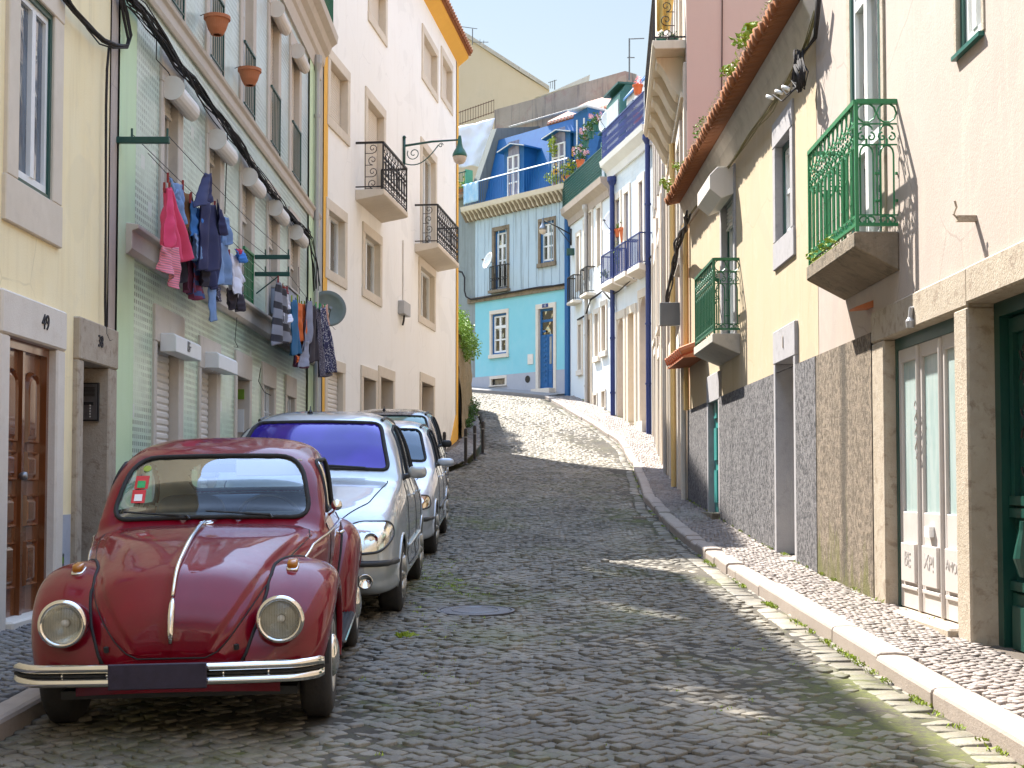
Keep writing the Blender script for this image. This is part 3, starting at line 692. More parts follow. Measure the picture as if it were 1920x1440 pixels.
def panel(A, B):
    """local map of an upright panel from A to B (s, n): (u, z) -> (s, n, z), u in metres"""
    A = Vector(A); B = Vector(B); L = (B - A).length; d = (B - A) / L
    def f(u, z, off=0): p = A + d * u + Vector((-d.y, d.x)) * off; return (p.x, p.y, z)
    f.L = L; return f
def spiral(mb, f, cu, cz, r, a0, turns, rad_, dirn=1, n=14, r0=.12):
    pts = []
    for i in range(n + 1):
        t = i / n; a = a0 + dirn * turns * 2 * math.pi * t; rr = r * (1 - (1 - r0) * t); pts.append(f(cu + rr * math.cos(a), cz + rr * math.sin(a)))
    mb.tube(pts, rad_, 5)
def arc(mb, f, cu, cz, r, a0, a1, rad_, n=10, ez=1.0):
    mb.tube([f(cu + r * math.cos(a0 + (a1 - a0) * i / n), cz + ez * r * math.sin(a0 + (a1 - a0) * i / n)) for i in range(n + 1)], rad_, 5)
def rail_frame(mb, f, z0, z1, t=.018, top=.028, foot=.06):
    L = f.L
    mb.tube([f(0, z1), f(L, z1)], top, 4); mb.tube([f(0, z0 + foot), f(L, z0 + foot)], t, 4)
    mb.tube([f(L, z0), f(L, z1)], t * 1.15, 4)
def rail_bars(mb, f, z0, z1, sp=.11, r=.009, foot=.06):
    k = max(1, int(round(f.L / sp)))
    for i in range(1, k): mb.tube([f(f.L * i / k, z0 + foot), f(f.L * i / k, z1)], r, 4, cap=False)
def rail_lisbon(mb, f, z0, z1, per=.16, r=.008, lo=.14):
    """bars with hoops, rings and a band of quatrefoils under the handrail (the green balconies)"""
    rail_frame(mb, f, z0, z1); L = f.L; H = z1 - z0; k = max(2, int(round(L / per))); p = L / k
    zb = z1 - H * .17; zc = zb - H * .16; zl = z0 + H * .13
    for z in (zb, zc, zl): mb.tube([f(0, z), f(L, z)], r, 4)
    for i in range(k):
        c = p * (i + .5); x0 = p * i
        # quatrefoil chain
        rr = min(p * .5, H * .085)
        arc(mb, f, c, (z1 + zb) / 2, rr * .95, 0, 2 * math.pi, r, 10, ez=1.0)
        # C scrolls
        spiral(mb, f, x0 + p * .28, zb - H * .10, p * .24, math.pi / 2, 1.1, r, 1, 9); spiral(mb, f, x0 + p * .72, zb - H * .10, p * .24, math.pi / 2, 1.1, r, -1, 9)
        arc(mb, f, c, zb - H * .045, p * .3, math.pi, 0, r, 6, .8)
        # hoop
        zt = z0 + H * .60
        mb.tube([f(c - p * .32, zl), f(c - p * .32, zt)] + [f(c + p * .32 * math.cos(a), zt + p * .42 * math.sin(a)) for a in (2.6, 2.1, 1.57, 1.04, .54)] + [f(c + p * .32, zt), f(c + p * .32, zl)], r, 5)
        mb.tube([f(c, zt + p * .42), f(c, zt + p * .42 + H * .05)], r * 1.3, 5)
        if i: mb.tube([f(x0, zl), f(x0, zc)], r, 4)
        for zz in (z0 + H * .45, z0 + H * .24): mb.tube([f(x0 + p * .1, zz), f(x0 - p * .1 if i else x0, zz)], r * 1.7, 5)
        spiral(mb, f, x0 + p * .3, z0 + H * .085, H * .05, -.5, 1.1, r, 1, 8); spiral(mb, f, x0 + p * .7, z0 + H * .085, H * .05, math.pi + .5, 1.1, r, -1, 8)
def rail_scrolls(mb, f, z0, z1, r=.009):
    """a tall stack of S scrolls (sides of the white house balconies)"""
    rail_frame(mb, f, z0, z1, top=.03); L = f.L; H = z1 - z0; c = L * .62; k = 4
    mb.tube([f(L * .35, z0), f(L * .35, z1)], r, 4)
    for i in range(k):
        zc = z0 + H * (i + .5) / k; rr = min(L * .3, H / k * .42)
        spiral(mb, f, c, zc, rr, -math.pi * .5, 1.3, r, 1 if i % 2 else -1, 14)
        mb.tube([f(L * .35, zc - rr), f(c, zc - rr)], r, 4)
def rail_baroque(mb, f, z0, z1, r=.010, per=.27):
    """heavy cast bars with leaf swellings and rings"""
    rail_frame(mb, f, z0, z1, top=.03); L = f.L; H = z1 - z0; k = max(2, int(round(L / per))); p = L / k
    zm = z1 - H * .18; mb.tube([f(0, zm), f(L, zm)], r, 4); mb.tube([f(0, z0 + H * .12), f(L, z0 + H * .12)], r, 4)
    for i in range(k + 1):
        x = min(max(p * i, 0), L)
        if 0 < i < k:
            pts = [f(x, z0 + H * t) for t in (.06, .3, .36, .42, .55, .62, .68, .82)]
            mb.tube(pts, [r, r, r * 2.0, r, r, r * 1.9, r, r], 5)
    for i in range(k):
        c = p * (i + .5)
        spiral(mb, f, c - p * .18, z0 + H * .70, p * .22, math.pi / 2, 1.2, r * .9, 1, 9); spiral(mb, f, c + p * .18, z0 + H * .70, p * .22, math.pi / 2, 1.2, r * .9, -1, 9)
        spiral(mb, f, c - p * .18, z0 + H * .24, p * .22, -math.pi / 2, 1.2, r * .9, -1, 9); spiral(mb, f, c + p * .18, z0 + H * .24, p * .22, -math.pi / 2, 1.2, r * .9, 1, 9)
        arc(mb, f, c, z0 + H * .48, p * .34, 0, 2 * math.pi, r, 10, ez=1.5); arc(mb, f, c, zm + H * .09, H * .07, 0, 2 * math.pi, r * .9, 8)
def railing(bld, par, path, z0, z1, style, mat, name='railing', side_style=None):
    mb = MB(bld.fr)
    for i, (A, B) in enumerate(zip(path[:-1], path[1:])):
        f = panel(A, B); st = style if abs(A[0] - B[0]) > abs(A[1] - B[1]) else (side_style or style)
        if callable(st): st(mb, f, z0, z1)
        else: rail_frame(mb, f, z0, z1); rail_bars(mb, f, z0, z1, st)
    return mb.build(name, mat, par)
def balcony(bld, s0, s1, pr, z, th, mat, rmat, style, rh=.95, side_style=None, corb=None, inset=.03, taper=.0):
    m = MB(bld.fr); P = [(0.0, z - th - taper), (pr - .06, z - th), (pr, z - th * .8), (pr, z), (0.0, z)]
    m.prism(P, s0, s1, 0)
    o = bld.part(m, 'balcony', mat, bevel=.01)
    a, b, n1 = s0 + inset, s1 - inset, pr - inset
    railing(bld, o, [(a, 0), (a, n1), (b, n1), (b, 0)], z, z + rh, style, rmat, side_style=side_style)
    return o
def text_part(bld_fr, par, txt, s, n, z, h, mat, name='number', flip=False, ext=.006, rot=0):
    cu = bpy.data.curves.new(name, 'FONT'); cu.body = txt; cu.size = h; cu.extrude = ext; cu.align_x = 'CENTER'; cu.align_y = 'CENTER'
    tmp = bpy.data.objects.new('tmp', cu); C.objects.link(tmp); dg = bpy.context.evaluated_depsgraph_get(); me = bpy.data.meshes.new_from_object(tmp.evaluated_get(dg))
    bpy.data.objects.remove(tmp); me.materials.clear(); me.materials.append(mat); me.name = name
    # the reader stands in front of the facade: right of the text runs along +x_dir
    nrm = bld_fr.n; xd = Vector((0, 0, 1)).cross(nrm); xd.normalize()
    Mx = Matrix((( xd.x, 0, nrm.x), (xd.y, 0, nrm.y), (xd.z, 1, nrm.z))).to_4x4()
    org = root_org(par); p = bld_fr.P(s, n, z) - org
    me.transform(Matrix.Translation(p) @ Mx @ Matrix.Rotation(rot, 4, 'Z')); o = bpy.data.objects.new(name, me); C.objects.link(o); o.parent = par; return o
def downpipe(bld, s, n, z0, z1, r, mat, hop=True, parent=None):
    m = MB(bld.fr); m.tube([(s, n, z0), (s, n, z1)], r, 10)
    z = z0 + 1.2
    while z < z1 - .3:
        m.lathe([(r * 1.25, 0), (r * 1.25, .06)], (s, n, z), (0, 0, 1), 10); z += 1.9
    if hop: m.lathe([(r, 0), (r * 2.0, .16), (r * 2.0, .3)], (s, n, z1 - .1), (0, 0, 1), 10)
    return bld.part(m, 'downpipe', mat, smooth=False)
# ------------------------------------------------------------------ left side of the street
FL = Frame((-3.68, 0), (-3.68, 1), 1)
def S(fr, px): return fr.s_(px)
def Z(fr, px, py): return fr.z_(px, py)
# ---- yellow house, nearest on the left
b = Bld('yellow_house', 'pale yellow plastered house with carved brown door and tall green-framed window, nearest on the left', 'house', FL, 9)
w0, w1 = S(FL, 22), S(FL, 88); wz0, wz1 = Z(FL, 80, 370), Z(FL, 88, 22)
par = b.surround(w0, w1, wz0, wz1, .22, .25, .34, .16, .035, mt('stone'), .0)
b.frame(par, w0, w1, wz0, wz1, -.055, mt('white_paint'), .05, (.5,), (), omat=mt('dark_teal_paint'), outer=.045, t=.045)
b.pane(par, w0 + .02, w1 - .02, wz0 + .02, wz1 - .02, -.045, mt('pane_blue'))
# a second window further towards the camera, in the same row
par = b.surround(w0 - 2.6, w1 - 2.6, wz0, wz1, .22, .25, .34, .16, .035, mt('stone'), .0)
b.frame(par, w0 - 2.6, w1 - 2.6, wz0, wz1, -.16, mt('white_paint'), .045, (.5,), (), omat=mt('dark_teal_paint'), outer=.035)
b.pane(par, w0 - 2.58, w1 - 2.62, wz0 + .02, wz1 - .02, -.15, mt('pane_blue'))
def carved_door(b, par, s0, s1, z0, z1, n, leaves=2):
    d = b.mb(); d.box(s0, s1, n - .05, n, z0, z1); d.box(s0, s1, n, n + .05, z1 - .07, z1); d.box(s0, s0 + .05, n, n + .05, z0, z1 - .07); d.box(s1 - .05, s1, n, n + .05, z0, z1 - .07)
    lw = (s1 - s0 - .1) / leaves
    for k in range(leaves):
        a = s0 + .05 + k * lw; e = a + lw; d.box(e - .025, e + .025, n, n + .035, z0, z1 - .07) if k < leaves - 1 else None
        cx = (a + e) / 2; hw = lw * .29
        for (za, zb, arch) in ((.10, .27, 0), (.32, .44, 0), (.49, .60, 0), (.63, .90, 1)):
            A = z0 + (z1 - z0) * za; B = z0 + (z1 - z0) * zb
            def pol(g):
                P = [(cx - hw + g, A + g), (cx + hw - g, A + g), (cx + hw - g, B - g - (hw if arch else 0))]
                if arch: P += [(cx + (hw - g) * math.cos(t), B - hw + (hw - g) * math.sin(t)) for t in (.4, .8, 1.2, 1.57, 1.94, 2.34, 2.74)]
                P += [(cx - hw + g, B - g - (hw if arch else 0))]; return P
            o_, i_ = pol(0), pol(.03); N_ = len(o_)
            ov = [(x, n + .004, z) for x, z in o_] + [(x, n + .035, z) for x, z in pol(.012)] + [(x, n + .012, z) for x, z in i_] + [(x, n + .03, z) for x, z in pol(.06)]
            fs = []
            for r_ in range(3): fs += [(r_ * N_ + q, r_ * N_ + (q + 1) % N_, (r_ + 1) * N_ + (q + 1) % N_, (r_ + 1) * N_ + q) for q in range(N_)]
            fs.append(tuple(range(3 * N_, 4 * N_))); d.add(ov, fs)
    o = b.part(d, 'door', mt('wood_varnish'), par); return o
# door 49
d0, d1 = S(FL, 8), S(FL, 98); dz1 = Z(FL, 98, 655); dz0 = Z(FL, 30, 1158)
m = b.mb(); n_ = .05; sw = .19
for (a, e, za, zb) in ((d0 - sw, d0, dz0 - .5, dz1), (d1, d1 + sw, dz0 - .5, dz1)): m.box(a, e, -.2, n_, za, zb)
m.box(d0 - sw, d1 + sw, -.2, n_ + .01, dz1, dz1 + .32); m.box(d0, d1, -.2, .10, dz0 - .6, dz0)
b.hole(d0 - sw, d1 + sw, -1, dz1 + .32); par = b.part(m, 'doorway', mt('stone_pale'), bevel=.015)
o = carved_door(b, par, d0, d1, dz0, dz1, -.07)
m = b.mb(); m.lathe([(.02, 0), (.035, .03), (.03, .055), (.0, .06)], ((d0 + d1) / 2 - .08, -.03, dz0 + 1.05), (0, 1, 0), 12); b.part(m, 'door_knob', mt('grey_metal'), par, smooth=True)
text_part(FL, par, '49', (d0 + d1) / 2 + .18, n_ + .012, dz1 + .17, .17, mt('cable'))
# door 38
e0, e1 = S(FL, 148), S(FL, 196); ez1 = Z(FL, 196, 690)
m = b.mb(); m.box(e0 - .14, e0, -.26, n_, 0, ez1); m.box(e1, S(FL, 211), -.26, n_, 0, ez1); m.box(e0 - .14, S(FL, 211), -.26, n_ + .01, ez1, ez1 + .36)
b.hole(e0 - .14, S(FL, 211), -1, ez1 + .36); par = b.part(m, 'doorway', mt('stone_old'), bevel=.012)
m = b.mb(); m.box(e0, e1, -.31, -.25, 0, ez1); m.box(e0 + .08, e1 - .08, -.25, -.22, .6, 1.3); m.box(e0 + .08, e1 - .08, -.25, -.22, 1.5, ez1 - .15); b.part(m, 'door', mt('dark_wood'), par)
text_part(FL, par, '38', (e0 + e1) / 2 + .05, n_ + .012, ez1 + .2, .15, mt('cable'))
# intercom on the far jamb, facing the camera
jy = e1
p0_, p1_ = at(153, 790, jy), at(187, 718, jy); iz0, iz1 = p0_.z, p1_.z
m = MB(); x0, x1 = p0_.x + .0, p1_.x
m.box(x0, x1, jy - .035, jy + .01, iz0, iz1); ob = m.build('intercom', mt('black'), b.root)
m = MB(); m.box(x0 + .012, x1 - .012, jy - .042, jy - .034, iz0 + .014, iz1 - .014); ip_ = m.build('face_plate', mt('grey_metal'), ob)
m = MB(); w_ = x1 - x0
for k in range(7): m.box(x0 + .022, x1 - .03, jy - .046, jy - .041, iz1 - .05 - k * .012, iz1 - .044 - k * .012)
m.box(x0 + .03, x1 - .04, jy - .046, jy - .041, iz1 - .20, iz1 - .175)
m.build('speaker_grille', mt('black'), ob)
m = MB()
for k in range(5): m.lathe([(.007, 0), (.006, .006)], (x0 + w_ * .55, jy - .042, iz0 + .04 + k * .025), (0, -1, 0), 8)
m.build('buttons', mt('off_white'), ob)
b.hole(-99, -98, 0, 1)
gwall = FL.s_(200)
b.wall(-4, gwall, -1, 12, mt('yellow_plaster')); b.wall(gwall, S(FL, 213), -1, 12, mt('cream_plaster'), n=.012, name='corner_pilaster')
b.body(-4, S(FL, 213), -1, 12, mt('yellow_plaster'))
# small notice and grey paint low on the wall between the doors
m = b.mb(); a0, a1 = S(FL, 111), S(FL, 122); m.box(a0, a1, .0, .02, Z(FL, 116, 1078), Z(FL, 116, 1038)); ob = b.part(m, 'meter_cover', mt('grey_metal'))
m = b.mb(); m.box(a0 + .02, a1 - .02, .021, .024, Z(FL, 116, 1056), Z(FL, 116, 1044)); b.part(m, 'sticker', mt('leaf'), ob)
m = b.mb(); m.box(S(FL, 114), S(FL, 136), .0, .008, -.2, Z(FL, 120, 965)); b.part(m, 'dado_patch', mt('grey_plinth'))

# ---- green tiled house
b = Bld('green_tiled_house', 'pale green tiled house with roller shutters, beige stone window surrounds and black cable bundle', 'house', FL, 19)
G0, G1 = S(FL, 213), 25.75; P0 = S(FL, 245)
zl0, zl1 = 3.62, 3.90      # lower ledge
zu0, zu1 = 6.30, 6.52      # upper string course
zc = 9.45
SM = 'stone_grey'
# ground floor
def gf(pl, pr, ytl, boxp=None, kind='roller', **k):
    s0, s1 = S(FL, pl), S(FL, pr); z1 = Z(FL, pl, ytl); return s0, s1, z1
s0, s1 = S(FL, 291), S(FL, 332); z1 = Z(FL, 291, 640)
b.win(s0, s1, .9, z1, 'roller', sw=.10, swr=.22, lint=.38, dep=.11, smat=SM, pitch=.075, bmat='off_white', sill=.1)
bx = [h for h in b.root.children][-1]
def flatbox(s0, s1, z0, z1, n1, par, txt=None):
    o = b.sbox(par, s0, s1, z0, z1, n1, 'square', mt('white_paint'))
    if txt: text_part(FL, par, txt, (s0 + s1) / 2 - .02, n1 + .004, (z0 + z1) / 2, .16, mt('grey_metal'), 'graffiti')
flatbox(S(FL, 295), S(FL, 345), Z(FL, 345, 678), Z(FL, 345, 646), .2, bx, 'IS\u00b7')
s0, s1 = S(FL, 375), S(FL, 404)
b.win(s0, s1, .95, Z(FL, 375, 690), 'roller', sw=.10, swr=.2, lint=.38, dep=.11, smat=SM, pitch=.075, bmat='off_white', sill=.1)
flatbox(S(FL, 380), S(FL, 417), Z(FL, 417, 704), Z(FL, 417, 676), .2, [c for c in b.root.children][-1])
# entrance with lit house number, bell panel and notices on the far jamb
s0, s1 = S(FL, 443), S(FL, 466); z1 = Z(FL, 443, 705); m = b.mb()
m.box(s0 - .12, s0, -.3, .03, 0, z1); m.box(s1, s1 + .14, -.3, .03, 0, z1); m.box(s0 - .12, s1 + .14, -.3, .034, z1, z1 + .34); b.hole(s0 - .12, s1 + .14, -1, z1 + .34)
par = b.part(m, 'doorway', mt(SM), bevel=.008); m = b.mb(); m.box(s0, s1, -.5, -.42, 0, z1); b.part(m, 'door', mt('dark_wood'), par)
m = b.mb(); m.box(s1, s1 + .05, -.5, -.3, 0, z1); m.box(s0 - .05, s0, -.5, -.3, 0, z1); m.box(s0, s1, -.5, -.3, z1, z1 + .03); b.part(m, 'porch_lining', mt('off_white'), par)
jx = -3.68
def jam(name, x0, x1, z0, z1, mat, par, t=.02, dy=0): m = MB(); m.box(x0, x1, s1 - t - dy, s1 - dy - .001, z0, z1); return m.build(name, mat, par)
jam('house_number_light', jx - .27, jx - .05, z1 - .26, z1 - .12, mt('leaf'), par)
jam('notice', jx - .27, jx - .05, z1 - .72, z1 - .40, mt('white_paint'), par)
bp = jam('bell_panel', jx - .27, jx - .05, z1 - 1.62, z1 - .8, mt('grey_metal'), par, .03)
m = MB()
for i in range(2):
    for j in range(6): m.lathe([(.016, 0), (.014, .01)], (jx - .21 + i * .09, s1 - .031, z1 - .9 - j * .055), (0, -1, 0), 8)
m.build('buttons', mt('black'), bp)
# two small barred windows further along
for pl, pr, yt, yb in ((493, 512, 722, 800), (537, 551, 742, 800)):
    s0, s1 = S(FL, pl), S(FL, pr); z1 = Z(FL, pl, yt); par = b.win(s0, s1, z1 - 1.15, z1, 'casement', 'pane_dark', sw=.12, swr=.16, lint=.34, dep=.12, smat=SM)
    m = b.mb()
    for k in range(1, 5): m.tube([(s0 + (s1 - s0) * k / 5, -.03, z1 - 1.15), (s0 + (s1 - s0) * k / 5, -.03, z1)], .009, 5)
    for k in (1, 2): m.tube([(s0, -.03, z1 - 1.15 * k / 3), (s1, -.03, z1 - 1.15 * k / 3)], .009, 5)
    b.part(m, 'window_bars', mt('white_paint'), par)
# first floor: tall windows with half round shutter boxes
first = [(300, 322, 302, 362, 145), (386, 403, 385, 428, 240), (449, 463, 450, 488, 315), (500, 512, 500, 535, 377), (541, 551, 540, 572, 427)]
for i, (pl, pr, bl, br, yb) in enumerate(first):
    s0, s1 = S(FL, pl), S(FL, pr + 4); zt = 5.66
    zb = zl1 + .02 if i != 3 and i != 4 else zl1 + .02
    par = b.win(s0, s1, zb, zt, 'roller', 'pane_dark', fmat='off_white', sw=.13, swr=.22, lint=.36, sill=0, dep=.13, smat=SM, closed=.13 if i < 2 else .32, mull=(.5,), w=.05)
    b.sbox(par, s0 - .04, s0 + .86, zt - .18, zt + .05, .20, 'round')
# lattice railing and a blue tub in front of two of them
s0, s1 = S(FL, 449), S(FL, 467); m = b.mb(); zt = zl1 + .75; f = panel((s0, .05), (s1, .05)); rail_frame(m, f, zl1, zt, .014, .025)
for k in range(1, 7): m.tube([f(f.L * k / 7, zl1), f(f.L * k / 7, zt)], .008, 4)
for k in range(1, 6): m.tube([f(0, zl1 + .75 * k / 6), f(f.L, zl1 + .75 * k / 6)], .008, 4)
b.part(m, 'railing', mt('bright_green_iron'))
# second floor: tall windows, some with rails
second = [(302, 326, 0, 1), (384, 403, 0, 1), (448, 464, 0, 1), (500, 513, 1, 1), (541, 553, 1, 1)]
for i, (pl, pr, bx, rl) in enumerate(second):
    s0, s1 = S(FL, pl), S(FL, pr + 3); zb = zu1 + .02; zt = zb + 2.15
    par = b.win(s0, s1, zb, zt, 'roller' if bx else 'casement', 'pane_curtain', fmat='white_paint', sw=.16, swr=.22, lint=.28, sill=0, dep=.14, smat=SM, closed=.97 if bx else .3, trans=(.7,))
    if bx: b.sbox(par, s0 - .02, s0 + .86, zt - .18, zt + .05, .20, 'round')
    m = b.mb(); f = panel((s0 - .02, .05), (s1 + .02, .05)); rail_frame(m, f, zb + .02, zb + .92, .013, .022); rail_bars(m, f, zb + .02, zb + .92, .12, .007)
    b.part(m, 'railing', mt('dark_teal_paint'), par)
# ledges, string course and cornice
m = b.mb(); m.prism([(0, zl0), (.05, zl0), (.09, zl0 + .05), (.09, zl1 - .06), (.15, zl1 - .04), (.15, zl1), (0, zl1 + .02)], S(FL, 228), G1 + .02, 0)
b.part(m, 'ledge', mt(SM), bevel=.006)
m = b.mb(); m.prism([(0, zu0), (.03, zu0), (.05, zu0 + .05), (.05, zu1 - .07), (.08, zu1 - .04), (.09, zu1), (0, zu1 + .02)], S(FL, 228), G1 + .02, 0)
b.part(m, 'string_course', mt(SM), bevel=.006)
m = b.mb(); m.prism([(0, zc - .3), (.04, zc - .3), (.06, zc - .05), (.10, zc), (.12, zc + .14), (.20, zc + .22), (.24, zc + .34), (.34, zc + .42), (.36, zc + .55), (0, zc + .6)], G0 - .02, G1 + .12, 0)
b.part(m, 'cornice', mt(SM))
m = b.mb(); f = panel((G0, .26), (G1, .26)); rail_frame(m, f, zc + .58, zc + 1.5); rail_bars(m, f, zc + .58, zc + 1.5, .12, .01); b.part(m, 'terrace_railing', mt('green_iron'))
b.wall(P0, S(FL, 575), zl1, zc, mt('azulejo')); b.wall(P0, S(FL, 575), 1.6, zl0, mt('azulejo')); b.wall(P0, S(FL, 575), -1, 1.6, mt('green_plaster'), n=.012, name='dado')
b.wall(P0, S(FL, 575), zl0, zl1, mt('green_plaster'), name='wall_band')
b.wall(G0, P0, -1, zc, mt('green_plaster'), n=.03, name='corner_pilaster'); m = b.mb(); m.box(P0 - .002, P0 + .001, 0, .03, -1, zc); b.part(m, 'pilaster_edge', mt('green_plaster'))
b.wall(S(FL, 575), G1, -1, zc, mt('green_plaster'), n=.03, name='corner_pilaster')
b.body(G0, G1, -1, zc + .58, mt('beige_plaster'))
b.holes = [(17.3, 17.52, 14.65, 15.55), (17.58, 17.74, 14.4, 15.3), (17.8, 18.0, 14.8, 15.4), (17.4, 17.75, 14.0, 14.3), (21.3, 21.48, 14.6, 15.8), (21.54, 21.66, 14.3, 15.6), (20.85, 21.2, 14.1, 14.3), (24.3, 24.42, 14.4, 15.4), (24.55, 24.65, 14.0, 15.3), (16.9, 17.1, 14.0, 14.5), (19.4, 19.5, 14.2, 15.0)]  # openings made to drop light patches on the road, in place of window reflections
m = b.mb(); b.wall(G0 + .03, G1 - .03, zc + .58, 17.0, None, n=-1.5, mb=m); o = b.part(m, 'added_shade_screen', mt('cream_plaster')); o.modifiers.new('s', 'SOLIDIFY').thickness = .04  # unseen thin screen, added and sized to shade the road
b.holes = []
downpipe(b, S(FL, 583), .09, 1.3, zc - .3, .045, mt('zinc'))

# ---- white house with orange edges
F3 = Frame((-3.64, 26.1), (-1.67, 42.0), 1)
b = Bld('white_house', 'white rendered house with orange edge strips, iron balconies and red tiled eave', 'house', F3, 8)
L3 = F3.L; ZE = 14.75
def w3(pl, pr, yt, yb_l, kind, ol=.0, **k):
    """pixel box of the outer surround: left, right, top at left, bottom at left"""
    a, e = S(F3, pl), S(F3, pr); z1 = Z(F3, pl, yt); z0 = Z(F3, pl, yb_l); sw = .2
    return b.win(a + sw, e - sw, z0 + .2, z1 - .22, kind, sw=sw, lint=.22, sill=.2, proud=.035, dep=.16, sillp=.0, smat='stone', **k)
for q in ((687, 722, -75, 34, 'roller'), (789, 819, 40, 145, 'roller'), (825, 847, 83, 181, 'roller'), (610, 652, 82, 231, 'roller')): w3(*q)
for q in ((608, 648, 367, 520, 'casement'), (678, 714, 414, 555, 'casement'), (784, 815, 480, 603, 'casement')): w3(*q, pane='pane_curtain', mull=(.45,), w=.06)
# balcony doors
def bdoor(pl, pr, yt, z0, kind, **k):
    a, e = S(F3, pl), S(F3, pr); z1 = Z(F3, pl, yt)
    return b.win(a + .2, e - .2, z0, z1 - .22, kind, sw=.2, lint=.22, sill=0, proud=.035, dep=.16, smat='stone', name='balcony_door', **k)
zb = 7.68
bdoor(682, 720, 158, zb, 'roller'); bdoor(787, 817, 254, zb, 'casement', pane='pane_curtain', w=.06)
for (pa, pc) in ((720, 765), (822, 861)):
    # front edge pixels at the near and far corners of the slab
    n1 = .62; a = F3.hit(pa, 380, n1)[0]; e = F3.hit(pc, 440, n1)[0]
    balcony(b, a, e, n1, zb, .13, mt('stone'), mt('black_iron'), rail_baroque, 1.0, rail_scrolls, taper=.10)
# ground floor
for q in ((608, 646, 668, 'roller'), (676, 707, 684, 'door'), (709, 739, 685, 'door'), (787, 814, 697, 'door')):
    a, e = S(F3, q[0]), S(F3, q[1]); z1 = Z(F3, q[0], q[2]); sw = .2
    if q[3] == 'roller': b.win(a + sw, e - sw, z1 - 2.6, z1 - .22, 'roller', sw=sw, lint=.22, sill=.1, smat='stone', pitch=.09, bmat='off_white')
    else:
        par = b.surround(a + sw, e - sw, 0, z1 - .25, sw, .25, 0, .28, .035, mt('stone'), 0, 'doorway')
        m = b.mb(); m.box(a + sw, e - sw, -.34, -.28, 0, z1 - .25)
        for k in range(4): m.box(a + sw + .08, e - sw - .08, -.28, -.26, 1.2 + k * .7, 1.75 + k * .7)
        b.part(m, 'door', mt('dark_wood'), par)
ow = .32
b.wall(ow, L3 - .38, -1, ZE, mt('white_plaster')); b.wall(0, ow, -1, ZE, mt('orange_paint'), n=.02, name='edge_strip'); b.wall(L3 - .38, L3, -1, ZE, mt('orange_paint'), n=.02, name='edge_strip')
b.wall(ow, L3 - .38, -1, 0, mt('orange_paint'), name='foot_strip')
b.body(0, L3, -1, ZE, mt('white_plaster'))
# sloping orange foot at the far corner
m = b.mb(); m.prism([(L3 - 1.3, 1.5), (L3 - .38, 1.5), (L3 - .38, gzf(41) + 1.0), (L3 - 1.3, gzf(40) + .35)], 0, .03, 1); b.part(m, 'orange_foot', mt('orange_paint'))
# eave: orange board underneath, tiles over it
m = b.mb(); m.prism([(-.02, ZE - .30), (.30, ZE - .04), (.30, ZE + .05), (-.02, ZE + .05)], -.05, L3 + .16, 0); b.part(m, 'eave_board', mt('orange_paint'))
m = b.mb(); m.prism([(.38, ZE + .051), (-3.5, ZE + 1.6), (-7, ZE + .3), (-7, ZE + .051)], -.08, L3 + .20, 0)
k = 0; s_ = -.08
while s_ < L3 + .2:
    m.tube([(s_, .44, ZE + .11), (s_, -3.45, ZE + 1.66)], .085, 6); s_ += .24
b.part(m, 'roof', mt('roof_tile'))
m = b.mb(); a = S(F3, 745); m.box(S(F3, 746), S(F3, 758), .0, .16, Z(F3, 746, 588), Z(F3, 746, 563)); o = b.part(m, 'utility_box', mt('zinc'), bevel=.01)
m = b.mb(); c = S(F3, 752); m.tube([(c, .08, Z(F3, 752, 588)), (c, .07, Z(F3, 752, 600)), (c - .05, .05, Z(F3, 752, 610))], .025, 6); b.part(m, 'cable_stub', mt('cable'), o)
m = b.mb(); c = S(F3, 754); m.tube([(c, .02, Z(F3, 754, 563)), (c, .02, zb - .2)], .02, 6); b.part(m, 'conduit', mt('off_white'))

# ---- garden wall beyond it
F4 = Frame((-1.72, 42.02), (-1.55, 50), 1)
b = Bld('garden_wall', 'tall rough yellowish stone garden wall with plants spilling over its top', 'wall', F4, 3)
mwall = M('rubble_wall', (.34, .25, .13), (.22, .16, .09), .95, 2.5, 1, 1.0, 9, streak=.7, scol=(.10, .075, .04), spot=.5, spcol=(.14, .12, .05), spsc=3, bd=.05)
m = b.mb()
def rw(u, v):
    s_ = u * F4.L; z = 2.2 + v * 4.0; return (s_, .10 * mnoise.noise(Vector((s_ * .9, z * .6, 1))) + .05 * mnoise.noise(Vector((s_ * 3, z * 2.5, 4))) + (1 - v) * .25, z + (.15 * mnoise.noise(Vector((s_ * 1.4, 3, 1))) if v > .9 else 0))
m.grid(rw, 60, 50); m.box(0.02, F4.L, -.7, -.12, 1, 6.1); b.part(m, 'wall', mwall, smooth=True)
m = b.mb(); m.quad((F4.L, .3, 2), (F4.L, -6, 2), (F4.L, -6, 6.1), (F4.L, 0, 6.1)); m.quad((0, .1, 6.1), (F4.L, .1, 6.1), (F4.L, -6, 6.1), (0, -6, 6.1)); b.part(m, 'terrace', mwall)
# ------------------------------------------------------------------ right side of the street
FR = Frame((3.11, 0), (3.11, 1), -1)
b = Bld('cream_house', 'cream house with bright green balcony railing and glazed whitish wooden door, nearest on the right', 'house', FR, 10)
# upper window
s1, s0 = S(FR, 1803), S(FR, 1850)
z0 = Z(FR, 1850, 62) + .03
par = b.win(s0, s1, z0, z0 + 1.5, 'casement', 'pane_pale', sw=.06, lint=.1, sill=0, proud=.01, smat='stone_old', omat='dark_teal_paint', dep=.09, outer=.06)
m = b.mb(); m.box(s0 - .04, s1 + .03, 0, .04, z0 - .03, z0); b.part(m, 'sill', mt('lamp_green'), par)
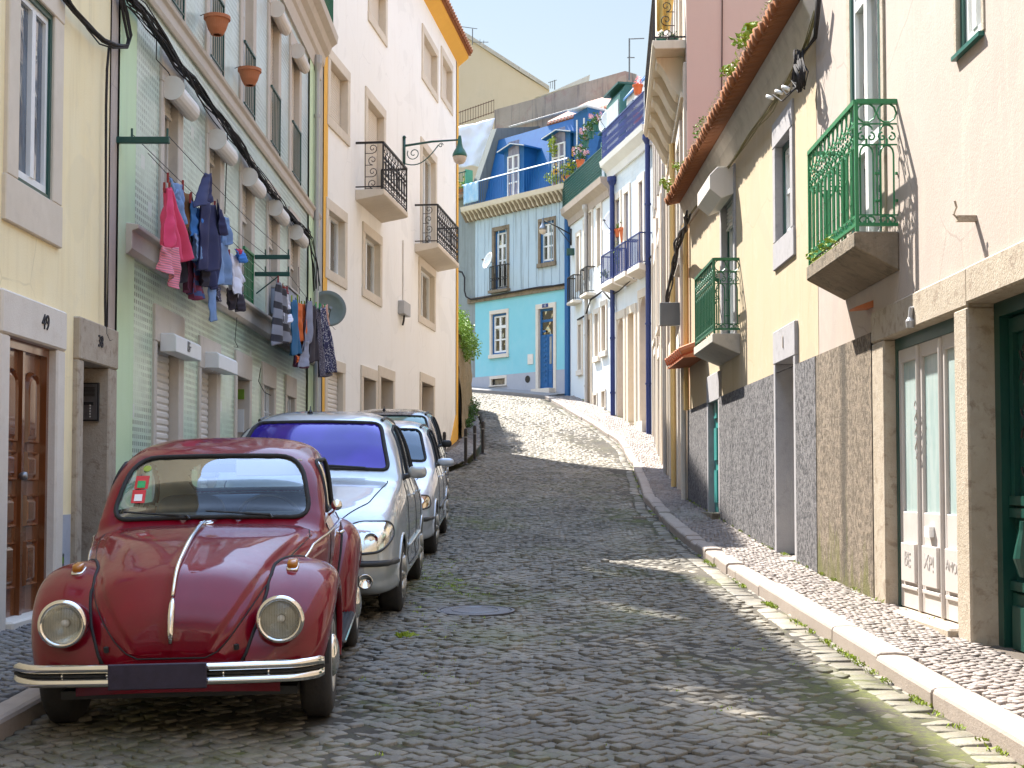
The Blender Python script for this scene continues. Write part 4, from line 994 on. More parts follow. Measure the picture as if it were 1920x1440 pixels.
# balcony door
s1, s0 = S(FR, 1603), S(FR, 1660); zb = 3.47
par = b.win(s0, s1, zb, 6.6, 'casement', 'pane_pale', sw=.10, swr=.13, lint=.2, sill=0, proud=.02, smat='stone_old', omat='dark_teal_paint', dep=.05, trans=((.74, .05), (.30, .05)), w=.06, outer=.06, name='balcony_door')
a, e = S(FR, 1688), FR.hit(1514, 300, .34)[0]
o = balcony(b, a, e, .36, zb, .16, mt('stone_dark'), mt('bright_green_iron'), rail_lisbon, 1.06, rail_lisbon, taper=.16)
# door with three leaves
D1, D0 = S(FR, 1662), S(FR, 1797); dz1 = Z(FR, 1662, 637); dz0 = Z(FR, 1662, 1134)
m = b.mb(); m.box(D1, S(FR, 1640), -.2, .03, -.5, dz1); m.box(S(FR, 1822), D0, -.24, .035, -.5, dz1)
m.box(D0, D1, -.2, .10, -.6, dz0)
m.box(S(FR, 1822), S(FR, 1640), -.2, .035, dz1, dz1 + .27)
g1 = S(FR, 1822); g0 = g1 - 1.35; gz1 = dz1 + .02
m.box(g0 - .3, g0, -.3, .035, -.5, gz1); m.box(g0 - .3, g1 - .001, -.3, .04, gz1, gz1 + .25); m.box(g0, g1 - .001, -.3, .26, -.6, .26)
b.hole(g0 - .3, S(FR, 1640), -2, dz1 + .27)
par = b.part(m, 'door_surround', mt('stone_old'), bevel=.014)
m = b.mb(); n = -.12
m.box(D1 - .07, D1, n - .04, n + .05, dz0, dz1); m.box(D0, D0 + .07, n - .04, n + .05, dz0, dz1); m.box(D0 + .07, D1 - .07, n - .04, n + .05, dz1 - .10, dz1)
b.part(m, 'outer_frame', mt('dark_teal_paint'), par)
x0, x1 = D0 + .07, D1 - .07; lw = (x1 - x0) / 3
dm = M('worn_white_paint', (.47, .42, .385), (.53, .49, .46), .5, 4, .8, .1, 30, spot=.12, spcol=(.4, .36, .34), spsc=7)
door = None
m = b.mb()
for k in range(3):
    a = x0 + k * lw; e = a + lw; st = .075; zt = dz1 - .10; zg = dz0 + .78
    m.box(a + .004, a + st, n, n + .045, dz0 + .01, zt); m.box(e - st, e - .004, n, n + .045, dz0 + .01, zt)
    m.box(a + st, e - st, n, n + .045, zt - .11, zt); m.box(a + st, e - st, n, n + .043, dz0 + .01, zg)
    m.box(a + st + .02, e - st - .02, n + .043, n + .07, dz0 + .22, zg - .25); m.box(a + st - .01, e - st + .01, n + .043, n + .06, dz0 + .16, dz0 + .19)
for k in (1, 2): m.tube([(x0 + k * lw, n + .05, dz0 + .01), (x0 + k * lw, n + .05, dz1 - .11)], .022, 8)
door = b.part(m, 'door', dm, par, bevel=.005)
m = b.mb()
for k in range(3): a = x0 + k * lw; m.box(a + .07, a + lw - .07, n + .012, n + .022, dz0 + .77, dz1 - .2)
b.part(m, 'pane', mt('pane_frost'), par)
m = b.mb(); c = x0 + 1.5 * lw; m.box(c - .06, c + .06, n + .045, n + .085, dz0 + .60, dz0 + .68); b.part(m, 'letter_flap', mt('white_paint'), door)
# scrawled graffiti on the lower panels
gm = M('graffiti_ink', (.26, .24, .23), (.42, .38, .36), .6)
for k, t in ((2, 'BE'), (1, 'XP!'), (0, 'AMOR')):
    text_part(FR, door, t, x0 + (k + .5) * lw, n + .072, dz0 + .40, .17 if k else .11, gm, 'graffiti', ext=.001, rot=-.1)
m = b.mb(); c = x0 + 2 * lw
pts = []
for i in range(26): t = i / 25; pts.append((c + .03 * math.sin(t * 25) * (1 - .4 * t), n + .075, dz1 - .55 - t * .45))
m.tube(pts, .005, 4); b.part(m, 'scribble', gm, door)
# green door at the picture edge, carved
m = b.mb(); n2 = -.24; m.box(g0, g1, n2 - .05, n2, .26, gz1); m.box(g1 - .1, g1, n2, n2 + .09, .26, gz1); m.box(g0, g0 + .1, n2, n2 + .09, .26, gz1); m.box(g0 + .1, g1 - .1, n2, n2 + .09, gz1 - .1, gz1)
for a, e in ((g0 + .1, (g0 + g1) / 2 - .02), ((g0 + g1) / 2 + .02, g1 - .1)):
    m.box(a + .02, e - .02, n2, n2 + .035, .28, .72); m.box(a + .07, e - .07, n2 + .035, n2 + .06, .36, .64)
    m.box(a + .02, e - .02, n2, n2 + .05, .74, .80); m.box(a + .02, e - .02, n2, n2 + .05, 1.22, 1.28); m.box(a + .02, e - .02, n2, n2 + .05, 1.30, 1.36)
    m.box(a + .02, a + .09, n2, n2 + .035, 1.36, gz1 - .12); m.box(e - .09, e - .02, n2, n2 + .035, 1.36, gz1 - .12); m.box(a + .09, e - .09, n2, n2 + .035, gz1 - .22, gz1 - .12)
    m.lathe([(.05, 0), (.07, .06), (.09, .12), (.075, .2), (.05, .30), (.045, .36)], ((a + e) / 2, n2 + .03, .84), (0, 0, 1), 14)
b.part(m, 'green_door', M('door_green', (.004, .04, .03), (.006, .055, .04), .35, 6, .8), par)
for a, e in ((g0 + .1, (g0 + g1) / 2 - .02), ((g0 + g1) / 2 + .02, g1 - .1)):
    m = b.mb()
    f = panel((a + .09, n2 + .025), (e - .09, n2 + .025))
    for k in range(5):
        spiral(m, f, f.L * .5, 1.55 + k * .19, .085, 0, 1.3, .008, 1 if k % 2 else -1, 14)
    m.tube([f(f.L * .5, 1.42), f(f.L * .5, 2.45)], .008, 4)
    b.part(m, 'door_grille', mt('black_iron'), par)
# stone band above the doors, roughcast dado, pilaster
zd = 2.74
m = b.mb(); m.box(-6, g0 - .3, 0, .03, 2.55, 3.0); b.part(m, 'stone_band', mt('stone_old'), bevel=.01)
J = S(FR, 1535); s_ = S(FR, 1640)
b.wall(s_, J, -1, zd, mt('roughcast_brown'), n=.035, name='dado', edge=.035)
b.wall(-6, g0 - .3, -1, 2.55, mt('stone_old'), n=.01, name='stone_base')
b.wall(-6, J, -1, 6.95, mt('cream_plaster'))
b.body(-6, J, -1, 6.95, mt('cream_plaster'))
# bits fixed to the wall: iron clothes bracket, tile scrap, door lamp stub
m = b.mb(); p = FR.hit(1830, 410); s_ = p[0]; z_ = p[1]
m.box(s_ - .02, s_ + .02, 0, .13, z_ - .02, z_ + .02); m.tube([(s_, .12, z_), (s_, .15, z_ + .03), (s_, .13, z_ + .08), (s_, .14, z_ + .12)], .008, 6)
b.part(m, 'wall_hook', mt('stone_old'))
m = b.mb(); p = FR.hit(1632, 572); m.prism([(0, p[1] + .03), (.16, p[1] - .03), (.16, p[1] - .045), (0, p[1] - .03)], p[0] - .1, p[0] + .1, 0); b.part(m, 'tile_ledge', mt('terracotta'))
m = b.mb(); p = FR.hit(1721, 590); m.tube([(p[0], 0, p[1] + .05), (p[0], .05, p[1] + .05), (p[0], .06, p[1] - .05)], .02, 8); m.lathe([(.03, 0), (.035, .05), (.01, .09)], (p[0], .06, p[1] - .1), (0, 0, 1), 10); b.part(m, 'lamp_stub', mt('zinc'))

# ---- low ochre house
b = Bld('ochre_house', 'low ochre house with overhanging tile eave, grey roughcast base and small green balcony', 'house', FR, 19)
E = 23.95; ZT = 6.12
s1, s0 = S(FR, 1460), S(FR, 1488)
b.win(s0, s1, Z(FR, 1488, 427), Z(FR, 1488, 237), 'casement', 'pane_pale', sw=.17, lint=.3, sill=.32, dep=.13, smat='grey_stone' if 'grey_stone' in MATS else 'zinc_stone', omat='dark_teal_paint', outer=.07, trans=(.5,), sillp=0) if False else None
MATS['pale_grey_stone'] = M('pale_grey_stone', (.33, .315, .325), (.40, .38, .385), .8, 8, .8, .3, 70, spot=.3, spcol=(.2, .19, .19), spsc=6)
b.win(s0, s1, Z(FR, 1488, 427), Z(FR, 1488, 237), 'casement', 'pane_pale', sw=.15, lint=.3, sill=.32, dep=.13, smat='pale_grey_stone', omat='dark_teal_paint', outer=.07, trans=(.5,), sillp=0)
# door on to the balcony with its shutter box
s1, s0 = S(FR, 1357), S(FR, 1379); zb = 3.50
par = b.win(s0, s1, zb, 5.55, 'roller', 'pane_pale', sw=.14, lint=.35, sill=0, dep=.13, smat='pale_grey_stone', omat='dark_teal_paint', outer=.07, closed=.18, name='balcony_door', bmat='shutter_box')
b.sbox(par, s0 - .1, s1 + .12, 5.42, 5.86, .36, 'hex')
a, e = S(FR, 1388), FR.hit(1303, 600, .36)[0]
balcony(b, a, e, .38, zb, .15, mt('concrete'), mt('green_iron'), rail_lisbon, 1.02, rail_lisbon, taper=.14)
# doorway with deep pale reveal
s1, s0 = S(FR, 1459), S(FR, 1493); z1 = Z(FR, 1459, 683); zf = Z(FR, 1493, 1048)
par = b.surround(s0, s1, -.5, z1, .11, .38, 0, .32, .04, mt('pale_grey_stone'), 0, 'doorway'); m = b.mb(); m.box(s0, s1, -.42, -.38, 0, z1); m.box(s0 - .05, s0, -.38, -.36, 0, z1)
b.part(m, 'door', mt('dark_teal_paint'), par); m = b.mb(); m.box(s0, s1, -.38, .12, -.4, zf); b.part(m, 'doorstep', mt('stone_pale'), par)
text_part(FR, par, '1', (s0 + s1) / 2, .05, z1 + .2, .2, mt('stone_grey'), 'number')
# green door
s1, s0 = S(FR, 1331), S(FR, 1350); z1 = Z(FR, 1331, 757); zf = Z(FR, 1350, 962)
par = b.surround(s0, s1, -.5, z1, .12, .42, 0, .14, .04, mt('pale_grey_stone'), 0, 'doorway')
m = b.mb(); m.box(s0, s1, -.12, -.06, 0, z1)
for k in range(3):
    for h in (0, 1): c = s0 + (s1 - s0) * (.27 + .46 * h); m.box(c - .13, c + .13, -.06, -.03, zf + .15 + k * .65, zf + .65 + k * .65)
b.part(m, 'door', M('teal_door', (.03, .24, .22), (.04, .28, .26), .4, 8, .8), par)
m = b.mb(); m.box(s0 - .15, s1 + .15, -.1, .16, -.3, zf); b.part(m, 'doorstep', mt('stone_dark'), par)
b.wall(J, E, -1, zd, mt('roughcast_grey'), n=.04, name='dado', edge=.04)
b.wall(J, E, zd, ZT + .2, mt('ochre_plaster'), n=.003); b.wall(J, E, -1, zd, mt('ochre_plaster'), n=0.0, name='inner_wall')
b.body(J + .005, E, -1, ZT, mt('ochre_plaster'))
# cove under the eave, tiles
m = b.mb(); m.prism([(.0, ZT - .12), (.03, ZT - .12), (.05, ZT - .02), (.07, ZT + .10), (.13, ZT + .22), (.15, ZT + .30), (0, ZT + .30)], J - .05, E + .1, 0)
b.part(m, 'eave_cove', mt('cove'), bevel=.01)
m = b.mb(); m.prism([(.31, ZT + .27), (.32, ZT + .30), (-3.2, ZT + 1.85), (-6.5, ZT + .4), (-6.5, ZT + .30), (.14, ZT + .302)], J - .06, E + .12, 0)
rt = b.part(m, 'roof', mt('roof_tile'))
m = b.mb(); s_ = J - .02; r2 = random.Random(4)
while s_ < E + .1:
    w_ = .085; pts = []
    dx = r2.uniform(-.015, .03)
    m.tube([(s_, .38 + dx, ZT + .31), (s_, .1, ZT + .455), (s_, -1.5, ZT + 1.15), (s_, -3.2, ZT + 1.88)], w_ * .9, 8)
    s_ += .20
b.part(m, 'cover_tiles', mt('roof_tile'), rt, smooth=True)
m = b.mb(); s_ = J + .08
while s_ < E + .1:   # pan tiles seen from below
    m.grid(lambda u, v: (s_ + .085 * math.cos(math.pi * u), .36 - v * .20, ZT + .29 - .05 * math.sin(math.pi * u) + v * .06), 6, 1); s_ += .20
b.part(m, 'pan_tiles', mt('roof_tile'), rt)
# small tiled canopy and pipe at the far end
a = FR.hit(1300, 690, .0)[0]
m = b.mb(); zc_ = Z(FR, 1300, 682); c0, c1 = 21.9, 23.9
for k in range(9): s_ = c0 + (c1 - c0) * k / 8; m.tube([(s_, .0, zc_ + .22), (s_, .42, zc_ + .06)], .07, 7)
m.prism([(0, zc_ + .12), (.38, zc_ - .02), (.38, zc_ - .05), (0, zc_ - .02)], c0 - .1, c1 + .1, 0)
b.part(m, 'tile_canopy', mt('terracotta'))
m = b.mb(); m.tube([(E - .1, .07, zd), (E - .1, .07, ZT - .1)], .045, 8); b.part(m, 'downpipe', mt('yellow_pipe'))

# ---- pink house behind it: side wall over the low roof, long balcony on scrolled brackets
F5 = Frame((3.11, 24.1), (4.45, 43.0), -1)
b = Bld('pink_house', 'tall pinkish cream house with long balcony on scrolled stone brackets above the low ochre house', 'house', F5, 6)
L5 = F5.L; H5 = 17.0
zb_pink = 9.46; zb = 9.45; n1 = .60; a = .25; e = F5.hit(1207, 330, n1)[0]; e = min(e, 13.2)
m = b.mb(); m.prism([(0, zb - .16), (n1 - .05, zb - .16), (n1, zb - .08), (n1, zb), (0, zb)], a, e, 0); o = b.part(m, 'balcony', mt('cream_trim'), bevel=.01)
for i in range(5):
    m = b.mb()
    c = a + .5 + i * (e - a - 1.3) / 4
    P = [(0, zb - .16), (n1 - .08, zb - .16), (n1 - .10, zb - .26)] + [(n1 - .10 - .42 * t, zb - .26 - .62 * t * t * (3 - 2 * t)) for t in (.1, .25, .4, .55, .7, .85, 1)] + [(0, zb - .95)]
    m.prism(P, c, c + .55, 0); b.part(m, 'bracket', mt('cream_trim'), o, bevel=.01)
m = b.mb(); m.box(a, e, .0, .10, zb - 1.05, zb - .95); b.part(m, 'bracket_course', mt('cream_trim'), o)
railing(b, o, [(a + .03, 0), (a + .03, n1 - .04), (e - .03, n1 - .04)], zb, zb + 1.0, .13, mt('black_iron'), side_style=rail_scrolls)
# facade with pilasters, doors and tall windows, seen very obliquely
for sc_ in (1.6, 5.2, 8.8, 12.4, 15.6):
    b.win(sc_, sc_ + 1.1, 10.2 - .74, 11.9, 'casement', 'pane_pale', sw=.2, lint=.25, sill=0, proud=.06, smat='stone_pale', fmat='white_paint')
    b.win(sc_, sc_ + 1.1, 5.7, 8.0, 'casement', 'pane_pale', sw=.2, lint=.3, sill=.15, proud=.06, smat='stone_pale', fmat='white_paint')
    z_ = gzf(24.1 + sc_)
    par = b.surround(sc_, sc_ + 1.15, -.5, z_ + 2.9, .25, .3, 0, .3, .06, mt('stone_pale'), 0, 'doorway'); m = b.mb(); m.box(sc_, sc_ + 1.15, -.4, -.34, 0, z_ + 2.9); b.part(m, 'door', mt('dark_wood'), par)
b.wall(0, L5, -1, H5, mt('cream_plaster'))
m = b.mb()
for s_, wd, pr in ((.12, .35, .05), (3.6, .45, .05), (7.4, .45, .06), (11.1, .5, .06), (14.4, .4, .06), (L5 - .5, .5, .06)): m.box(s_, s_ + wd, -.02, pr, 0, 9.0)
b.part(m, 'pilaster', mt('stone'), bevel=.01)
m = b.mb()
m.quad((0, 0, -1), (0, -9, -1), (0, -9, H5), (0, 0, H5)); m.quad((L5, 0, -1), (L5, -9, -1), (L5, -9, H5), (L5, 0, H5)); m.quad((0, 0, H5), (L5, 0, H5), (L5, -9, H5), (0, -9, H5)); m.quad((0, -9, 0), (L5, -9, 0), (L5, -9, H5), (0, -9, H5))
b.part(m, 'side_wall', mt('pink_plaster'))
for px, mat_, r_, zt in ((1262, 'yellow_pipe', .055, 8.4), (1246, 'zinc', .05, 9.0), (1281, 'stone_pale', .05, 6.0)):
    s_ = F5.hit(px, 700, .10)[0]; m = b.mb(); m.tube([(s_, .10, gzf(24.1 + s_) + .1), (s_, .10, zt)], r_, 8); b.part(m, 'downpipe', mt(mat_))
m = b.mb(); m.tube([(-.03, -.55, 5), (-.03, -.62, 9), (-.03, -.72, H5)], .012, 5); b.part(m, 'wall_cable', mt('dark_wood'))

# ---- blue and white tiled house
F6 = Frame((4.45, 43.0), (3.47, 48.0), -1)
b = Bld('blue_white_house', 'white and pale blue tiled house with deep blue drainpipes, rails and arched doors', 'house', F6, 2.5)
L6 = F6.L; ZC = 12.55
def op(fr, pl, pr): a, e = S(fr, pl), S(fr, pr); return min(a, e), max(a, e)
z_s = 3.6
for pl, pr in ((1156, 1164), (1173, 1181), (1201, 1208)):
    a, e = op(F6, pl, pr); b.win(a, e, 8.62, 11.3, 'casement', 'pane_pale', sw=.18, lint=.25, sill=0, proud=.05, smat='stone_pale', omat='navy_paint', name='balcony_door', trans=(.72,))
for pl, pr, yt, arch in ((1160, 1171, 600, 1), (1180, 1191, 590, 0), (1202, 1215, 560, 1)):
    a, e = op(F6, pl, pr); z1 = Z(F6, pl, yt); cs = (a + e) / 2; r_ = (e - a) / 2
    par = b.surround(a, e, 0, z1, .22, .28, 0, .3, .06, mt('stone'), 0, 'doorway')
    m = b.mb(); m.box(a, e, -.40, -.34, 0, z1)
    if arch:
        P = [(a, z1), (a, z1 - r_)] + [(cs - r_ * math.cos(t), z1 - r_ + r_ * math.sin(t)) for t in (.3, .6, .9, 1.2, 1.57)] + [(cs, z1)]
        m2 = b.mb(); m2.prism(P, -.33, .03, 1); P2 = [(2 * cs - x, z) for x, z in P]; m2.prism(P2, -.33, .03, 1); b.part(m2, 'arch_infill', mt('stone'), par)
    b.part(m, 'door', M('violet_door', (.16, .17, .36), (.2, .2, .4), .5, 5, .8) if arch else mt('stone'), par)
    m = b.mb(); m.box(a + .05, e - .05, -.1, .2, 0, gzf(45) + .2); b.part(m, 'doorstep', mt('stone_pale'), par)
ZB = 8.45
b.wall(0, L6, -1, 8.3, mt('white_wall')); b.wall(0, L6, 8.3, ZC, mt('azulejo_blue')); b.body(0, L6, -1, ZC, mt('white_wall'))
for a, e in ((.1, 1.5), (1.75, 3.1), (3.35, 4.9)):
    balcony(b, a, e, .42, ZB, .2, mt('stone_pale'), mt('navy_paint'), .085, .98, taper=.12)
m = b.mb(); m.prism([(0, ZC - .35), (.08, ZC - .35), (.12, ZC - .1), (.34, ZC + .12), (.38, ZC + .3), (0, ZC + .3)], -.05, L6 + .1, 0); b.part(m, 'cornice', mt('white_paint'))
m = b.mb(); f = panel((0, .28), (L6, .28)); z0, z1 = ZC + .3, ZC + 1.35; rail_frame(m, f, z0, z1)
k = int(L6 / .11)
for i in range(k):
    u = f.L * (i + .5) / k; m.tube([f(u - .05, z0 + .1), f(u + .05, z0 + .55), f(u - .05, z1)], .012, 4); m.tube([f(u + .05, z0 + .1), f(u - .05, z0 + .55), f(u + .05, z1)], .012, 4)
b.part(m, 'terrace_railing', mt('navy_paint'))
m = b.mb(); m.prism([(-.35, ZC + .3), (-.9, ZC + 3.0), (-7, ZC + 3.2), (-7, ZC + .3)], .05, L6 - .05, 0); b.part(m, 'attic', mt('white_wall'))
for c in (1.3, 3.5):
    m = b.mb(); m.prism([(-.3, ZC + .3), (-.3, ZC + 2.3), (-.7, ZC + 2.7), (-1.5, ZC + 2.7), (-1.5, ZC + .3)], c - .5, c + .5, 0); o = b.part(m, 'dormer', mt('white_paint'))
    m = b.mb(); m.box(c - .36, c + .36, -.29, -.26, ZC + .4, ZC + 2.0); b.part(m, 'dormer_window', mt('pane_blue'), o)
    m = b.mb(); m.prism([(-.2, ZC + 2.28), (-.62, ZC + 2.78), (-1.5, ZC + 2.8), (-1.5, ZC + 2.71), (-.68, ZC + 2.71), (-.2, ZC + 2.2)], c - .58, c + .58, 0); b.part(m, 'dormer_roof', mt('blue_paint'), o)
for px, zt, zb_ in ((1222, ZC - .2, 0), (1149, ZC - .6, 0)):
    s_ = F6.hit(px, 600, .12)[0]; s_ = min(max(s_, .1), L6 - .1); downpipe(b, s_, .13, 1.5, zt, .085, mt('navy_paint'))

# ---- white house with the dark terrace rail
F7 = Frame((3.47, 48.0), (2.3, 53.7), -1)
b = Bld('white_corner_house', 'narrow white house with grey pipe and dark netted terrace railing, beside the blue mansard', 'house', F7, 2.8)
L7 = F7.L; ZC = 12.2
for pl, pr, yt, yb in ((1083, 1088, 445, 520), (1097, 1103, 420, 500), (1122, 1128, 392, 465), (1106, 1111, 400, 480)):
    a, e = op(F7, pl, pr); z1 = Z(F7, pl, yt); b.win(a, e, z1 - 2.1, z1, 'casement', 'pane_dark', sw=.16, lint=.2, sill=0, proud=.05, smat='stone_pale', fmat='dark_wood')
for pl, pr, yt, yb in ((1086, 1091, 610, 695), (1117, 1123, 590, 670), (1130, 1137, 575, 660)):
    a, e = op(F7, pl, pr); z1 = Z(F7, pl, yt); z0 = Z(F7, pl, yb); b.win(a, e, z0, z1, 'casement', 'pane_dark', sw=.16, lint=.2, sill=.2, proud=.05, smat='stone_pale', fmat='dark_wood', trans=(.5,))
for pl, pr, yt, yb in ((1114, 1119, 742, 768), (1129, 1135, 735, 765)):
    a, e = op(F7, pl, pr); z1 = Z(F7, pl, yt); z0 = Z(F7, pl, yb); b.win(a, e, z0, z1, 'casement', 'pane_dark', sw=.1, lint=.1, sill=.1, proud=.04, smat='stone_pale', fmat='dark_wood', mull=())
a, e = op(F7, 1104, 1108); z1 = Z(F7, 1105, 600); par = b.surround(a, e, 0, z1, .2, .2, 0, .3, .05, mt('stone'), 0, 'doorway'); m = b.mb(); m.box(a, e, -.4, -.34, 0, z1); b.part(m, 'door', mt('stone'), par)
for pl, pr in ((1079, 1091), (1110, 1117)):
    a, e = op(F7, pl, pr); balcony(b, a, max(e, a + 1.0), .35, 8.5, .12, mt('stone_pale'), mt('black_iron'), .09, .95)
b.wall(0, L7, -1, ZC, mt('white_wall')); b.body(0, L7, -1, ZC, mt('white_wall'))
m = b.mb(); m.prism([(0, ZC - .55), (.06, ZC - .55), (.10, ZC - .3), (.34, ZC - .1), (.38, ZC + .12), (0, ZC + .12)], -.02, L7 + .12, 0); b.part(m, 'cornice', mt('cream_plaster'))
m = b.mb(); f = panel((.02, .30), (L7, .30)); rail_frame(m, f, ZC + .12, ZC + 1.15); rail_bars(m, f, ZC + .12, ZC + 1.15, .06, .012)
for k in range(1, 10): m.tube([f(0, ZC + .12 + k * .1), f(f.L, ZC + .12 + k * .1)], .012, 4)
b.part(m, 'terrace_railing', mt('dark_teal_paint'))
downpipe(b, F7.hit(1100, 500, .1)[0], .12, 2, ZC - .5, .075, mt('zinc'))
m = b.mb(); m.prism([(-1.0, ZC + .12), (-1.0, ZC + 2.9), (-6, ZC + 3.1), (-6, ZC + .12)], .02, L7 - 2.4, 0); b.part(m, 'attic', M('pale_pink_wall', (.60, .48, .46), (.64, .52, .5), .85, 3, .8))
for (a, e, zt, nf) in ((.1, 1.9, 3.5, -.40), (2.3, 3.1, 2.4, -.5)):
    m = b.mb(); m.prism([(nf, ZC + .12), (nf, ZC + zt - .3), (nf - .2, ZC + zt), (-2.5, ZC + zt), (-2.5, ZC + .12)], a, e, 0); o = b.part(m, 'dormer', M('dormer_green', (.015, .09, .08), (.02, .11, .1), .5, 5, .8))
    m = b.mb(); m.box(a + .15, e - .15, nf, nf + .04, ZC + .4, ZC + zt - .5); b.part(m, 'dormer_window', mt('pane_pale'), o)
    m = b.mb(); m.box(a - .06, e + .06, -2.5, nf + .1, ZC + zt, ZC + zt + .07); b.part(m, 'dormer_roof', mt('dark_teal_paint'), o)
# ------------------------------------------------------------------ the turquoise house closing the street, and what rises behind it
FT = Frame((2.2, 54.0), (-1.87, 58.6), -1)
b = Bld('turquoise_house', 'turquoise and pale blue house with blue mansard and dormers closing the street', 'house', FT, 3)
LT = FT.L
def opT(pl, pr): a, e = S(FT, pr), S(FT, pl); return min(a, e), max(a, e)
# ground floor window, vent, door
a, e = opT(922, 950); z1, z0 = Z(FT, 936, 588), Z(FT, 936, 664)
b.win(a, e, z0, z1, 'casement', 'pane_pale', sw=.13, lint=.16, sill=.16, dep=.12, smat='stone_pale', omat='blue_paint', outer=.09, trans=((.70, .06), .35), w=.06)
a, e = opT(922, 947); z1, z0 = Z(FT, 936, 710), Z(FT, 936, 722)
b.win(a, e, z0, z1, 'casement', 'pane_dark', sw=.12, lint=.12, sill=.05, dep=.1, smat='stone_pale', fmat='black_iron', mull=(), w=.02)
a, e = opT(1010, 1038); z1, z0 = Z(FT, 1024, 578), Z(FT, 1024, 729)
par = b.surround(a, e, z0 - .3, z1, .16, .2, 0, .16, .04, mt('stone_pale'), 0, 'doorway')
m = b.mb(); b.frame(par, a, e, z0, z1, -.14, mt('blue_paint'), .09, (), ((.85, .05), (.66, .05)), name='door_frame'); b.pane(par, a + .05, e - .05, z0 + (z1 - z0) * .66, z1 - .05, -.12, mt('pane_curtain'))
m.box(a + .09, e - .09, -.13, -.09, z0 + .1, z0 + (z1 - z0) * .65)
c = (a + e) / 2; m.box(c - .02, c + .02, -.09, -.07, z0 + .1, z0 + (z1 - z0) * .65)
for k in range(11): m.box(c + .1, e - .16, -.09, -.065, z0 + .3 + k * .2, z0 + .38 + k * .2)
m.box(a + .16, c - .1, -.09, -.07, z0 + .2, z0 + .8); b.part(m, 'door', mt('blue_paint'), par)
m = b.mb(); m.box(a + .2, c - .12, -.09, -.075, z0 + 1.0, z0 + 2.1); b.part(m, 'door_pane', mt('pane_curtain'), par)
m = b.mb(); m.box(c - .17, c + .17, .045, .06, z1 + .03, z1 + .18); o = b.part(m, 'number_plate', mt('navy_paint'), par); text_part(FT, o, '15', c, .062, z1 + .1, .13, mt('white_paint'))
m = b.mb(); m.box(a - .1, e + .1, -.2, .35, z0 - .6, z0); b.part(m, 'doorstep', mt('stone_pale'), par)
# small meter box with a scribble
a, e = opT(990, 1000); m = b.mb(); m.box(a, e, 0, .03, Z(FT, 995, 683), Z(FT, 995, 664)); o = b.part(m, 'meter_box', mt('off_white'))
m = b.mb(); cs = S(FT, 990); m.lathe([(.15, 0), (.15, .03)], (cs, .0, Z(FT, 990, 711)), (0, 1, 0), 16); b.part(m, 'round_vent', mt('black_iron'))
# first floor
a, e = opT(927, 951); z1, z0 = Z(FT, 939, 432), Z(FT, 939, 543)
b.win(a, e, z0, z1, 'casement', 'pane_curtain', sw=.14, lint=.18, sill=.1, dep=.14, smat='stone_dark', omat='blue_paint', outer=.09, trans=((.76, .06), .5), w=.06, name='balcony_door')
m = b.mb(); f = panel((a - .15, .12), (e + .15, .12)); rail_frame(m, f, z0, z0 + 1.0, .02); rail_bars(m, f, z0, z0 + 1.0, .1, .014)
for q in (panel((a - .15, 0), (a - .15, .12)), panel((e + .15, 0), (e + .15, .12))): m.tube([q(0, z0 + 1), q(q.L, z0 + 1)], .02, 4)
for k in range(8): arc(m, f, f.L * (k + .5) / 8, z0 + .45, .06, 0, 6.28, .012, 8)
b.part(m, 'railing', mt('black_iron')); m = b.mb(); m.box(a - .2, e + .2, 0, .2, z0 - .12, z0 - .005); b.part(m, 'balcony_slab', mt('stone_dark'))
a, e = opT(1013, 1039); z1, z0 = Z(FT, 1026, 415), Z(FT, 1026, 492)
b.win(a, e, z0, z1, 'casement', 'pane_curtain', sw=.12, lint=.15, sill=.18, dep=.12, smat='stone_dark', omat='blue_paint', outer=.09, trans=((.72, .06), .4), w=.06)
zbt = 9.32; zct = 12.85; zp = Z(FT, 975, 700)
sl = S(FT, 891)
b.wall(0, sl, zp, zbt, mt('teal_plaster')); b.wall(0, LT, -1, zp, mt('grey_plinth'), n=.02, name='plinth', edge=.02); b.wall(0, sl, zbt, zct, mt('pale_blue_plaster'))
b.wall(sl, LT, zp, zct, mt('weathered_blue'), name='edge_wall')
m = b.mb(); m.box(0, LT, 0, .07, zbt - .1, zbt + .12); b.part(m, 'band', mt('stone_dark'))
m = b.mb(); s_ = .45
while s_ < sl - .1:
    m.box(s_, s_ + .03, 0, .022, zbt + .12, zct); s_ += .46
b.part(m, 'wall_battens', mt('pale_blue_plaster'))
b.body(0, LT, -1, zct, mt('weathered_blue'), d=8)
m = b.mb(); m.prism([(0, zct - .1), (.12, zct - .05), (.2, zct + .12), (.42, zct + .3), (.48, zct + .48), (0, zct + .5)], -.45, LT, 0); o = b.part(m, 'cornice', mt('stone_pale'))
m = b.mb(); s_ = -.4
while s_ < LT:
    m.prism([(.02, zct - .12), (.10, zct - .12), (.40, zct + .29), (.02, zct + .29)], s_, s_ + .12, 0); s_ += .26
b.part(m, 'cornice_brackets', mt('stone_dark'), o)
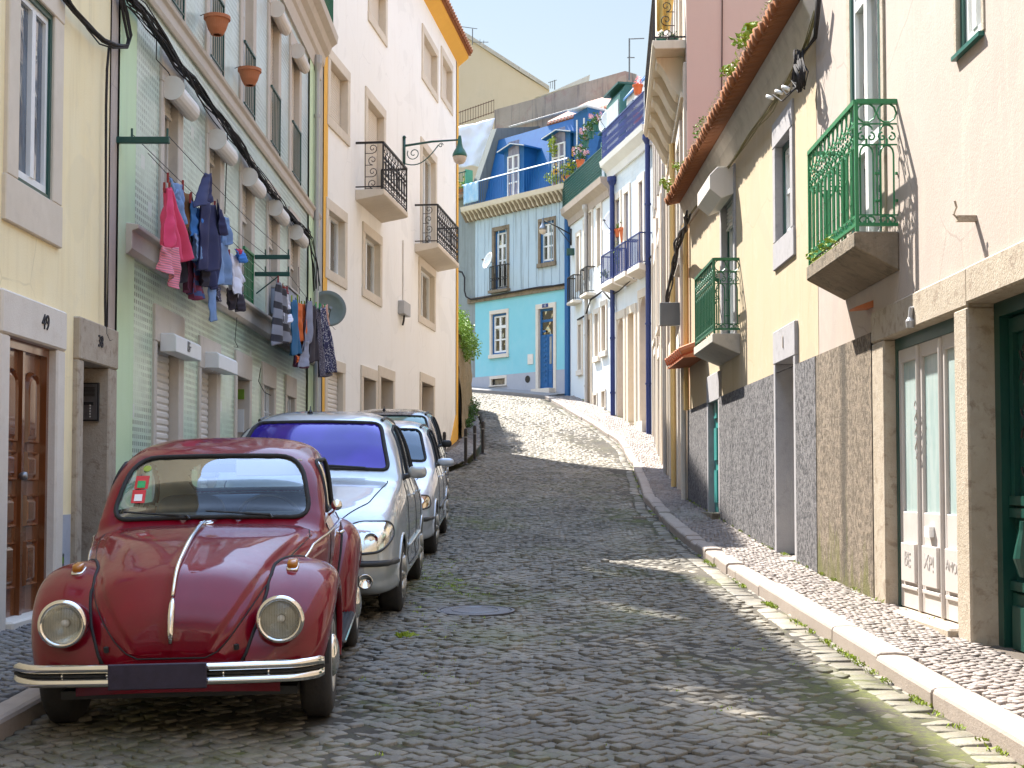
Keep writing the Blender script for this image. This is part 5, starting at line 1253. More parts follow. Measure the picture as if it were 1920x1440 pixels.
# mansard with dormers
nb, nt_ = -.35, -1.25; zm0 = zct + .5; zm1 = (FT.z_(934, 262, nt_) + FT.z_(1110, 213, nt_)) / 2; sm = FT.hit(906, 395, nb)[0]; s_t = FT.hit(935, 262, nt_)[0]
m = b.mb(); v = [(-.9, nb, zm0), (sm, nb, zm0), (s_t, nt_, zm1), (-.9, nt_, zm1), (-.9, -8, zm0), (sm, -8, zm0), (s_t, -8, zm1), (-.9, -8, zm1)]
m.add(v, [(0, 1, 2, 3), (1, 5, 6, 2), (4, 0, 3, 7), (3, 2, 6, 7)])
s_ = -.8
while False:
    m.add([(s_, nb + .003, zm0 + .01), (s_ + .025, nb + .003, zm0 + .01), (s_ + .025, nt_ + .003, zm1), (s_, nt_ + .003, zm1), (s_, nb + .006, zm0 + .01), (s_ + .025, nb + .006, zm0 + .01), (s_ + .025, nt_ + .006, zm1), (s_, nt_ + .006, zm1)], [(4, 5, 6, 7), (0, 4, 7, 3), (1, 5, 6, 2)]); s_ += .30
b.part(m, 'mansard', mt('blue_paint'))
def dormer(c, hw, zt, win_h):
    m = b.mb(); n0 = nb + .18; m.prism([(c - hw, zm0), (c + hw, zm0), (c + hw, zt - .14), (c, zt), (c - hw, zt - .14)], n0 - 1.6, n0, 1); o = b.part(m, 'dormer', mt('blue_paint'))
    m = b.mb(); P = [(c - hw - .22, zt - .20), (c, zt + .02), (c + hw + .22, zt - .20), (c + hw + .22, zt - .13), (c, zt + .09), (c - hw - .22, zt - .13)]; m.prism(P, n0 - 1.7, n0 + .2, 1); b.part(m, 'dormer_roof', mt('blue_paint'), o); m = b.mb(); m.tube([(c - hw - .22, n0 + .21, zt - .16), (c, n0 + .21, zt + .06), (c + hw + .22, n0 + .21, zt - .16)], .025, 4); b.part(m, 'dormer_edge', mt('white_paint'), o)
    zt2 = zm0 + win_h; b.frame(o, c - .36, c + .36, zm0 + .05, zt2 - .62, n0 + .01, mt('white_paint'), .06, (.5,), (.36, .68), t=.05)
    b.pane(o, c - .34, c + .34, zm0 + .08, zt2, n0 + .008, mt('pane_lilac')); return o
dormer(S(FT, 958), .62, Z(FT, 958, 272), 2.45); dormer(S(FT, 1044), .62, Z(FT, 1044, 246), 2.45)
m = b.mb(); n0 = nb + .1; c = -.55; m.prism([(c - .35, zm0), (c + .45, zm0), (c + .45, zm1 - .25), (c - .35, zm1 - .1)], n0 - 1.2, n0, 1); o = b.part(m, 'dormer', mt('blue_paint'))
m = b.mb(); m.box(c - .2, c - .14, n0, n0 + .04, zm0 + .3, zm1 - .5); m.box(c + .2, c + .26, n0, n0 + .04, zm0 + .3, zm1 - .5); m.box(c - .5, c + .6, n0 - 1, n0 + .2, zm1 - .1, zm1 - .04); b.part(m, 'dormer_trim', mt('white_paint'), o)
# terrace rail on the cornice
m = b.mb(); f = panel((-.4, .38), (LT - .05, .38)); z0 = zct + .48; m.tube([f(0, z0 + .95), f(f.L, z0 + .95)], .03, 5); rail_bars(m, f, z0 - .04, z0 + .95, .14, .011); b.part(m, 'terrace_railing', mt('blue_paint'))
m = b.mb(); m.tube([f(0, z0 + .985), f(f.L * .80, z0 + .985)], .015, 5); b.part(m, 'handrail', mt('white_paint'))
# tiled roof strip, its gutter pipe, the rendered party wall behind it
m = b.mb(); m.prism([(-1.3, zm1 + .0), (-1.22, zm1 + .07), (-3.6, zm1 + 1.35), (-3.6, zm1)], -1.0, S(FT, 984), 0)
o = b.part(m, 'roof', mt('roof_tile')); m = b.mb(); s_ = -1.0
while s_ < S(FT, 984):
    m.tube([(s_, -1.2, zm1 + .1), (s_, -3.6, zm1 + 1.4)], .07, 6); s_ += .2
tw = M('tile_pale', (.55, .26, .18), (.66, .48, .40), .8, 20, 1, .3, 60)
b.part(m, 'cover_tiles', tw, o)
m = b.mb()
def wq(px, py, n): s_, z = FT.hit(px, py, n); return (s_, z)
P = [wq(927, 262, -3.7), wq(927, 206, -3.7), wq(1000, 186, -3.7), wq(1098, 154, -3.7), wq(1172, 133, -3.7), wq(1176, 260, -3.7)]
m.prism(P, -4.4, -3.7, 1); b.part(m, 'party_wall', mt('grey_render'))
m = b.mb(); A = FT.hit(955, 238, -3.6); B_ = FT.hit(1118, 192, -3.6); m.tube([(A[0], -3.6, A[1]), (B_[0], -3.6, B_[1])], .045, 6); b.part(m, 'roof_pipe', mt('zinc'))
# slanting end wall at the left of the mansard, grey green
m = b.mb(); P = [(nb + .35, zm0), (nb + .3, zm0 + .9), (nt_ + .1, zm1 + .5), (-4, zm1 + 1.1), (-4, zm0)]
m.prism(P, max(sm, s_t) + .02, max(sm, s_t) + .4, 0); b.part(m, 'end_wall', M('mossy_render', (.13, .15, .135), (.19, .20, .18), .9, 2, 1, .4, 20, streak=.5, scol=(.07, .08, .07)))
m = b.mb(); m.tube([(-.1, .1, 4.5), (-.1, .1, zct - .1)], .12, 10); b.part(m, 'downpipe', mt('blue_paint'))
b.hole(0, 0, 0, 0)

# ---- grey narrow house at its left
FG = Frame(tuple(FT.P(LT, -.15, 0))[:2], tuple(FT.P(LT + 4, -.15, 0))[:2], -1)
b = Bld('grey_blue_house', 'weathered grey blue wall of the narrow house left of the turquoise one', 'house', FG, .5)
zg = Z(FG, 868, 368); b.wall(0, 4, -1, zg, mt('weathered_blue')); b.body(0, 4, -1, zg, mt('weathered_blue'))
m = b.mb(); m.box(0, 4, 0, .35, zg - .15, zg); b.part(m, 'balcony', mt('stone_dark')); m = b.mb(); f = panel((0, .3), (4, .3)); rail_frame(m, f, zg, zg + .95); rail_bars(m, f, zg, zg + .95, .11, .011); b.part(m, 'railing', mt('dark_teal_paint'))
m = b.mb(); m.box(0.02, .07, -.1, .3, zg, zg + 1.05); b.part(m, 'green_screen', M('mint', (.12, .42, .26), (.1, .36, .22), .6, 5, .5))

# ---- big bare gable behind
FB = Frame((6, 80), (-12, 80), -1)
b = Bld('beige_gable_house', 'big bare beige gable wall with sloping parapet rising behind the white house', 'house', FB, 6)
def wb(px, py, n=0): return FB.hit(px, py, n)
P = [wb(1030, 170), wb(980, 140), wb(920, 100), wb(880, 74), wb(800, 30), wb(700, 20), wb(700, 500), wb(1030, 500)]
m = b.mb(); m.prism(P, -8, 0, 1); b.part(m, 'wall', mt('beige_plaster'))
m = b.mb(); A, B_ = wb(880, 74), wb(1030, 170); C_ = wb(800, 30); m.prism([(A[0], A[1]), (B_[0], B_[1]), (B_[0], B_[1] + .25), (A[0], A[1] + .25), (C_[0], C_[1] + .25), (C_[0], C_[1])], -8.2, .12, 1); b.part(m, 'parapet', mt('concrete'))
# pale roof slab seen over the party wall
FS = Frame((8, 72), (-8, 72), -1)
b = Bld('pale_roof_house', 'pale low roof slab showing above the grey party wall', 'house', FS, 6)
a0, a1 = FS.hit(1003, 183), FS.hit(1103, 152); m = b.mb(); m.prism([(a0[0], a0[1]), (a1[0], a1[1]), (a1[0] - .1, a1[1] + .35), (a0[0] - .9, a0[1] + .32)], -4, 0, 1); b.part(m, 'roof', mt('stone_pale'))
m = b.mb(); m.box(a1[0] + .1, a0[0] - .5, -3.9, -.2, 10, a0[1] - .3); b.part(m, 'wall', mt('beige_plaster'))
# ------------------------------------------------------------------ cars
def pchip(x, y, q):
    """monotone cubic through (x, y[..., k]) evaluated at q"""
    x = np.asarray(x, float); y = np.asarray(y, float); h = np.diff(x); d = np.diff(y, axis=0) / h[:, None]
    m = np.zeros_like(y); m[0] = d[0]; m[-1] = d[-1]
    for i in range(1, len(x) - 1):
        w1 = 2 * h[i] + h[i - 1]; w2 = h[i] + 2 * h[i - 1]; s = d[i - 1] * d[i]; ok = s > 0
        with np.errstate(divide='ignore', invalid='ignore'): hm = (w1 + w2) / (w1 / d[i - 1] + w2 / d[i])
        m[i] = np.where(ok, hm, 0)
    i = np.clip(np.searchsorted(x, q) - 1, 0, len(x) - 2); t = ((q - x[i]) / h[i])[:, None]; hh = h[i][:, None]
    return (2 * t**3 - 3 * t**2 + 1) * y[i] + (t**3 - 2 * t**2 + t) * hh * m[i] + (-2 * t**3 + 3 * t**2) * y[i + 1] + (t**3 - t**2) * hh * m[i + 1]
def catmull(P, n, close_sym=True):
    """P (k, m, 2): sections of m points, evaluated at n+1 parameters (Catmull-Rom)"""
    k, m, _ = P.shape; t = np.linspace(0, m - 1, n + 1); i = np.clip(t.astype(int), 0, m - 2); f = (t - i)[None, :, None]
    first = P[:, 0] * [-1, 1] if False else 2 * P[:, 0] - P[:, 1]; last = P[:, -2] * [-1, 1]
    Q = np.concatenate([first[:, None], P, last[:, None]], 1)
    a, b, c, d = Q[:, i], Q[:, i + 1], Q[:, i + 2], Q[:, i + 3]
    return .5 * (2 * b + (c - a) * f + (2 * a - 5 * b + 4 * c - d) * f**2 + (3 * b - a - 3 * c + d) * f**3)

class Shell:
    def __init__(s, table, nu=320, nv=70, disp=None):
        T = np.array(table, float); y = T[:, 0]; yy = np.linspace(y[0], y[-1], nu + 1)
        V = pchip(y, T[:, 1:], yy)    # zb xb x1 z1 x2 z2 x3 z3 x4 z4 zt
        P = np.stack([np.stack([0 * yy, V[:, 0]], -1), np.stack([V[:, 1], V[:, 0]], -1)] + [V[:, [2 + 2 * i, 3 + 2 * i]] for i in range(4)] + [np.stack([0 * yy, V[:, 10]], -1)], 1)
        H = catmull(P, nv)
        half = np.stack([H[:, :, 0], np.repeat(yy[:, None], nv + 1, 1), H[:, :, 1]], -1)
        half[:, 0, 0] = 0; half[:, -1, 0] = 0
        if disp is not None:
            du = np.gradient(half, axis=0); dv = np.gradient(half, axis=1); n = np.cross(dv, du); n /= np.linalg.norm(n, axis=-1, keepdims=True) + 1e-9
            if n[nu // 2, nv, 2] < 0: n = -n
            half = half + n * disp(half)[..., None]
            half[:, -1, 0] = 0; half[:, 0, 0] = 0
        mir = half[:, ::-1] * [-1, 1, 1]
        s.P = np.concatenate([half, mir[:, 1:]], 1); s.nu = nu; s.nvt = s.P.shape[1] - 1
        s.C = (s.P[:-1, :-1] + s.P[1:, :-1] + s.P[1:, 1:] + s.P[:-1, 1:]) / 4
        du = np.gradient(s.P, axis=0); dv = np.gradient(s.P, axis=1); n = np.cross(dv, du); n /= np.linalg.norm(n, axis=-1, keepdims=True) + 1e-9
        if n[nu // 2, nv, 2] < 0: n = -n
        s.Nn = n
    def faces(s, mask):
        i, j = np.nonzero(mask); w = s.nvt + 1
        return np.stack([i * w + j, i * w + j + 1, (i + 1) * w + j + 1, (i + 1) * w + j], 1)
    def obj(s, name, mask, mat, parent, off=0.0, smooth=True, solid=0):
        F = s.faces(mask); V = (s.P + s.Nn * off).reshape(-1, 3); u, inv = np.unique(F, return_inverse=True)
        me = bpy.data.meshes.new(name); me.from_pydata(V[u].tolist(), [], inv.reshape(F.shape).tolist()); me.materials.append(mat)
        if smooth: me.polygons.foreach_set('use_smooth', [True] * len(me.polygons))
        o = bpy.data.objects.new(name, me); C.objects.link(o); o.parent = parent
        if solid: md = o.modifiers.new('solid', 'SOLIDIFY'); md.thickness = solid; md.offset = -1
        return o
    def lift(s, pts, axes, cond, off=.002, k=14):
        """2D points in the projection on axes -> 3D points on the surface"""
        V = s.P.reshape(-1, 3); Nn = s.Nn.reshape(-1, 3); sel = cond(V, Nn); V = V[sel]; Nn = Nn[sel]; A = V[:, axes]; out = []
        for p in pts:
            d = np.sum((A - np.array(p)) ** 2, 1); i = np.argpartition(d, k)[:k]; w = np.exp(-d[i] / (d[i].mean() + 1e-9)); w /= w.sum()
            q = (V[i] * w[:, None]).sum(0); nn = (Nn[i] * w[:, None]).sum(0); q[axes[0]] = p[0]; q[axes[1]] = p[1]; out.append(tuple(q + nn / (np.linalg.norm(nn) + 1e-9) * off))
        return out
def rpoly(pts, r, n=6):
    """round the corners of a polygon; r single or per corner"""
    out = []; m = len(pts)
    for i in range(m):
        p = Vector(pts[i]); a = (Vector(pts[i - 1]) - p); b = (Vector(pts[(i + 1) % m]) - p); rr = r[i] if isinstance(r, (list, tuple)) else r
        ra = min(rr, a.length * .48); rb = min(rr, b.length * .48); A = p + a.normalized() * ra; B = p + b.normalized() * rb
        for k in range(n + 1): t = k / n; q = A * (1 - t) ** 2 + p * 2 * t * (1 - t) + B * t * t; out.append((q.x, q.y))
    return out
def densify(P, step=.02, closed=True):
    out = []; m = len(P)
    for i in range(m if closed else m - 1):
        a = Vector(P[i]); b = Vector(P[(i + 1) % m]); k = max(1, int((b - a).length / step))
        for j in range(k): q = a + (b - a) * j / k; out.append((q.x, q.y))
    if not closed: out.append(tuple(P[-1]))
    return out
def inpoly(A, poly):
    x, y = A[..., 0], A[..., 1]; r = np.zeros(x.shape, bool); n = len(poly); j = n - 1
    for i in range(n):
        xi, yi = poly[i]; xj, yj = poly[j]
        c = ((yi > y) != (yj > y)) & (x < (xj - xi) * (y - yi) / (yj - yi + 1e-12) + xi); r ^= c; j = i
    return r
def pmat(name, c, metal=0.0, rough=.25, coat=1.0, c2=None, flake=0):
    m, nt, b = _new(name); v = opos(nt)
    n = noise(nt, v, 3, 5, .6); cc = mix(nt, ramp(nt, n, [(.35, (0, 0, 0)), (.7, (1, 1, 1))]), c, c2 or tuple(x * .85 for x in c))
    nt.links.new(cc, b.inputs['Base Color']); b.inputs['Metallic'].default_value = metal
    d = noise(nt, v, 14, 5, .7); nt.links.new(ramp(nt, d, [(.4, (rough,) * 3), (.75, (min(1, rough + .14),) * 3)]), b.inputs['Roughness'])
    b.inputs['Coat Weight'].default_value = coat; b.inputs['Coat Roughness'].default_value = .035
    return m
MATS['red_car_paint'] = pmat('red_car_paint', (.175, .0, .009), 0, .4, .75, (.13, .0, .007)); MATS['red_car_paint'].node_tree.nodes['Principled BSDF'].inputs['Specular IOR Level'].default_value = .12
MATS['silver_car_paint'] = pmat('silver_car_paint', (.44, .47, .48), .45, .3, 1.0)
MATS['silver_car_paint_b'] = pmat('silver_car_paint_b', (.54, .59, .66), .4, .32, 1.0)
MATS['dark_car_paint'] = pmat('dark_car_paint', (.02, .025, .035), .2, .25, 1.0)
MATS['chrome'] = pmat('chrome', (.82, .80, .77), 1.0, .06, 0, (.7, .68, .65))
MATS['rubber'] = M('rubber', (.012, .012, .012), (.022, .021, .02), .8, 20, .8, .3, 80, obj=True)
MATS['tyre'] = M('tyre', (.016, .015, .015), (.035, .032, .03), .85, 12, 1, .3, 60, obj=True, spot=.3, spcol=(.06, .05, .04))
MATS['rim'] = pmat('rim', (.50, .49, .46), .7, .35, .2)
MATS['dark_trim'] = M('dark_trim', (.03, .032, .035), (.04, .04, .04), .5, 20, .5, obj=True)
MATS['headliner'] = M('headliner', (.55, .52, .45), (.5, .47, .4), .8, 5, .5, obj=True)
MATS['seat_vinyl'] = M('seat_vinyl', (.035, .06, .12), (.03, .05, .1), .5, 6, .5, obj=True)
MATS['amber'] = pmat('amber', (.42, .15, .008), 0, .15, .6)
MATS['bowl'] = pmat('bowl', (.86, .84, .78), .9, .17, 0)
MATS['car_glass'] = clear_glass('car_glass', (.74, .84, .84), 0, .3)
MATS['lens_glass'] = clear_glass('lens_glass', (.93, .94, .92))
def coated_glass(name, c, c2):
    m, nt, b = _new(name); lw = N(nt, 'ShaderNodeLayerWeight', {0: .4}); v = opos(nt)
    cc = mix(nt, ramp(nt, noise(nt, v, .9, 3, .5), [(.4, (0, 0, 0)), (.65, (1, 1, 1))]), c, c2); nt.links.new(cc, b.inputs['Base Color'])
    b.inputs['Metallic'].default_value = .12; b.inputs['Roughness'].default_value = .07; b.inputs['Coat Weight'].default_value = .35; b.inputs['Coat Roughness'].default_value = .02
    b.inputs['Specular Tint'].default_value = (.35, .25, 1, 1); return m
MATS['purple_glass'] = coated_glass('purple_glass', (.02, .012, .16), (.085, .035, .42))
MATS['dark_car_glass'] = coated_glass('dark_car_glass', (.01, .035, .06), (.02, .06, .09)); MATS['dark_car_glass'].node_tree.nodes['Principled BSDF'].inputs['Specular Tint'].default_value = (1, 1, 1, 1)
MATS['pale_car_glass'] = coated_glass('pale_car_glass', (.16, .26, .20), (.2, .3, .26)); MATS['pale_car_glass'].node_tree.nodes['Principled BSDF'].inputs['Specular Tint'].default_value = (1, 1, 1, 1)

def wheel(root, x, y, z, R_, wd, rimr, side, mats=('tyre', 'rim', 'chrome'), hub='dome', spokes=0, steer=0.0):
    """side +1: outer face towards +x"""
    ax = Vector((side * math.cos(steer), side * math.sin(steer) , 0)); c = Vector((x, y, z)) - ax * wd / 2
    m = MB(); pr = [(rimr, 0), (rimr + .012, -.004), (R_ * .80, -.006), (R_ - .035, .0), (R_ - .008, .018), (R_, .035), (R_, wd - .035), (R_ - .008, wd - .018), (R_ - .035, wd), (R_ * .80, wd + .006), (rimr + .012, wd + .004), (rimr, wd - .004), (rimr - .01, wd - .03), (rimr - .01, .03), (rimr, 0)]
    m.lathe(pr, c, ax, 48, caps=False)
    nb = 60
    o = m.build('wheel', mt(mats[0]), root, smooth=True)
    m = MB(); w = wd
    pr = [(rimr + .004, w + .002), (rimr - .008, w + .006), (rimr - .02, w - .002), (rimr - .035, w - .035), (rimr * .70, w - .042), (rimr * .62, w - .018), (rimr * .42, w - .01), (0, w - .008)]
    m.lathe(pr, c, ax, 40, caps=False); m.lathe([(rimr - .005, .02), (0, .02)], c, ax, 24, caps=False)
    Mx = rot_to(ax)
    if spokes:
        for k in range(spokes):
            a = 2 * math.pi * k / spokes; d = Mx @ Vector((math.cos(a), math.sin(a), 0)); m.tube([c + ax * (w - .002) + d * .03, c + ax * (w + .0) + d * (rimr - .015)], [.035, .022], 6)
    else:
        for k in range(12):
            a = 2 * math.pi * k / 12; d = Mx @ Vector((math.cos(a), math.sin(a), 0)); p = c + ax * (w - .036) + d * rimr * .79; m.lathe([(.012, 0), (.010, .006)], p, ax, 6)
    m.build('rim', mt(mats[1]), o, smooth=True)
    m = MB()
    pr = [(rimr * .60, w - .02), (rimr * .60, w + .004), (rimr * .52, w + .018), (rimr * .38, w + .028), (rimr * .2, w + .034), (0, w + .036)] if hub == 'dome' else [(rimr * .25, w - .01), (rimr * .25, w + .01), (rimr * .1, w + .016), (0, w + .016)]
    m.lathe(pr, c, ax, 32, caps=False); m.build('hub_cap', mt(mats[2]), o, smooth=True); return o
def seam(sh, root, pts, axes, cond, r=.004, name='seam', mat='rubber', closed=False, off=.0, n=5, step=.03, lift_k=4, parent=None):
    m = MB(); m.tube(sh.lift(densify(pts, step, closed), axes, cond, off, lift_k), r, n, closed=closed); return m
def cushion(cx, cy, cz, sx, sy, sz, rx=0.0, p=.45):
    """rounded box as MB (superellipsoid)"""
    m = MB(); vs = []; nu, nv = 20, 12
    def sg(a, e): return math.copysign(abs(a) ** e, a)
    ca, sa = math.cos(rx), math.sin(rx)
    def fn(u, v):
        a = 2 * math.pi * u; b = -math.pi / 2 + math.pi * v
        x = sx * sg(math.cos(b), p) * sg(math.cos(a), p); y = sy * sg(math.cos(b), p) * sg(math.sin(a), p); z = sz * sg(math.sin(b), p)
        return (cx + x, cy + y * ca - z * sa, cz + y * sa + z * ca)
    m.grid(fn, nu, nv); return m

# ---------------------------------------------------------------- the red beetle-shaped car
def make_red_car():
    root = thing('vintage_car', 'glossy dark red rounded vintage car with chrome bumper and round headlights, nearest on the left', 'car')
    red = mt('red_car_paint'); ch = mt('chrome')
    T = [[-.660, .37, .20, .25, .39, .26, .42, .23, .445, .12, .455, .46], [-.650, .355, .25, .30, .39, .315, .455, .285, .51, .16, .54, .55], [-.62, .345, .30, .345, .41, .36, .485, .325, .575, .19, .625, .638],
         [-.56, .325, .345, .395, .425, .41, .53, .365, .645, .22, .705, .72], [-.47, .29, .385, .43, .43, .445, .58, .40, .71, .25, .785, .803], [-.30, .26, .43, .47, .45, .50, .62, .455, .765, .29, .84, .862],
         [0, .24, .46, .50, .48, .55, .68, .52, .83, .35, .912, .935], [.30, .22, .50, .55, .50, .61, .76, .59, .885, .41, .955, .975],
         [.55, .21, .55, .62, .52, .665, .80, .645, .91, .47, .975, .992], [.62, .21, .56, .63, .53, .675, .82, .655, .925, .515, .995, 1.012],
         [.70, .21, .57, .64, .54, .68, .84, .66, .955, .56, 1.065, 1.095], [.85, .21, .58, .65, .55, .685, .86, .655, .995, .56, 1.225, 1.27],
         [1.0, .21, .58, .65, .55, .69, .87, .65, 1.02, .545, 1.335, 1.395], [1.15, .21, .58, .655, .55, .69, .88, .645, 1.04, .54, 1.385, 1.45],
         [1.45, .21, .58, .655, .55, .69, .88, .64, 1.05, .535, 1.425, 1.497], [1.8, .21, .58, .65, .55, .685, .88, .63, 1.05, .525, 1.405, 1.478],
         [2.1, .22, .56, .64, .55, .67, .87, .61, 1.03, .50, 1.325, 1.398], [2.4, .24, .52, .62, .54, .64, .84, .57, 1.0, .45, 1.175, 1.245],
         [2.7, .26, .48, .57, .52, .58, .78, .51, .92, .36, 1.03, 1.07], [3.0, .30, .40, .48, .50, .48, .70, .41, .82, .25, .87, .89],
         [3.2, .34, .30, .38, .48, .38, .60, .32, .69, .18, .73, .745], [3.28, .40, .22, .28, .48, .28, .55, .24, .60, .13, .63, .64]]
    hz = np.array([.40, .425, .45, .50, .565, .65, .78, .86, .94, 1.1]); hx = np.array([.05, .16, .215, .265, .312, .37, .452, .52, .598, .60])
    def sm(x): x = np.clip(x, 0, 1); return x * x * (3 - 2 * x)
    def disp(P):
        y = P[..., 1]; x = np.abs(P[..., 0]); w = np.interp(P[..., 2], hz, hx); up = sm((P[..., 2] - .42) / .02) * (y < .7)
        on = sm((w - x) / .012) * sm((.555 - y) / .015) * up
        inner = sm((w - .055 - x) / .035) * sm((.52 - y) / .05) * sm((P[..., 2] - .47) / .05) * (y < .7)
        ridge = np.exp(-(x / .03) ** 2) * .006 * sm((.5 - y) / .1) * up
        return .007 * on + .010 * inner + ridge * on
    sh = Shell(T, 420, 90, disp); C3 = sh.C
    ws = rpoly([(-.575, 1.022), (-.495, 1.372), (.495, 1.372), (.575, 1.022)], [.11, .14, .14, .11])
    ws = [(x, z + .012 * (1 - (x / .56) ** 2)) for x, z in densify(ws, .03)]
    sw = rpoly([(.905, 1.045), (1.035, 1.315), (1.10, 1.345), (1.64, 1.350), (1.675, 1.045)], [.03, .03, .05, .06, .04])
    qw = rpoly([(1.765, 1.05), (1.745, 1.345), (1.93, 1.325), (2.13, 1.19), (2.14, 1.06)], [.05, .05, .06, .08, .05])
    rw_ = rpoly([(-.42, 1.13), (-.37, 1.335), (.37, 1.335), (.42, 1.13)], [.08, .09, .09, .08])
    front = (C3[..., 1] < 1.15) & (C3[..., 1] > .5); m_ws = inpoly(C3[..., [0, 2]], ws) & front
    m_s = inpoly(C3[..., [1, 2]], sw) & (np.abs(C3[..., 0]) > .4); m_q = inpoly(C3[..., [1, 2]], qw) & (np.abs(C3[..., 0]) > .4)
    m_r = inpoly(C3[..., [0, 2]], rw_) & (C3[..., 1] > 1.9)
    allg = m_ws | m_s | m_q | m_r
    body = sh.obj('body', ~allg, red, root)
    for e in (0, -1):
        m = MB(); ring = [tuple(p) for p in sh.P[e]]; c = tuple(sh.P[e].mean(0)); m.add(ring + [c], [(i, i + 1, len(ring)) for i in range(len(ring) - 1)]); m.build('end_panel', red, root, smooth=True)
    inner = sh.obj('headliner', ~allg & (C3[..., 2] > 1.04) & (C3[..., 1] > .75) & (C3[..., 1] < 2.6), mt('headliner'), root, -.022)
    cF = lambda V, n: (V[:, 1] < 1.2) & (V[:, 1] > .45); cB = lambda V, n: V[:, 1] > 1.85
    cR = lambda V, n: V[:, 0] > .42; cL = lambda V, n: V[:, 0] < -.42
    g = sh.obj('windscreen', m_ws, mt('car_glass'), root, -.006)
    m = MB(); m.tube(sh.lift(densify(ws, .03), [0, 2], cF, .002), .0135, 8, closed=True); m.build('windscreen_seal', mt('rubber'), g, smooth=True)
    m = MB()
    g = sh.obj('rear_window', m_r, mt('car_glass'), root, -.006); m.tube(sh.lift(densify(rw_, .03), [0, 2], cB, .002), .012, 8, closed=True); m.build('rear_seal', mt('rubber'), g, smooth=True)
    for cond, sgn in ((cR, 1), (cL, -1)):
        sel = (np.sign(C3[..., 0]) == sgn)
        g = sh.obj('side_window', m_s & sel, mt('car_glass'), root, -.006)
        m = MB(); m.tube(sh.lift(densify(sw, .03), [1, 2], cond, .002), .012, 8, closed=True); m.build('window_seal', mt('rubber'), g, smooth=True)
        m = MB(); m.tube(sh.lift(densify([(y * .985 + .02, z * .985 + .018) for y, z in sw], .03), [1, 2], cond, .006), .005, 6, closed=True)
        m.tube(sh.lift(densify([(1.115, 1.05), (1.115, 1.345)], .03, False), [1, 2], cond, .004), .008, 6); m.build('window_trim', ch, g, smooth=True)
        g = sh.obj('quarter_window', m_q & sel, mt('car_glass'), root, -.006)
        m = MB(); m.tube(sh.lift(densify(qw, .03), [1, 2], cond, .002), .012, 8, closed=True); m.build('window_seal', mt('rubber'), g, smooth=True)
        # waist trim, door seams, handle, vent latch
        m = MB(); m.tube(sh.lift(densify([(.05, .80), (.35, .885), (.7, .93), (1.2, .945), (1.7, .945), (2.2, .92), (2.55, .85)], .05, False), [1, 2], cond if sgn > 0 else cond, .004), .0075, 6)
        m.build('waist_trim', ch, root, smooth=True)
        m = MB(); m.tube(sh.lift(densify(rpoly([(.745, .985), (.735, .42), (1.705, .42), (1.715, 1.0)], [.01, .08, .1, .01])[3:-3], .04, False), [1, 2], cond, .0005), .0045, 5); m.build('door_seam', mt('rubber'), root)
        m = MB(); P = sh.lift([(1.50, .875), (1.53, .88), (1.60, .88), (1.63, .875)], [1, 2], cond, .02); P[0] = tuple(Vector(P[0]) - Vector((sgn * .02, 0, 0))); P[-1] = tuple(Vector(P[-1]) - Vector((sgn * .02, 0, 0))); m.tube(P, .010, 8); m.build('door_handle', ch, root, smooth=True)
        m = MB(); P = sh.lift([(.90, 1.02)], [1, 2], cond, .01)[0]
        if sgn < 0: continue
        m.tube([P, (P[0] + sgn * .03, P[1] - .01, P[2] + .02), (P[0] + sgn * .045, P[1] - .02, P[2] + .05)], .007, 6)
        m.lathe([(.0, -.012), (.03, -.008), (.034, 0), (.028, .006), (0, .008)], (P[0] + sgn * .05, P[1] - .02, P[2] + .06), (0, 1, .1), 16); m.build('wing_mirror', ch, root, smooth=True)
    # bonnet seam, spine, badge, handle
    topc = lambda V, n: (n[:, 2] > -.2) & (V[:, 2] > .44) & (V[:, 1] < .72)
    fc = lambda V, n: (V[:, 1] < .50) & (V[:, 2] > .38) & ((n[:, 2] > .02) | (V[:, 1] < -.5))
    zz_ = np.concatenate([np.linspace(.425, .60, 14), np.linspace(.62, .925, 24)])
    m = MB(); R_ = sh.lift([(float(np.interp(q, hz, hx)), float(q)) for q in zz_], [0, 2], lambda V, n: fc(V, n) & (V[:, 0] > 0), -.001, 10); L_ = [(-p[0], p[1], p[2]) for p in R_]
    e_ = R_[-1]; cw = sh.lift([(x, .558) for x in np.linspace(-.57, .57, 40)], [0, 1], topc, -.001, 10)
    m.tube([(-p[0], p[1], p[2]) for p in R_[::-1]] + R_, .0042, 5); m.tube(cw, .0042, 5)
    for q, w_ in ((R_[-1], cw[-1]), (L_[-1], cw[0])): m.tube([q, tuple((Vector(q) + Vector(w_)) / 2 + Vector((0, 0, .006))), w_], .0055, 5)
    m.build('bonnet_seam', mt('rubber'), root)
    m = MB(); P = sh.lift([(0.0, y) for y in np.linspace(.44, -.60, 38)], [0, 1], topc, .018, 6); m.tube(P, [.008 + .004 * math.sin(math.pi * i / 37) for i in range(38)], 8)
    m.build('bonnet_strip', ch, root, smooth=True)
    m = MB(); P = sh.lift([(0.0, z) for z in np.linspace(.70, .50, 8)], [0, 2], fc, .014, 8); m.tube(P, [.010, .016, .018, .018, .017, .016, .014, .012], 8); m.build('bonnet_handle', ch, root, smooth=True)
    P = sh.lift([(0.0, .475)], [0, 1], topc, .004)[0]; m = MB(); m.lathe([(.042, 0), (.042, .008), (.036, .012), (.034, .008), (0, .010)], P, (0, -.12, 1), 28); bd = m.build('bonnet_badge', ch, root, smooth=True)
    m = MB()
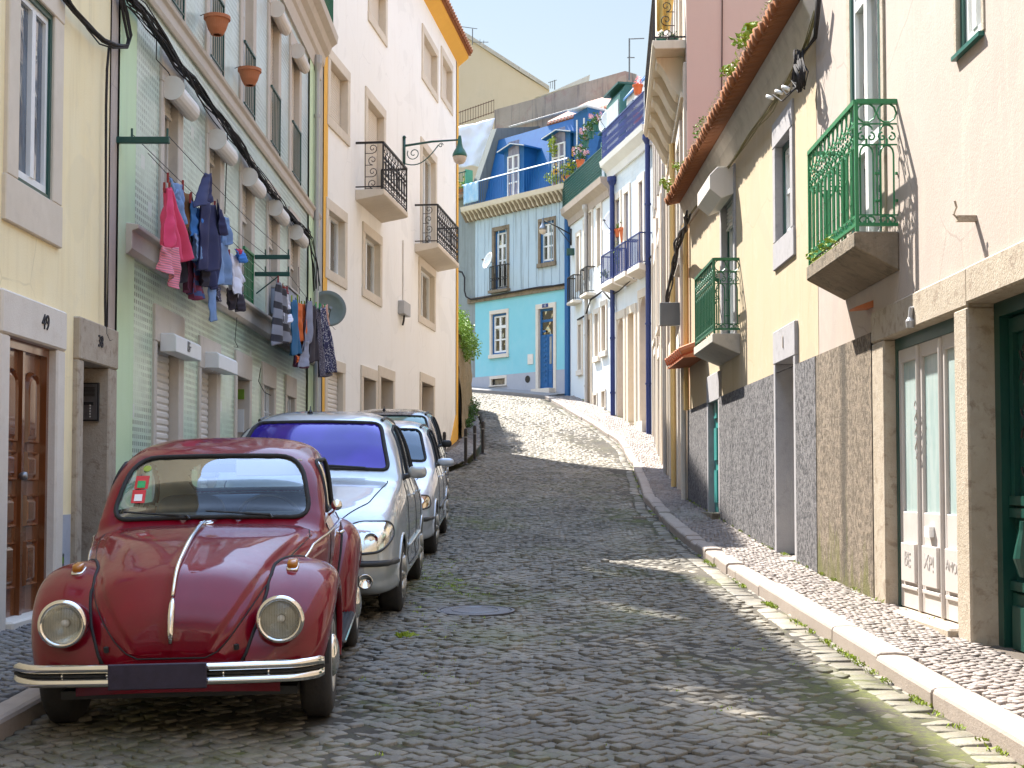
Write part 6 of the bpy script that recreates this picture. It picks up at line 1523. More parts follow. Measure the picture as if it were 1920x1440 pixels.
    for seg in (((-.022, .026), (0, .0)), ((.022, .026), (0, 0)), ((-.026, .008), (-.011, -.028)), ((-.011, -.028), (0, -.006)), ((0, -.006), (.011, -.028)), ((.011, -.028), (.026, .008))):
        m.tube([(P[0] + a, P[1] + b_, P[2] + .013 + b_ * .12) for a, b_ in seg], .0022, 5)
    m.build('badge_letters', ch, bd)
    # wings
    def wing(cy, Rt, xi, xo, a0, a1, name, sgn, ra=.355, cz=.33, nexp=.78):
        an = np.array([r[0] for r in Rt], float); rv = np.array([r[1:] for r in Rt], float)
        nu_, nv_ = 90, 30; A = np.linspace(a0, a1, nu_ + 1); Q = pchip(an, rv, A); V = []
        for i, a in enumerate(A):
            Rr, xout, xin = Q[i]; ca, sa = math.cos(rad(a)), math.sin(rad(a))
            for j in range(nv_ + 1):
                t = j / nv_ * math.pi / 2; x = xin + (xout - xin) * math.sin(t) ** nexp; r = ra + (Rr - ra) * math.cos(t) ** (nexp * .9)
                V.append((sgn * x, cy + r * ca, cz + r * sa))
            V.append((sgn * (xout - .006), cy + (ra - .006) * ca, cz + (ra - .006) * sa)); V.append((sgn * (xout - .03), cy + (ra - .002) * ca, cz + (ra - .002) * sa))
        w_ = nv_ + 3; m = MB(); m.add(V, [(i * w_ + j, i * w_ + j + 1, (i + 1) * w_ + j + 1, (i + 1) * w_ + j) for i in range(nu_) for j in range(w_ - 1)])
        o = m.build(name, red, root, smooth=True)
        half = sh.P[:, :91]; yc = half[:, 0, 1]; bead = []
        G = np.array(V).reshape(nu_ + 1, w_, 3)[:, :nv_ + 1]
        for i in range(0, nu_ + 1, 2):
            best = None
            for j in range(nv_):
                x, y, z = G[i, j]; u = int(np.clip(np.searchsorted(yc, y), 0, len(yc) - 1)); sx, sz = half[u, :, 0], half[u, :, 2]
                kx = [sx[q] + (sx[q + 1] - sx[q]) * (z - sz[q]) / (sz[q + 1] - sz[q] + 1e-9) for q in range(90) if (sz[q] - z) * (sz[q + 1] - z) <= 0]
                bx = max(kx) if kx else 0
                if abs(x) > bx and kx: best = (sgn * bx, y, z); break
                if abs(x) > bx and not kx: break
            if best: bead.append(best)
        if len(bead) > 4: m = MB(); m.tube(bead, .009, 6); m.build('wing_bead', mt('rubber'), o, smooth=True)
        return o
    FW = [(-12, .655, .755, .60), (15, .625, .765, .60), (45, .57, .77, .56), (70, .53, .772, .50), (90, .520, .772, .45), (115, .535, .768, .42), (140, .575, .755, .40), (160, .625, .735, .37), (180, .645, .705, .34), (200, .640, .67, .32), (212, .635, .64, .32)]
    RW = [(-28, .70, .62, .42), (-10, .70, .67, .42), (15, .675, .73, .45), (45, .625, .775, .48), (75, .60, .79, .52), (100, .60, .79, .56), (130, .605, .785, .60), (155, .62, .775, .62), (180, .63, .765, .62), (190, .63, .76, .62)]
    for sgn in (1, -1):
        wing(0, FW, 0, 0, -10, 183, 'front_wing', sgn); wing(2.4, RW, 0, 0, -12, 186, 'rear_wing', sgn)
        for yc in (0, 2.4): m = MB(); m.grid(lambda u, v: (sgn * (.735 - .30 * min(v * 1.25, 1)), yc + .352 * math.cos(math.pi * u) * (1 if v < .8 else (1 - v) * 5), .33 + .352 * math.sin(math.pi * u) * (1 if v < .8 else (1 - v) * 5)), 24, 10); m.build('wheel_housing', mt('black'), root)
        # running board
        m = MB(); m.prism([(sgn * .60, .30), (sgn * .755, .285), (sgn * .765, .31), (sgn * .75, .325), (sgn * .60, .335)], .52, 1.86, 1)
        for k in range(6): m.tube([(sgn * (.64 + k * .02), .60, .333), (sgn * (.64 + k * .02), 1.82, .333)], .004, 4)
        rb = m.build('running_board', mt('rubber'), root, bevel=.004); m = MB(); m.tube([(sgn * .768, .56, .312), (sgn * .768, 1.84, .312)], .008, 6); m.build('board_trim', ch, rb)
        # headlight
        hc = Vector((sgn * .520, -.635, .598)); d = Vector((0, -1, .04)).normalized()
        m = MB(); m.lathe([(.03, -.34), (.075, -.26), (.103, -.15), (.1135, -.05), (.1125, 0)], hc, d, 40, caps=False); hb = m.build('headlight', red, root, smooth=True)
        m = MB(); m.lathe([(.1125, -.012), (.1175, -.004), (.1175, .012), (.110, .024), (.099, .026), (.092, .018), (.090, .004)], hc, d, 48, caps=False); m.build('headlight_ring', ch, hb, smooth=True)
        m = MB(); m.lathe([(.091, .006), (.075, -.03), (.05, -.055), (.02, -.066), (0, -.067)], hc, d, 36, caps=False); m.build('reflector', mt('bowl'), hb, smooth=True)
        m = MB(); m.lathe([(.018, -.06), (.018, -.02), (.0, -.015)], hc, d, 16, caps=False); m.build('bulb', mt('off_white'), hb, smooth=True)
        m = MB(); m.lathe([(.092, .012), (.08, .022), (.05, .032), (.02, .037), (0, .0375)], hc, d, 36, caps=False)
        for k in range(-6, 7):
            x_ = k * .0125; hh = math.sqrt(max(0, .083 ** 2 - x_ ** 2))
            if hh > .02: m.tube([hc + Vector((x_, 0, z_)) + d * (.035 - 2.6 * (x_ ** 2 + z_ ** 2)) for z_ in np.linspace(-hh, hh, 7)], .0013, 4)
        m.build('headlight_lens', mt('lens_glass'), hb, smooth=True)
        # indicator on the wing top
        p = Vector((sgn * .545, -.20, .808)); m = cushion(p.x, p.y, p.z + .006, .032, .062, .012, .22); il = m.build('indicator', ch, root, smooth=True)
        m = cushion(p.x, p.y - .012, p.z + .026, .028, .048, .022, .18, .6); m.build('indicator_lens', mt('amber'), il, smooth=True)
        m = MB(); m.tube([(sgn * .31, -.655, .46), (sgn * .31, -.66, .485)], .013, 6); m.build('vent_stub', mt('rubber'), root)
    # bumpers: two ribs with a dark channel, wrapped round the corners
    def bumper(y0, sg, name):
        xs = np.linspace(-.735, .735, 60)
        def yy(x): return y0 + sg * (-.045 * (1 - (x / .735) ** 2)) + (-sg) * (-.11) * max(0, (abs(x) - .58) / .155) ** 2 * 1.0
        prof = [(.0, .053), (.018, .052), (.034, .046), (.040, .036), (.036, .022), (.022, .012), (.010, .008), (.010, -.008), (.022, -.012), (.036, -.022), (.040, -.036), (.034, -.046), (.018, -.052), (0, -.053)]
        zc = .375; vs = []
        for x in xs:
            e = .8 if abs(x) > .72 else 1.0
            vs += [(x, yy(x) + sg * -a, zc + h * e) for a, h in prof]
        n = len(prof); m = MB(); m.add(vs, [(i * n + j, i * n + j + 1, (i + 1) * n + j + 1, (i + 1) * n + j) for i in range(59) for j in range(n - 1)] + [tuple(range(n)), tuple(range(59 * n, 60 * n))])
        o = m.build(name, ch, root, smooth=True)
        m = MB(); m.tube([(x, yy(x) + sg * -.012, zc) for x in xs], .0085, 4); m.build('bumper_channel', mt('rubber'), o)
        for x in (-.48, -.27, .27, .48): m = MB(); m.lathe([(.008, 0), (.006, .004), (0, .005)], (x, yy(x) - sg * .014, zc), (0, -sg, 0), 10); m.build('bumper_bolt', ch, o)
        return o, yy
    fbm, yy = bumper(-.775, 1, 'front_bumper'); bumper(3.38, -1, 'rear_bumper')
    m = MB(); m.box(-.255, .20, yy(0) - .062, yy(0) - .046, .315, .435); m.build('number_plate', M('dark_plate', (.010, .006, .014), (.035, .025, .05), .5, 30, 1, obj=True), root, bevel=.004)
    for x in (-.40, .40): m = MB(); m.box(x - .02, x + .02, -.76, -.5, .36, .40); m.build('bumper_iron', mt('black'), root)
    # lower apron under the bumper and the floor
    m = MB(); m.grid(lambda u, v: ((u - .5) * 1.0, -.60 + .12 * (abs(u - .5) * 2) ** 2 + .05 * v * 0, .40 - .15 * v - .03 * (abs(u - .5) * 2) ** 2), 20, 4); m.build('apron', red, root, smooth=True)
    m = MB(); m.box(-.58, .58, -.45, 3.0, .2, .24); m.tube([(-.55, 0, .3), (.55, 0, .3)], .04, 8); m.tube([(-.6, 2.4, .3), (.6, 2.4, .3)], .06, 8); m.build('chassis', mt('black'), root)
    # wipers
    m = MB(); cond = cF
    for x0, x1 in ((-.13, -.50), (.34, -.03)):
        P = sh.lift([(x0 + (x1 - x0) * t, 1.03 + .028 * t) for t in np.linspace(0, 1, 8)], [0, 2], cF, .02); m.tube(P, .006, 5); P2 = sh.lift([(x0 + .02, 1.01)], [0, 2], cF, .02); m.tube([P2[0], P[0], P[3]], .007, 5)
    m.build('wipers', mt('black'), root)
    # dashboard, seats, steering wheel, mirror
    m = MB(); m.prism([(.70, 1.0), (.74, 1.06), (.86, 1.04), (.90, .96), (.90, .70), (.80, .70)], -.56, .56, 0); m.build('dashboard', mt('black'), root, smooth=False, bevel=.01)
    for x in (-.29, .29):
        m = cushion(x, 1.45, .60, .24, .24, .09); st = m.build('seat', mt('seat_vinyl'), root, smooth=True); m = cushion(x, 1.70, .86, .23, .07, .27, -.2); m.build('seat_back', mt('seat_vinyl'), st, smooth=True)
    m = cushion(0, 2.2, .62, .50, .20, .10); st = m.build('rear_seat', mt('seat_vinyl'), root, smooth=True); m = cushion(0, 2.42, .86, .50, .08, .24, -.25); m.build('seat_back', mt('seat_vinyl'), st, smooth=True)
    wc = Vector((.29, 1.08, .99)); d = Vector((0, .80, .6)).normalized(); Mx = rot_to(d)
    m = MB(); m.tube([wc + Mx @ Vector((.19 * math.cos(a), .19 * math.sin(a), 0)) for a in np.linspace(0, 2 * math.pi, 33)[:-1]], .0105, 8, closed=True)
    for a in (math.pi / 2 - .9 + 0, math.pi / 2 + .9, 0, math.pi): m.tube([wc - d * .03, wc + Mx @ Vector((.19 * math.cos(a), .19 * math.sin(a), 0))], .008, 6)
    m.tube([wc - d * .03, wc - d * .3], .018, 8); m.build('steering_wheel', mt('black'), root, smooth=True)
    m = MB(); m.tube([(0, .97, 1.37), (0, 1.0, 1.33)], .006, 6); m.box(-.11, .11, 1.0, 1.02, 1.285, 1.335); m.build('rear_view_mirror', mt('black'), root, bevel=.005)
    m = MB(); m.box(.10, .50, .985, 1.0, 1.26, 1.36); m.build('sun_visor', mt('headliner'), root, bevel=.006)
    # tax stickers inside the screen at its left
    def stk(x0, x1, z0, z1, mat, name, off=-.002, par=root):
        m = MB(); 
        def fn(u, v): return sh.lift([(x0 + (x1 - x0) * u, z0 + (z1 - z0) * v)], [0, 2], cF, off)[0]
        m.grid(fn, 3, 3); return m.build(name, mat, par)
    s1 = stk(-.475, -.395, 1.12, 1.195, mt('red_sticker'), 'sticker'); stk(-.458, -.412, 1.13, 1.168, mt('white_paint'), 'sticker_field', .001, s1)
    s1 = stk(-.468, -.388, 1.20, 1.275, mt('red_sticker'), 'sticker'); stk(-.452, -.405, 1.205, 1.245, mt('green_sticker'), 'sticker_field', .001, s1)
    P = sh.lift([(-.41, 1.315)], [0, 2], cF, .001)[0]; m = MB(); m.lathe([(.024, 0), (.024, .001), (.016, .002), (0, .002)], P, (0, -.75, .66), 18); s1 = m.build('round_badge', mt('leaf_yellow'), root)
    # wheels
    for x, y, s_ in ((.655, 0, 1), (-.655, 0, -1)): wheel(root, x, y, .322, .322, .155, .19, s_)
    for x, y, s_ in ((.675, 2.4, 1), (-.675, 2.4, -1)): wheel(root, x, y, .322, .322, .155, .19, s_)
    # tail lamps and rear lid seam
    for s_ in (1, -1):
        m = cushion(s_ * .60, 2.98, .70, .05, .03, .08); m.build('tail_lamp', mt('red_sticker'), root, smooth=True)
    return root
MATS['red_sticker'] = pmat('red_sticker', (.55, .02, .03), 0, .3, .3); MATS['green_sticker'] = pmat('green_sticker', (.02, .35, .10), 0, .4, .2)

def place_car(root, x, y, yaw, roll=0.0, pitch=None, dz=0.0):
    p = (gzf(y + 1.3) - gzf(y - .2)) / 1.5 if pitch is None else pitch
    root.location = (x, y, gzf(y) + dz); root.rotation_mode = 'XYZ'; root.rotation_euler = (math.atan(p), roll, yaw)

# ---------------------------------------------------------------- modern cars from one loft
def make_modern(name, label, paint, glassf, wb, W, Hh, L, kind):
    root = thing(name, label, 'car'); k = W / 1.72; h = Hh / 1.62; fo = .82; end = L - fo
    z = lambda v: .2 + (v - .2) * h if v > .45 else v
    base = [(-.84, .30, .50, .60, .36, .61, .46, .56, .55, .36, .585, .595), (-.79, .25, .62, .72, .36, .73, .50, .68, .62, .46, .665, .68), (-.64, .22, .70, .80, .38, .81, .57, .76, .71, .55, .775, .795),
            (-.3, .21, .76, .845, .42, .85, .64, .81, .82, .62, .885, .905), (.1, .2, .78, .855, .45, .86, .70, .825, .90, .66, .98, 1.0), (.38, .2, .78, .86, .46, .865, .73, .835, .935, .69, 1.04, 1.065),
            (.52, .2, .78, .86, .46, .865, .74, .835, .955, .70, 1.12, 1.15), (.80, .2, .78, .86, .46, .865, .75, .82, .98, .68, 1.305, 1.345), (1.1, .2, .78, .86, .46, .865, .76, .81, 1.0, .64, 1.455, 1.515),
            (1.32, .2, .78, .86, .46, .865, .77, .80, 1.01, .615, 1.51, 1.585), (1.75, .2, .78, .86, .46, .865, .78, .80, 1.02, .60, 1.54, 1.62), (2.4, .2, .78, .86, .46, .865, .78, .79, 1.02, .59, 1.525, 1.605),
            (end - .42, .22, .76, .85, .46, .85, .78, .77, 1.02, .575, 1.47, 1.555), (end - .16, .26, .72, .82, .46, .82, .78, .75, 1.0, .56, 1.32, 1.40), (end - .04, .30, .66, .76, .46, .77, .76, .70, .93, .50, 1.08, 1.13), (end, .36, .5, .64, .48, .66, .72, .60, .82, .42, .90, .93)]
    T = [[r[0], r[1], r[2] * k] + [v * k if i % 2 == 0 else z(v) for i, v in enumerate(r[3:11])] + [z(r[11])] for r in base]
    sh = Shell(T, 380, 84); C3 = sh.C; zz = z
    ws = rpoly([(-.70 * k, zz(1.115)), (-.575 * k, zz(1.50)), (.575 * k, zz(1.50)), (.70 * k, zz(1.115))], [.07, .08, .08, .07]); ws = [(x, q + .02 * (1 - (x / .7) ** 2)) for x, q in densify(ws, .03)]
    s1 = rpoly([(.62, zz(1.04)), (1.17, zz(1.44)), (1.62, zz(1.49)), (1.62, zz(1.03))], [.02, .06, .03, .03]); s2 = rpoly([(1.68, zz(1.03)), (1.68, zz(1.49)), (2.36, zz(1.48)), (2.42, zz(1.04))], .03); s3 = rpoly([(2.50, zz(1.05)), (2.45, zz(1.475)), (end - .55, zz(1.43)), (end - .36, zz(1.08))], .05)
    side = np.abs(C3[..., 0]) > .5 * k; P2 = C3[..., [1, 2]]
    m_w = inpoly(C3[..., [0, 2]], ws) & (C3[..., 1] < 1.4) & (C3[..., 1] > .3); ms = [inpoly(P2, q) & side for q in (s1, s2, s3)]
    rwp = rpoly([(-.6 * k, zz(1.06)), (-.5 * k, zz(1.46)), (.5 * k, zz(1.46)), (.6 * k, zz(1.06))], .06); m_r = inpoly(C3[..., [0, 2]], rwp) & (C3[..., 1] > end - .6)
    arch = ((C3[..., 1] ** 2 + (C3[..., 2] - .31) ** 2 < .355 ** 2) | ((C3[..., 1] - wb) ** 2 + (C3[..., 2] - .31) ** 2 < .355 ** 2)) & (np.abs(C3[..., 0]) > .55 * k)
    allg = m_w | ms[0] | ms[1] | ms[2] | m_r
    for e in (0, -1):
        m = MB(); ring = [tuple(p) for p in sh.P[e]]; c = tuple(sh.P[e].mean(0)); m.add(ring + [c], [(i, i + 1, len(ring)) for i in range(len(ring) - 1)]); m.build('end_panel', paint, root, smooth=True)
    sh.obj('body', ~allg & ~arch, paint, root)
    cF = lambda V, n: (V[:, 1] < 1.4) & (V[:, 1] > .25)
    g = sh.obj('windscreen', m_w, glassf, root, -.004); m = MB(); m.tube(sh.lift(densify(ws, .04), [0, 2], cF, .001), .020, 6, closed=True); m.build('windscreen_seal', mt('rubber'), g, smooth=True)
    sh.obj('rear_window', m_r, mt('dark_car_glass'), root, -.004)
    for sgn in (1, -1):
        cond = (lambda V, n: V[:, 0] > .5 * k) if sgn > 0 else (lambda V, n: V[:, 0] < -.5 * k); sel = np.sign(C3[..., 0]) == sgn
        for q, mm in zip((s1, s2, s3), ms):
            g = sh.obj('side_window', mm & sel, mt('dark_car_glass'), root, -.004); m = MB(); m.tube(sh.lift(densify(q, .04), [1, 2], cond, .001), .014, 6, closed=True); m.build('window_seal', mt('rubber'), g, smooth=True)
        m = MB(); m.tube(sh.lift(densify(rpoly([(.66, zz(1.0)), (.60, .34), (1.64, .34), (1.65, zz(1.5))], [.01, .1, .06, .01])[3:-3], .05, False), [1, 2], cond, 0), .005, 5)
        m.tube(sh.lift(densify(rpoly([(1.66, .36), (2.2, .36), (2.45, zz(.8)), (2.45, zz(1.0))], .05)[3:-3], .05, False), [1, 2], cond, 0), .005, 5); m.build('door_seam', mt('rubber'), root)
        m = MB(); m.tube(sh.lift(densify([(.55, .52), (2.1, .54)], .06, False), [1, 2], cond, .008), .02, 6); m.build('side_strip', mt('dark_trim') if kind != 'mpv' else paint, root, smooth=True)
        for yh in (1.42, 2.28):
            m = MB(); P = sh.lift([(yh - .07, zz(.88)), (yh + .07, zz(.88))], [1, 2], cond, .02); m.tube(P, .013, 8); m.build('door_handle', paint, root, smooth=True)
        # mirror
        P = sh.lift([(.72, zz(1.06))], [1, 2], cond, 0)[0]; mx = (P[0] + sgn * .13, P[1] + .02, P[2] + .03); sc_ = 1.25 if kind == 'hatch' else 1
        m = cushion(mx[0], mx[1], mx[2] + .01, .085 * sc_, .045, .058 * (1 if kind != 'hatch' else .85), 0, .7); mr = m.build('wing_mirror', mt('black') if kind == 'suv' else paint, root, smooth=True); m = MB(); m.tube([P, mx], .022, 6); m.build('mirror_arm', mt('dark_trim'), mr)
        for yc in (0, wb): m = MB(); m.grid(lambda u, v: (sgn * (.83 * k - .34 * min(v * 1.25, 1)), yc + .35 * math.cos(math.pi * u) * (1 if v < .8 else (1 - v) * 5), .31 + .35 * math.sin(math.pi * u) * (1 if v < .8 else (1 - v) * 5)), 24, 10); m.build('wheel_housing', mt('black'), root)
        m = MB()
        for yc in (0, wb): m = MB(); m.tube(sh.lift([(yc + .355 * math.cos(a), .31 + .355 * math.sin(a)) for a in np.linspace(-.15, math.pi + .15, 26)], [1, 2], cond, .001), .012, 6); m.build('arch_lip', paint, root, smooth=True)
        for yc in (0, wb): wheel(root, sgn * (.765 * k), yc, .31, .31, .19, .19, sgn, ('tyre', 'rim', 'rim'), 'flat', 7)
        # headlight: lofted patch on the corner with lens, lamp bowls and amber part
        cf = lambda V, n: (V[:, 1] < -.15) & (V[:, 0] * sgn > .1)
        if kind == 'mpv': hpoly = rpoly([(.34 * k, .60), (.33 * k, .70), (.55 * k, .805), (.80 * k, .80), (.825 * k, .68), (.74 * k, .575), (.5 * k, .555)], .06)
        else: hpoly = rpoly([(.40 * k, .60), (.42 * k, .70), (.62 * k, .76), (.80 * k, .74), (.82 * k, .62), (.6 * k, .575)], .04)
        hp = [(x * sgn, q) for x, q in hpoly]; mh = inpoly(C3[..., [0, 2]], hp) & (C3[..., 1] < -.05)
        hl = sh.obj('headlight', mh, mt('bowl'), root, .002); sh.obj('headlight_lens', mh, mt('lens_glass'), hl, .010)
        m = MB(); m.tube(sh.lift(densify(hp, .03), [0, 2], cf, .006), .012, 5, closed=True); m.build('headlight_rim', mt('dark_trim'), hl, smooth=True)
        xs_ = [(.50, .655, .052), (.66, .665, .058)] if kind == 'mpv' else [(.55, .66, .045), (.68, .67, .04)]
        for x, q, r_ in xs_:
            P = sh.lift([(sgn * x * k, q)], [0, 2], cf, .004)[0]; m = MB(); m.lathe([(r_, .012), (r_ * .9, .0), (r_ * .5, -.004), (0, .004)], P, (sgn * .25, -1, .1), 20, caps=False); m.build('lamp_bowl', mt('chrome'), hl, smooth=True)
        ap = [(sgn * x * k, q) for x, q in rpoly([(.50, .725), (.56, .785), (.76, .79), (.74, .735)] if kind == 'mpv' else [(.70, .60), (.70, .73), (.80, .73), (.81, .62)], .02)]
        sh.obj('indicator', inpoly(C3[..., [0, 2]], ap) & (C3[..., 1] < -.05), mt('amber'), hl, .006)
        P = sh.lift([(sgn * .62 * k, .345)], [0, 2], cf, .004)[0]; m = MB(); m.lathe([(.060, .0), (.060, .012), (.050, .014), (.047, .004), (0, .0)], P, (sgn * .2, -1, 0), 24); m.build('fog_lamp', mt('chrome'), root, smooth=True)
    cf = lambda V, n: (V[:, 1] < -.1)
    m = MB(); m.tube(sh.lift(densify([(-.84 * k, .48), (-.5 * k, .485), (0, .49), (.5 * k, .485), (.84 * k, .48)], .05, False), [0, 2], lambda V, n: V[:, 1] < -.28, .006), .026, 6); m.build('bumper_strip', mt('dark_trim') if kind != 'suv' else mt('rim'), root, smooth=True)
    gp = rpoly([(-.25, .56), (-.26, .62), (.26, .62), (.25, .56)], .02); sh.obj('grille', inpoly(C3[..., [0, 2]], gp) & (C3[..., 1] < -.5), mt('black'), root, .004)
    gp = rpoly([(-.4, .30), (-.42, .40), (.42, .40), (.4, .30)], .03); sh.obj('lower_grille', inpoly(C3[..., [0, 2]], gp) & (C3[..., 1] < -.5), mt('black'), root, .004)
    m = MB(); P = sh.lift([(0.0, .44)], [0, 2], cf, .015)[0]; m.box(-.26, .26, P[1] - .02, P[1], .41, .52); m.build('number_plate', mt('white_paint'), root)
    # bonnet seam
    m = MB(); cm = lambda V, n: (V[:, 1] < .45) & (n[:, 2] > .2)
    for sgn in (1, -1): m.tube(sh.lift([(sgn * float(np.interp(y, [-.68, -.3, .3], [.40 * k, .60 * k, .70 * k])), y) for y in np.linspace(-.68, .36, 24)], [0, 1], cm, 0), .006, 5)
    m.build('bonnet_seam', mt('rubber'), root)
    m = MB()
    for x0, x1 in ((-.1, -.55), (.5, .0)): m.tube(sh.lift([(x0 + (x1 - x0) * t, zz(1.125) + .03 * t) for t in np.linspace(0, 1, 7)], [0, 2], cF, .02), .009, 5)
    m.build('wipers', mt('black'), root)
    # roof strips and aerial
    ct = lambda V, n: (n[:, 2] > .3) & (V[:, 1] > 1.0)
    for sgn in (1, -1): m = MB(); m.tube(sh.lift([(sgn * .57 * k, y) for y in np.linspace(1.28, end - .5, 20)], [0, 1], ct, .004), .017 if kind != 'suv' else .022, 6); m.build('roof_strip', mt('black'), root)
    P = sh.lift([(-.12, 1.42)], [0, 1], ct, 0)[0]; m = MB(); m.lathe([(.03, 0), (.02, .02), (.006, .035), (.004, .07), (0, .075)], P, (0, .3, 1), 10); m.build('aerial', mt('black'), root, smooth=True)
    m = MB(); m.box(-.7 * k, .7 * k, -.5, end - .3, .19, .23); m.build('chassis', mt('black'), root)
    m = MB(); m.box(-.8 * k, .8 * k, .5, end - .2, .5, zz(.9)); m.build('cabin_floor', mt('black'), root)
    return root
if __name__ == '__main__' and not globals().get('NO_CARS'):
    place_car(make_red_car(), -1.685, 7.34, rad(3.9), rad(-.9), dz=-.01)
    place_car(make_modern('silver_people_carrier', 'tall silver car with purple tinted windscreen, directly behind the red vintage car', mt('silver_car_paint'), mt('purple_glass'), 2.58, 1.74, 1.75, 4.17, 'mpv'), -1.80, 11.75, rad(.5))
    place_car(make_modern('silver_hatchback', 'silver hatchback with wide wing mirror and dark windscreen, third car in the parked row', mt('silver_car_paint_b'), mt('dark_car_glass'), 2.5, 1.66, 1.60, 3.9, 'hatch'), -1.76, 16.9, rad(0))
    place_car(make_modern('dark_roofed_car', 'farthest parked car with dark roof and black wing mirror, last in the row', mt('dark_car_paint'), mt('pale_car_glass'), 2.6, 1.76, 1.72, 4.2, 'suv'), -2.02, 21.6, rad(0))
# ------------------------------------------------------------------ things in the street and on the walls
def rv(a, b): return R.uniform(a, b)
# ---- bollards
b0 = None
labs = ['dark iron bollard nearest to the camera in the row by the garden wall', 'dark iron bollard in the middle of the three by the garden wall', 'dark iron bollard farthest up the row by the garden wall', 'short dark iron bollard beside the last parked car']
for i, (px, py, yy) in enumerate(((873, 880, 35.2), (890, 866, 36.6), (905, 852, 38.3), (833, 872, 33.6))):
    p = at(px, py, yy); z = gzf(yy) + (.10 if i < 3 else .08)
    if b0 is None:
        b0 = thing('bollard', labs[0], 'bollard', (0, 0, 0), 0, 'bollards along the left kerb')
        m = MB(); m.lathe([(.042, 0), (.042, .80), (.046, .81), (.046, .86), (.038, .93), (.0, .95)], (0, 0, 0), (0, 0, 1), 20); m.build('post', mt('black_iron'), b0, smooth=False)
        m = MB(); m.lathe([(.09, 0), (.09, .02), (.06, .035), (.045, .045)], (0, 0, 0), (0, 0, 1), 20); m.build('foot', mt('black_iron'), b0)
        m = MB(); m.lathe([(.046, 0), (.046, .03)], (0, 0, .70), (0, 0, 1), 20); m.build('band', mt('grey_metal'), b0); o = b0
    else: o = copy_tree(b0, label=labs[i])
    o.location = (p.x, yy, z)
# ---- manhole and drain
m = MB(); z = gzf(MANH[1]); sl = (gzf(MANH[1] + .5) - gzf(MANH[1] - .5)); ax = (0, -sl, 1)
mh = thing('manhole_cover', 'round iron manhole cover set in the cobbles', 'manhole cover', (MANH[0], MANH[1], z))
m.lathe([(.335, -.03), (.335, .014), (.31, .016), (.308, .008), (.30, .008), (.298, .014), (0, .015)], (MANH[0], MANH[1], z), ax, 48, caps=False); m.build('cover', M('cast_iron', (.07, .065, .07), (.12, .11, .115), .45, 14, 1, .4, 90, metal=.5), mh)
m = MB(); m.tube([(MANH[0] + .2 * math.cos(t), MANH[1] + .2 * math.sin(t), z + .014 + .2 * math.sin(t) * sl) for t in np.linspace(0, 6.1, 24)], .006, 5, closed=True); m.build('cast_ring', mt('grey_metal'), mh)
dg = thing('drain_grate', 'slotted iron drain grate beside the right kerb', 'drain grate', (2.2, 21.8, gzf(21.8)))
m = MB(); 
for k in range(9): x = 1.94 + k * .055; m.box(x, x + .022, 21.62, 21.98, gzf(21.8) - .01, gzf(21.8) + .012)
m.build('grate_bars', mt('grey_metal'), dg); m = MB(); m.box(1.9, 2.44, 21.58, 21.62, gzf(21.8) - .03, gzf(21.8) + .014); m.box(1.9, 2.44, 21.98, 22.02, gzf(21.8) - .03, gzf(21.8) + .018); m.build('grate_frame', mt('grey_metal'), dg)

# ---- street lamps on brackets
def lamp(name, label, base, tip, sc, scroll=True):
    t = thing(name, label, 'street lamp', tuple(base)); base = Vector(base); tip = Vector(tip); d = (tip - base); L = d.length; dh = d.normalized()
    m = MB(); m.tube([base + Vector((0, 0, -.45 * sc)), base + Vector((0, 0, .22 * sc))], .035 * sc, 8); m.lathe([(.05 * sc, 0), (.03 * sc, .05 * sc), (0, .06 * sc)], base + Vector((0, 0, .22 * sc)), (0, 0, 1), 10)
    m.tube([base + Vector((0, 0, .02)), base + d * .5 + Vector((0, 0, .04)), tip], [.03 * sc, .026 * sc, .022 * sc], 8)
    if scroll:
        pts = [base + Vector((0, 0, -.42 * sc))] + [base + dh * (L * .62 * t) + Vector((0, 0, (-.42 - .12 * math.sin(t * math.pi)) * sc + .36 * sc * t * t)) for t in np.linspace(.1, 1, 10)]
        m.tube(pts, .014 * sc, 6)
        c = base + dh * .24 * sc + Vector((0, 0, -.20 * sc))
        m.tube([c + dh * (.17 * sc * (1 - .8 * t) * math.cos(t * 9 + 2.6)) + Vector((0, 0, .17 * sc * (1 - .8 * t) * math.sin(t * 9 + 2.6))) for t in np.linspace(0, 1, 26)], .012 * sc, 6)
        c = base + dh * (L * .66) + Vector((0, 0, -.08 * sc)); m.tube([c + dh * (.06 * sc * (1 - .7 * t) * math.cos(t * 8)) + Vector((0, 0, .06 * sc * (1 - .7 * t) * math.sin(t * 8))) for t in np.linspace(0, 1, 16)], .010 * sc, 6)
    else: m.tube([base + Vector((0, 0, -.4 * sc)), base + d * .45], .018 * sc, 6)
    m.build('bracket', mt('dark_teal_paint') if scroll else mt('black_iron'), t, smooth=True)
    m = MB(); m.lathe([(.03, .10), (.045, .04), (.05, .0), (.06, -.10), (.085, -.20), (.14, -.28), (.175, -.36), (.18, -.42), (.165, -.42), (.10, -.30)], tip, (0, 0, 1), 28, caps=False)
    for v_ in range(len(m.v)): m.v[v_] = tuple(tip + (Vector(m.v[v_]) - tip) * sc)
    hd = m.build('lamp_head', mt('lamp_green') if scroll else mt('grey_metal'), t, smooth=True)
    m = MB(); m.lathe([(.168, -.415), (.165, -.47), (.14, -.54), (.09, -.59), (.03, -.61), (0, -.612)], tip, (0, 0, 1), 28, caps=False)
    for v_ in range(len(m.v)): m.v[v_] = tuple(tip + (Vector(m.v[v_]) - tip) * sc)
    m.build('lamp_glass', M('milky_glass', (.62, .52, .42), (.5, .42, .34), .12, 6, .8), hd, smooth=True); return t
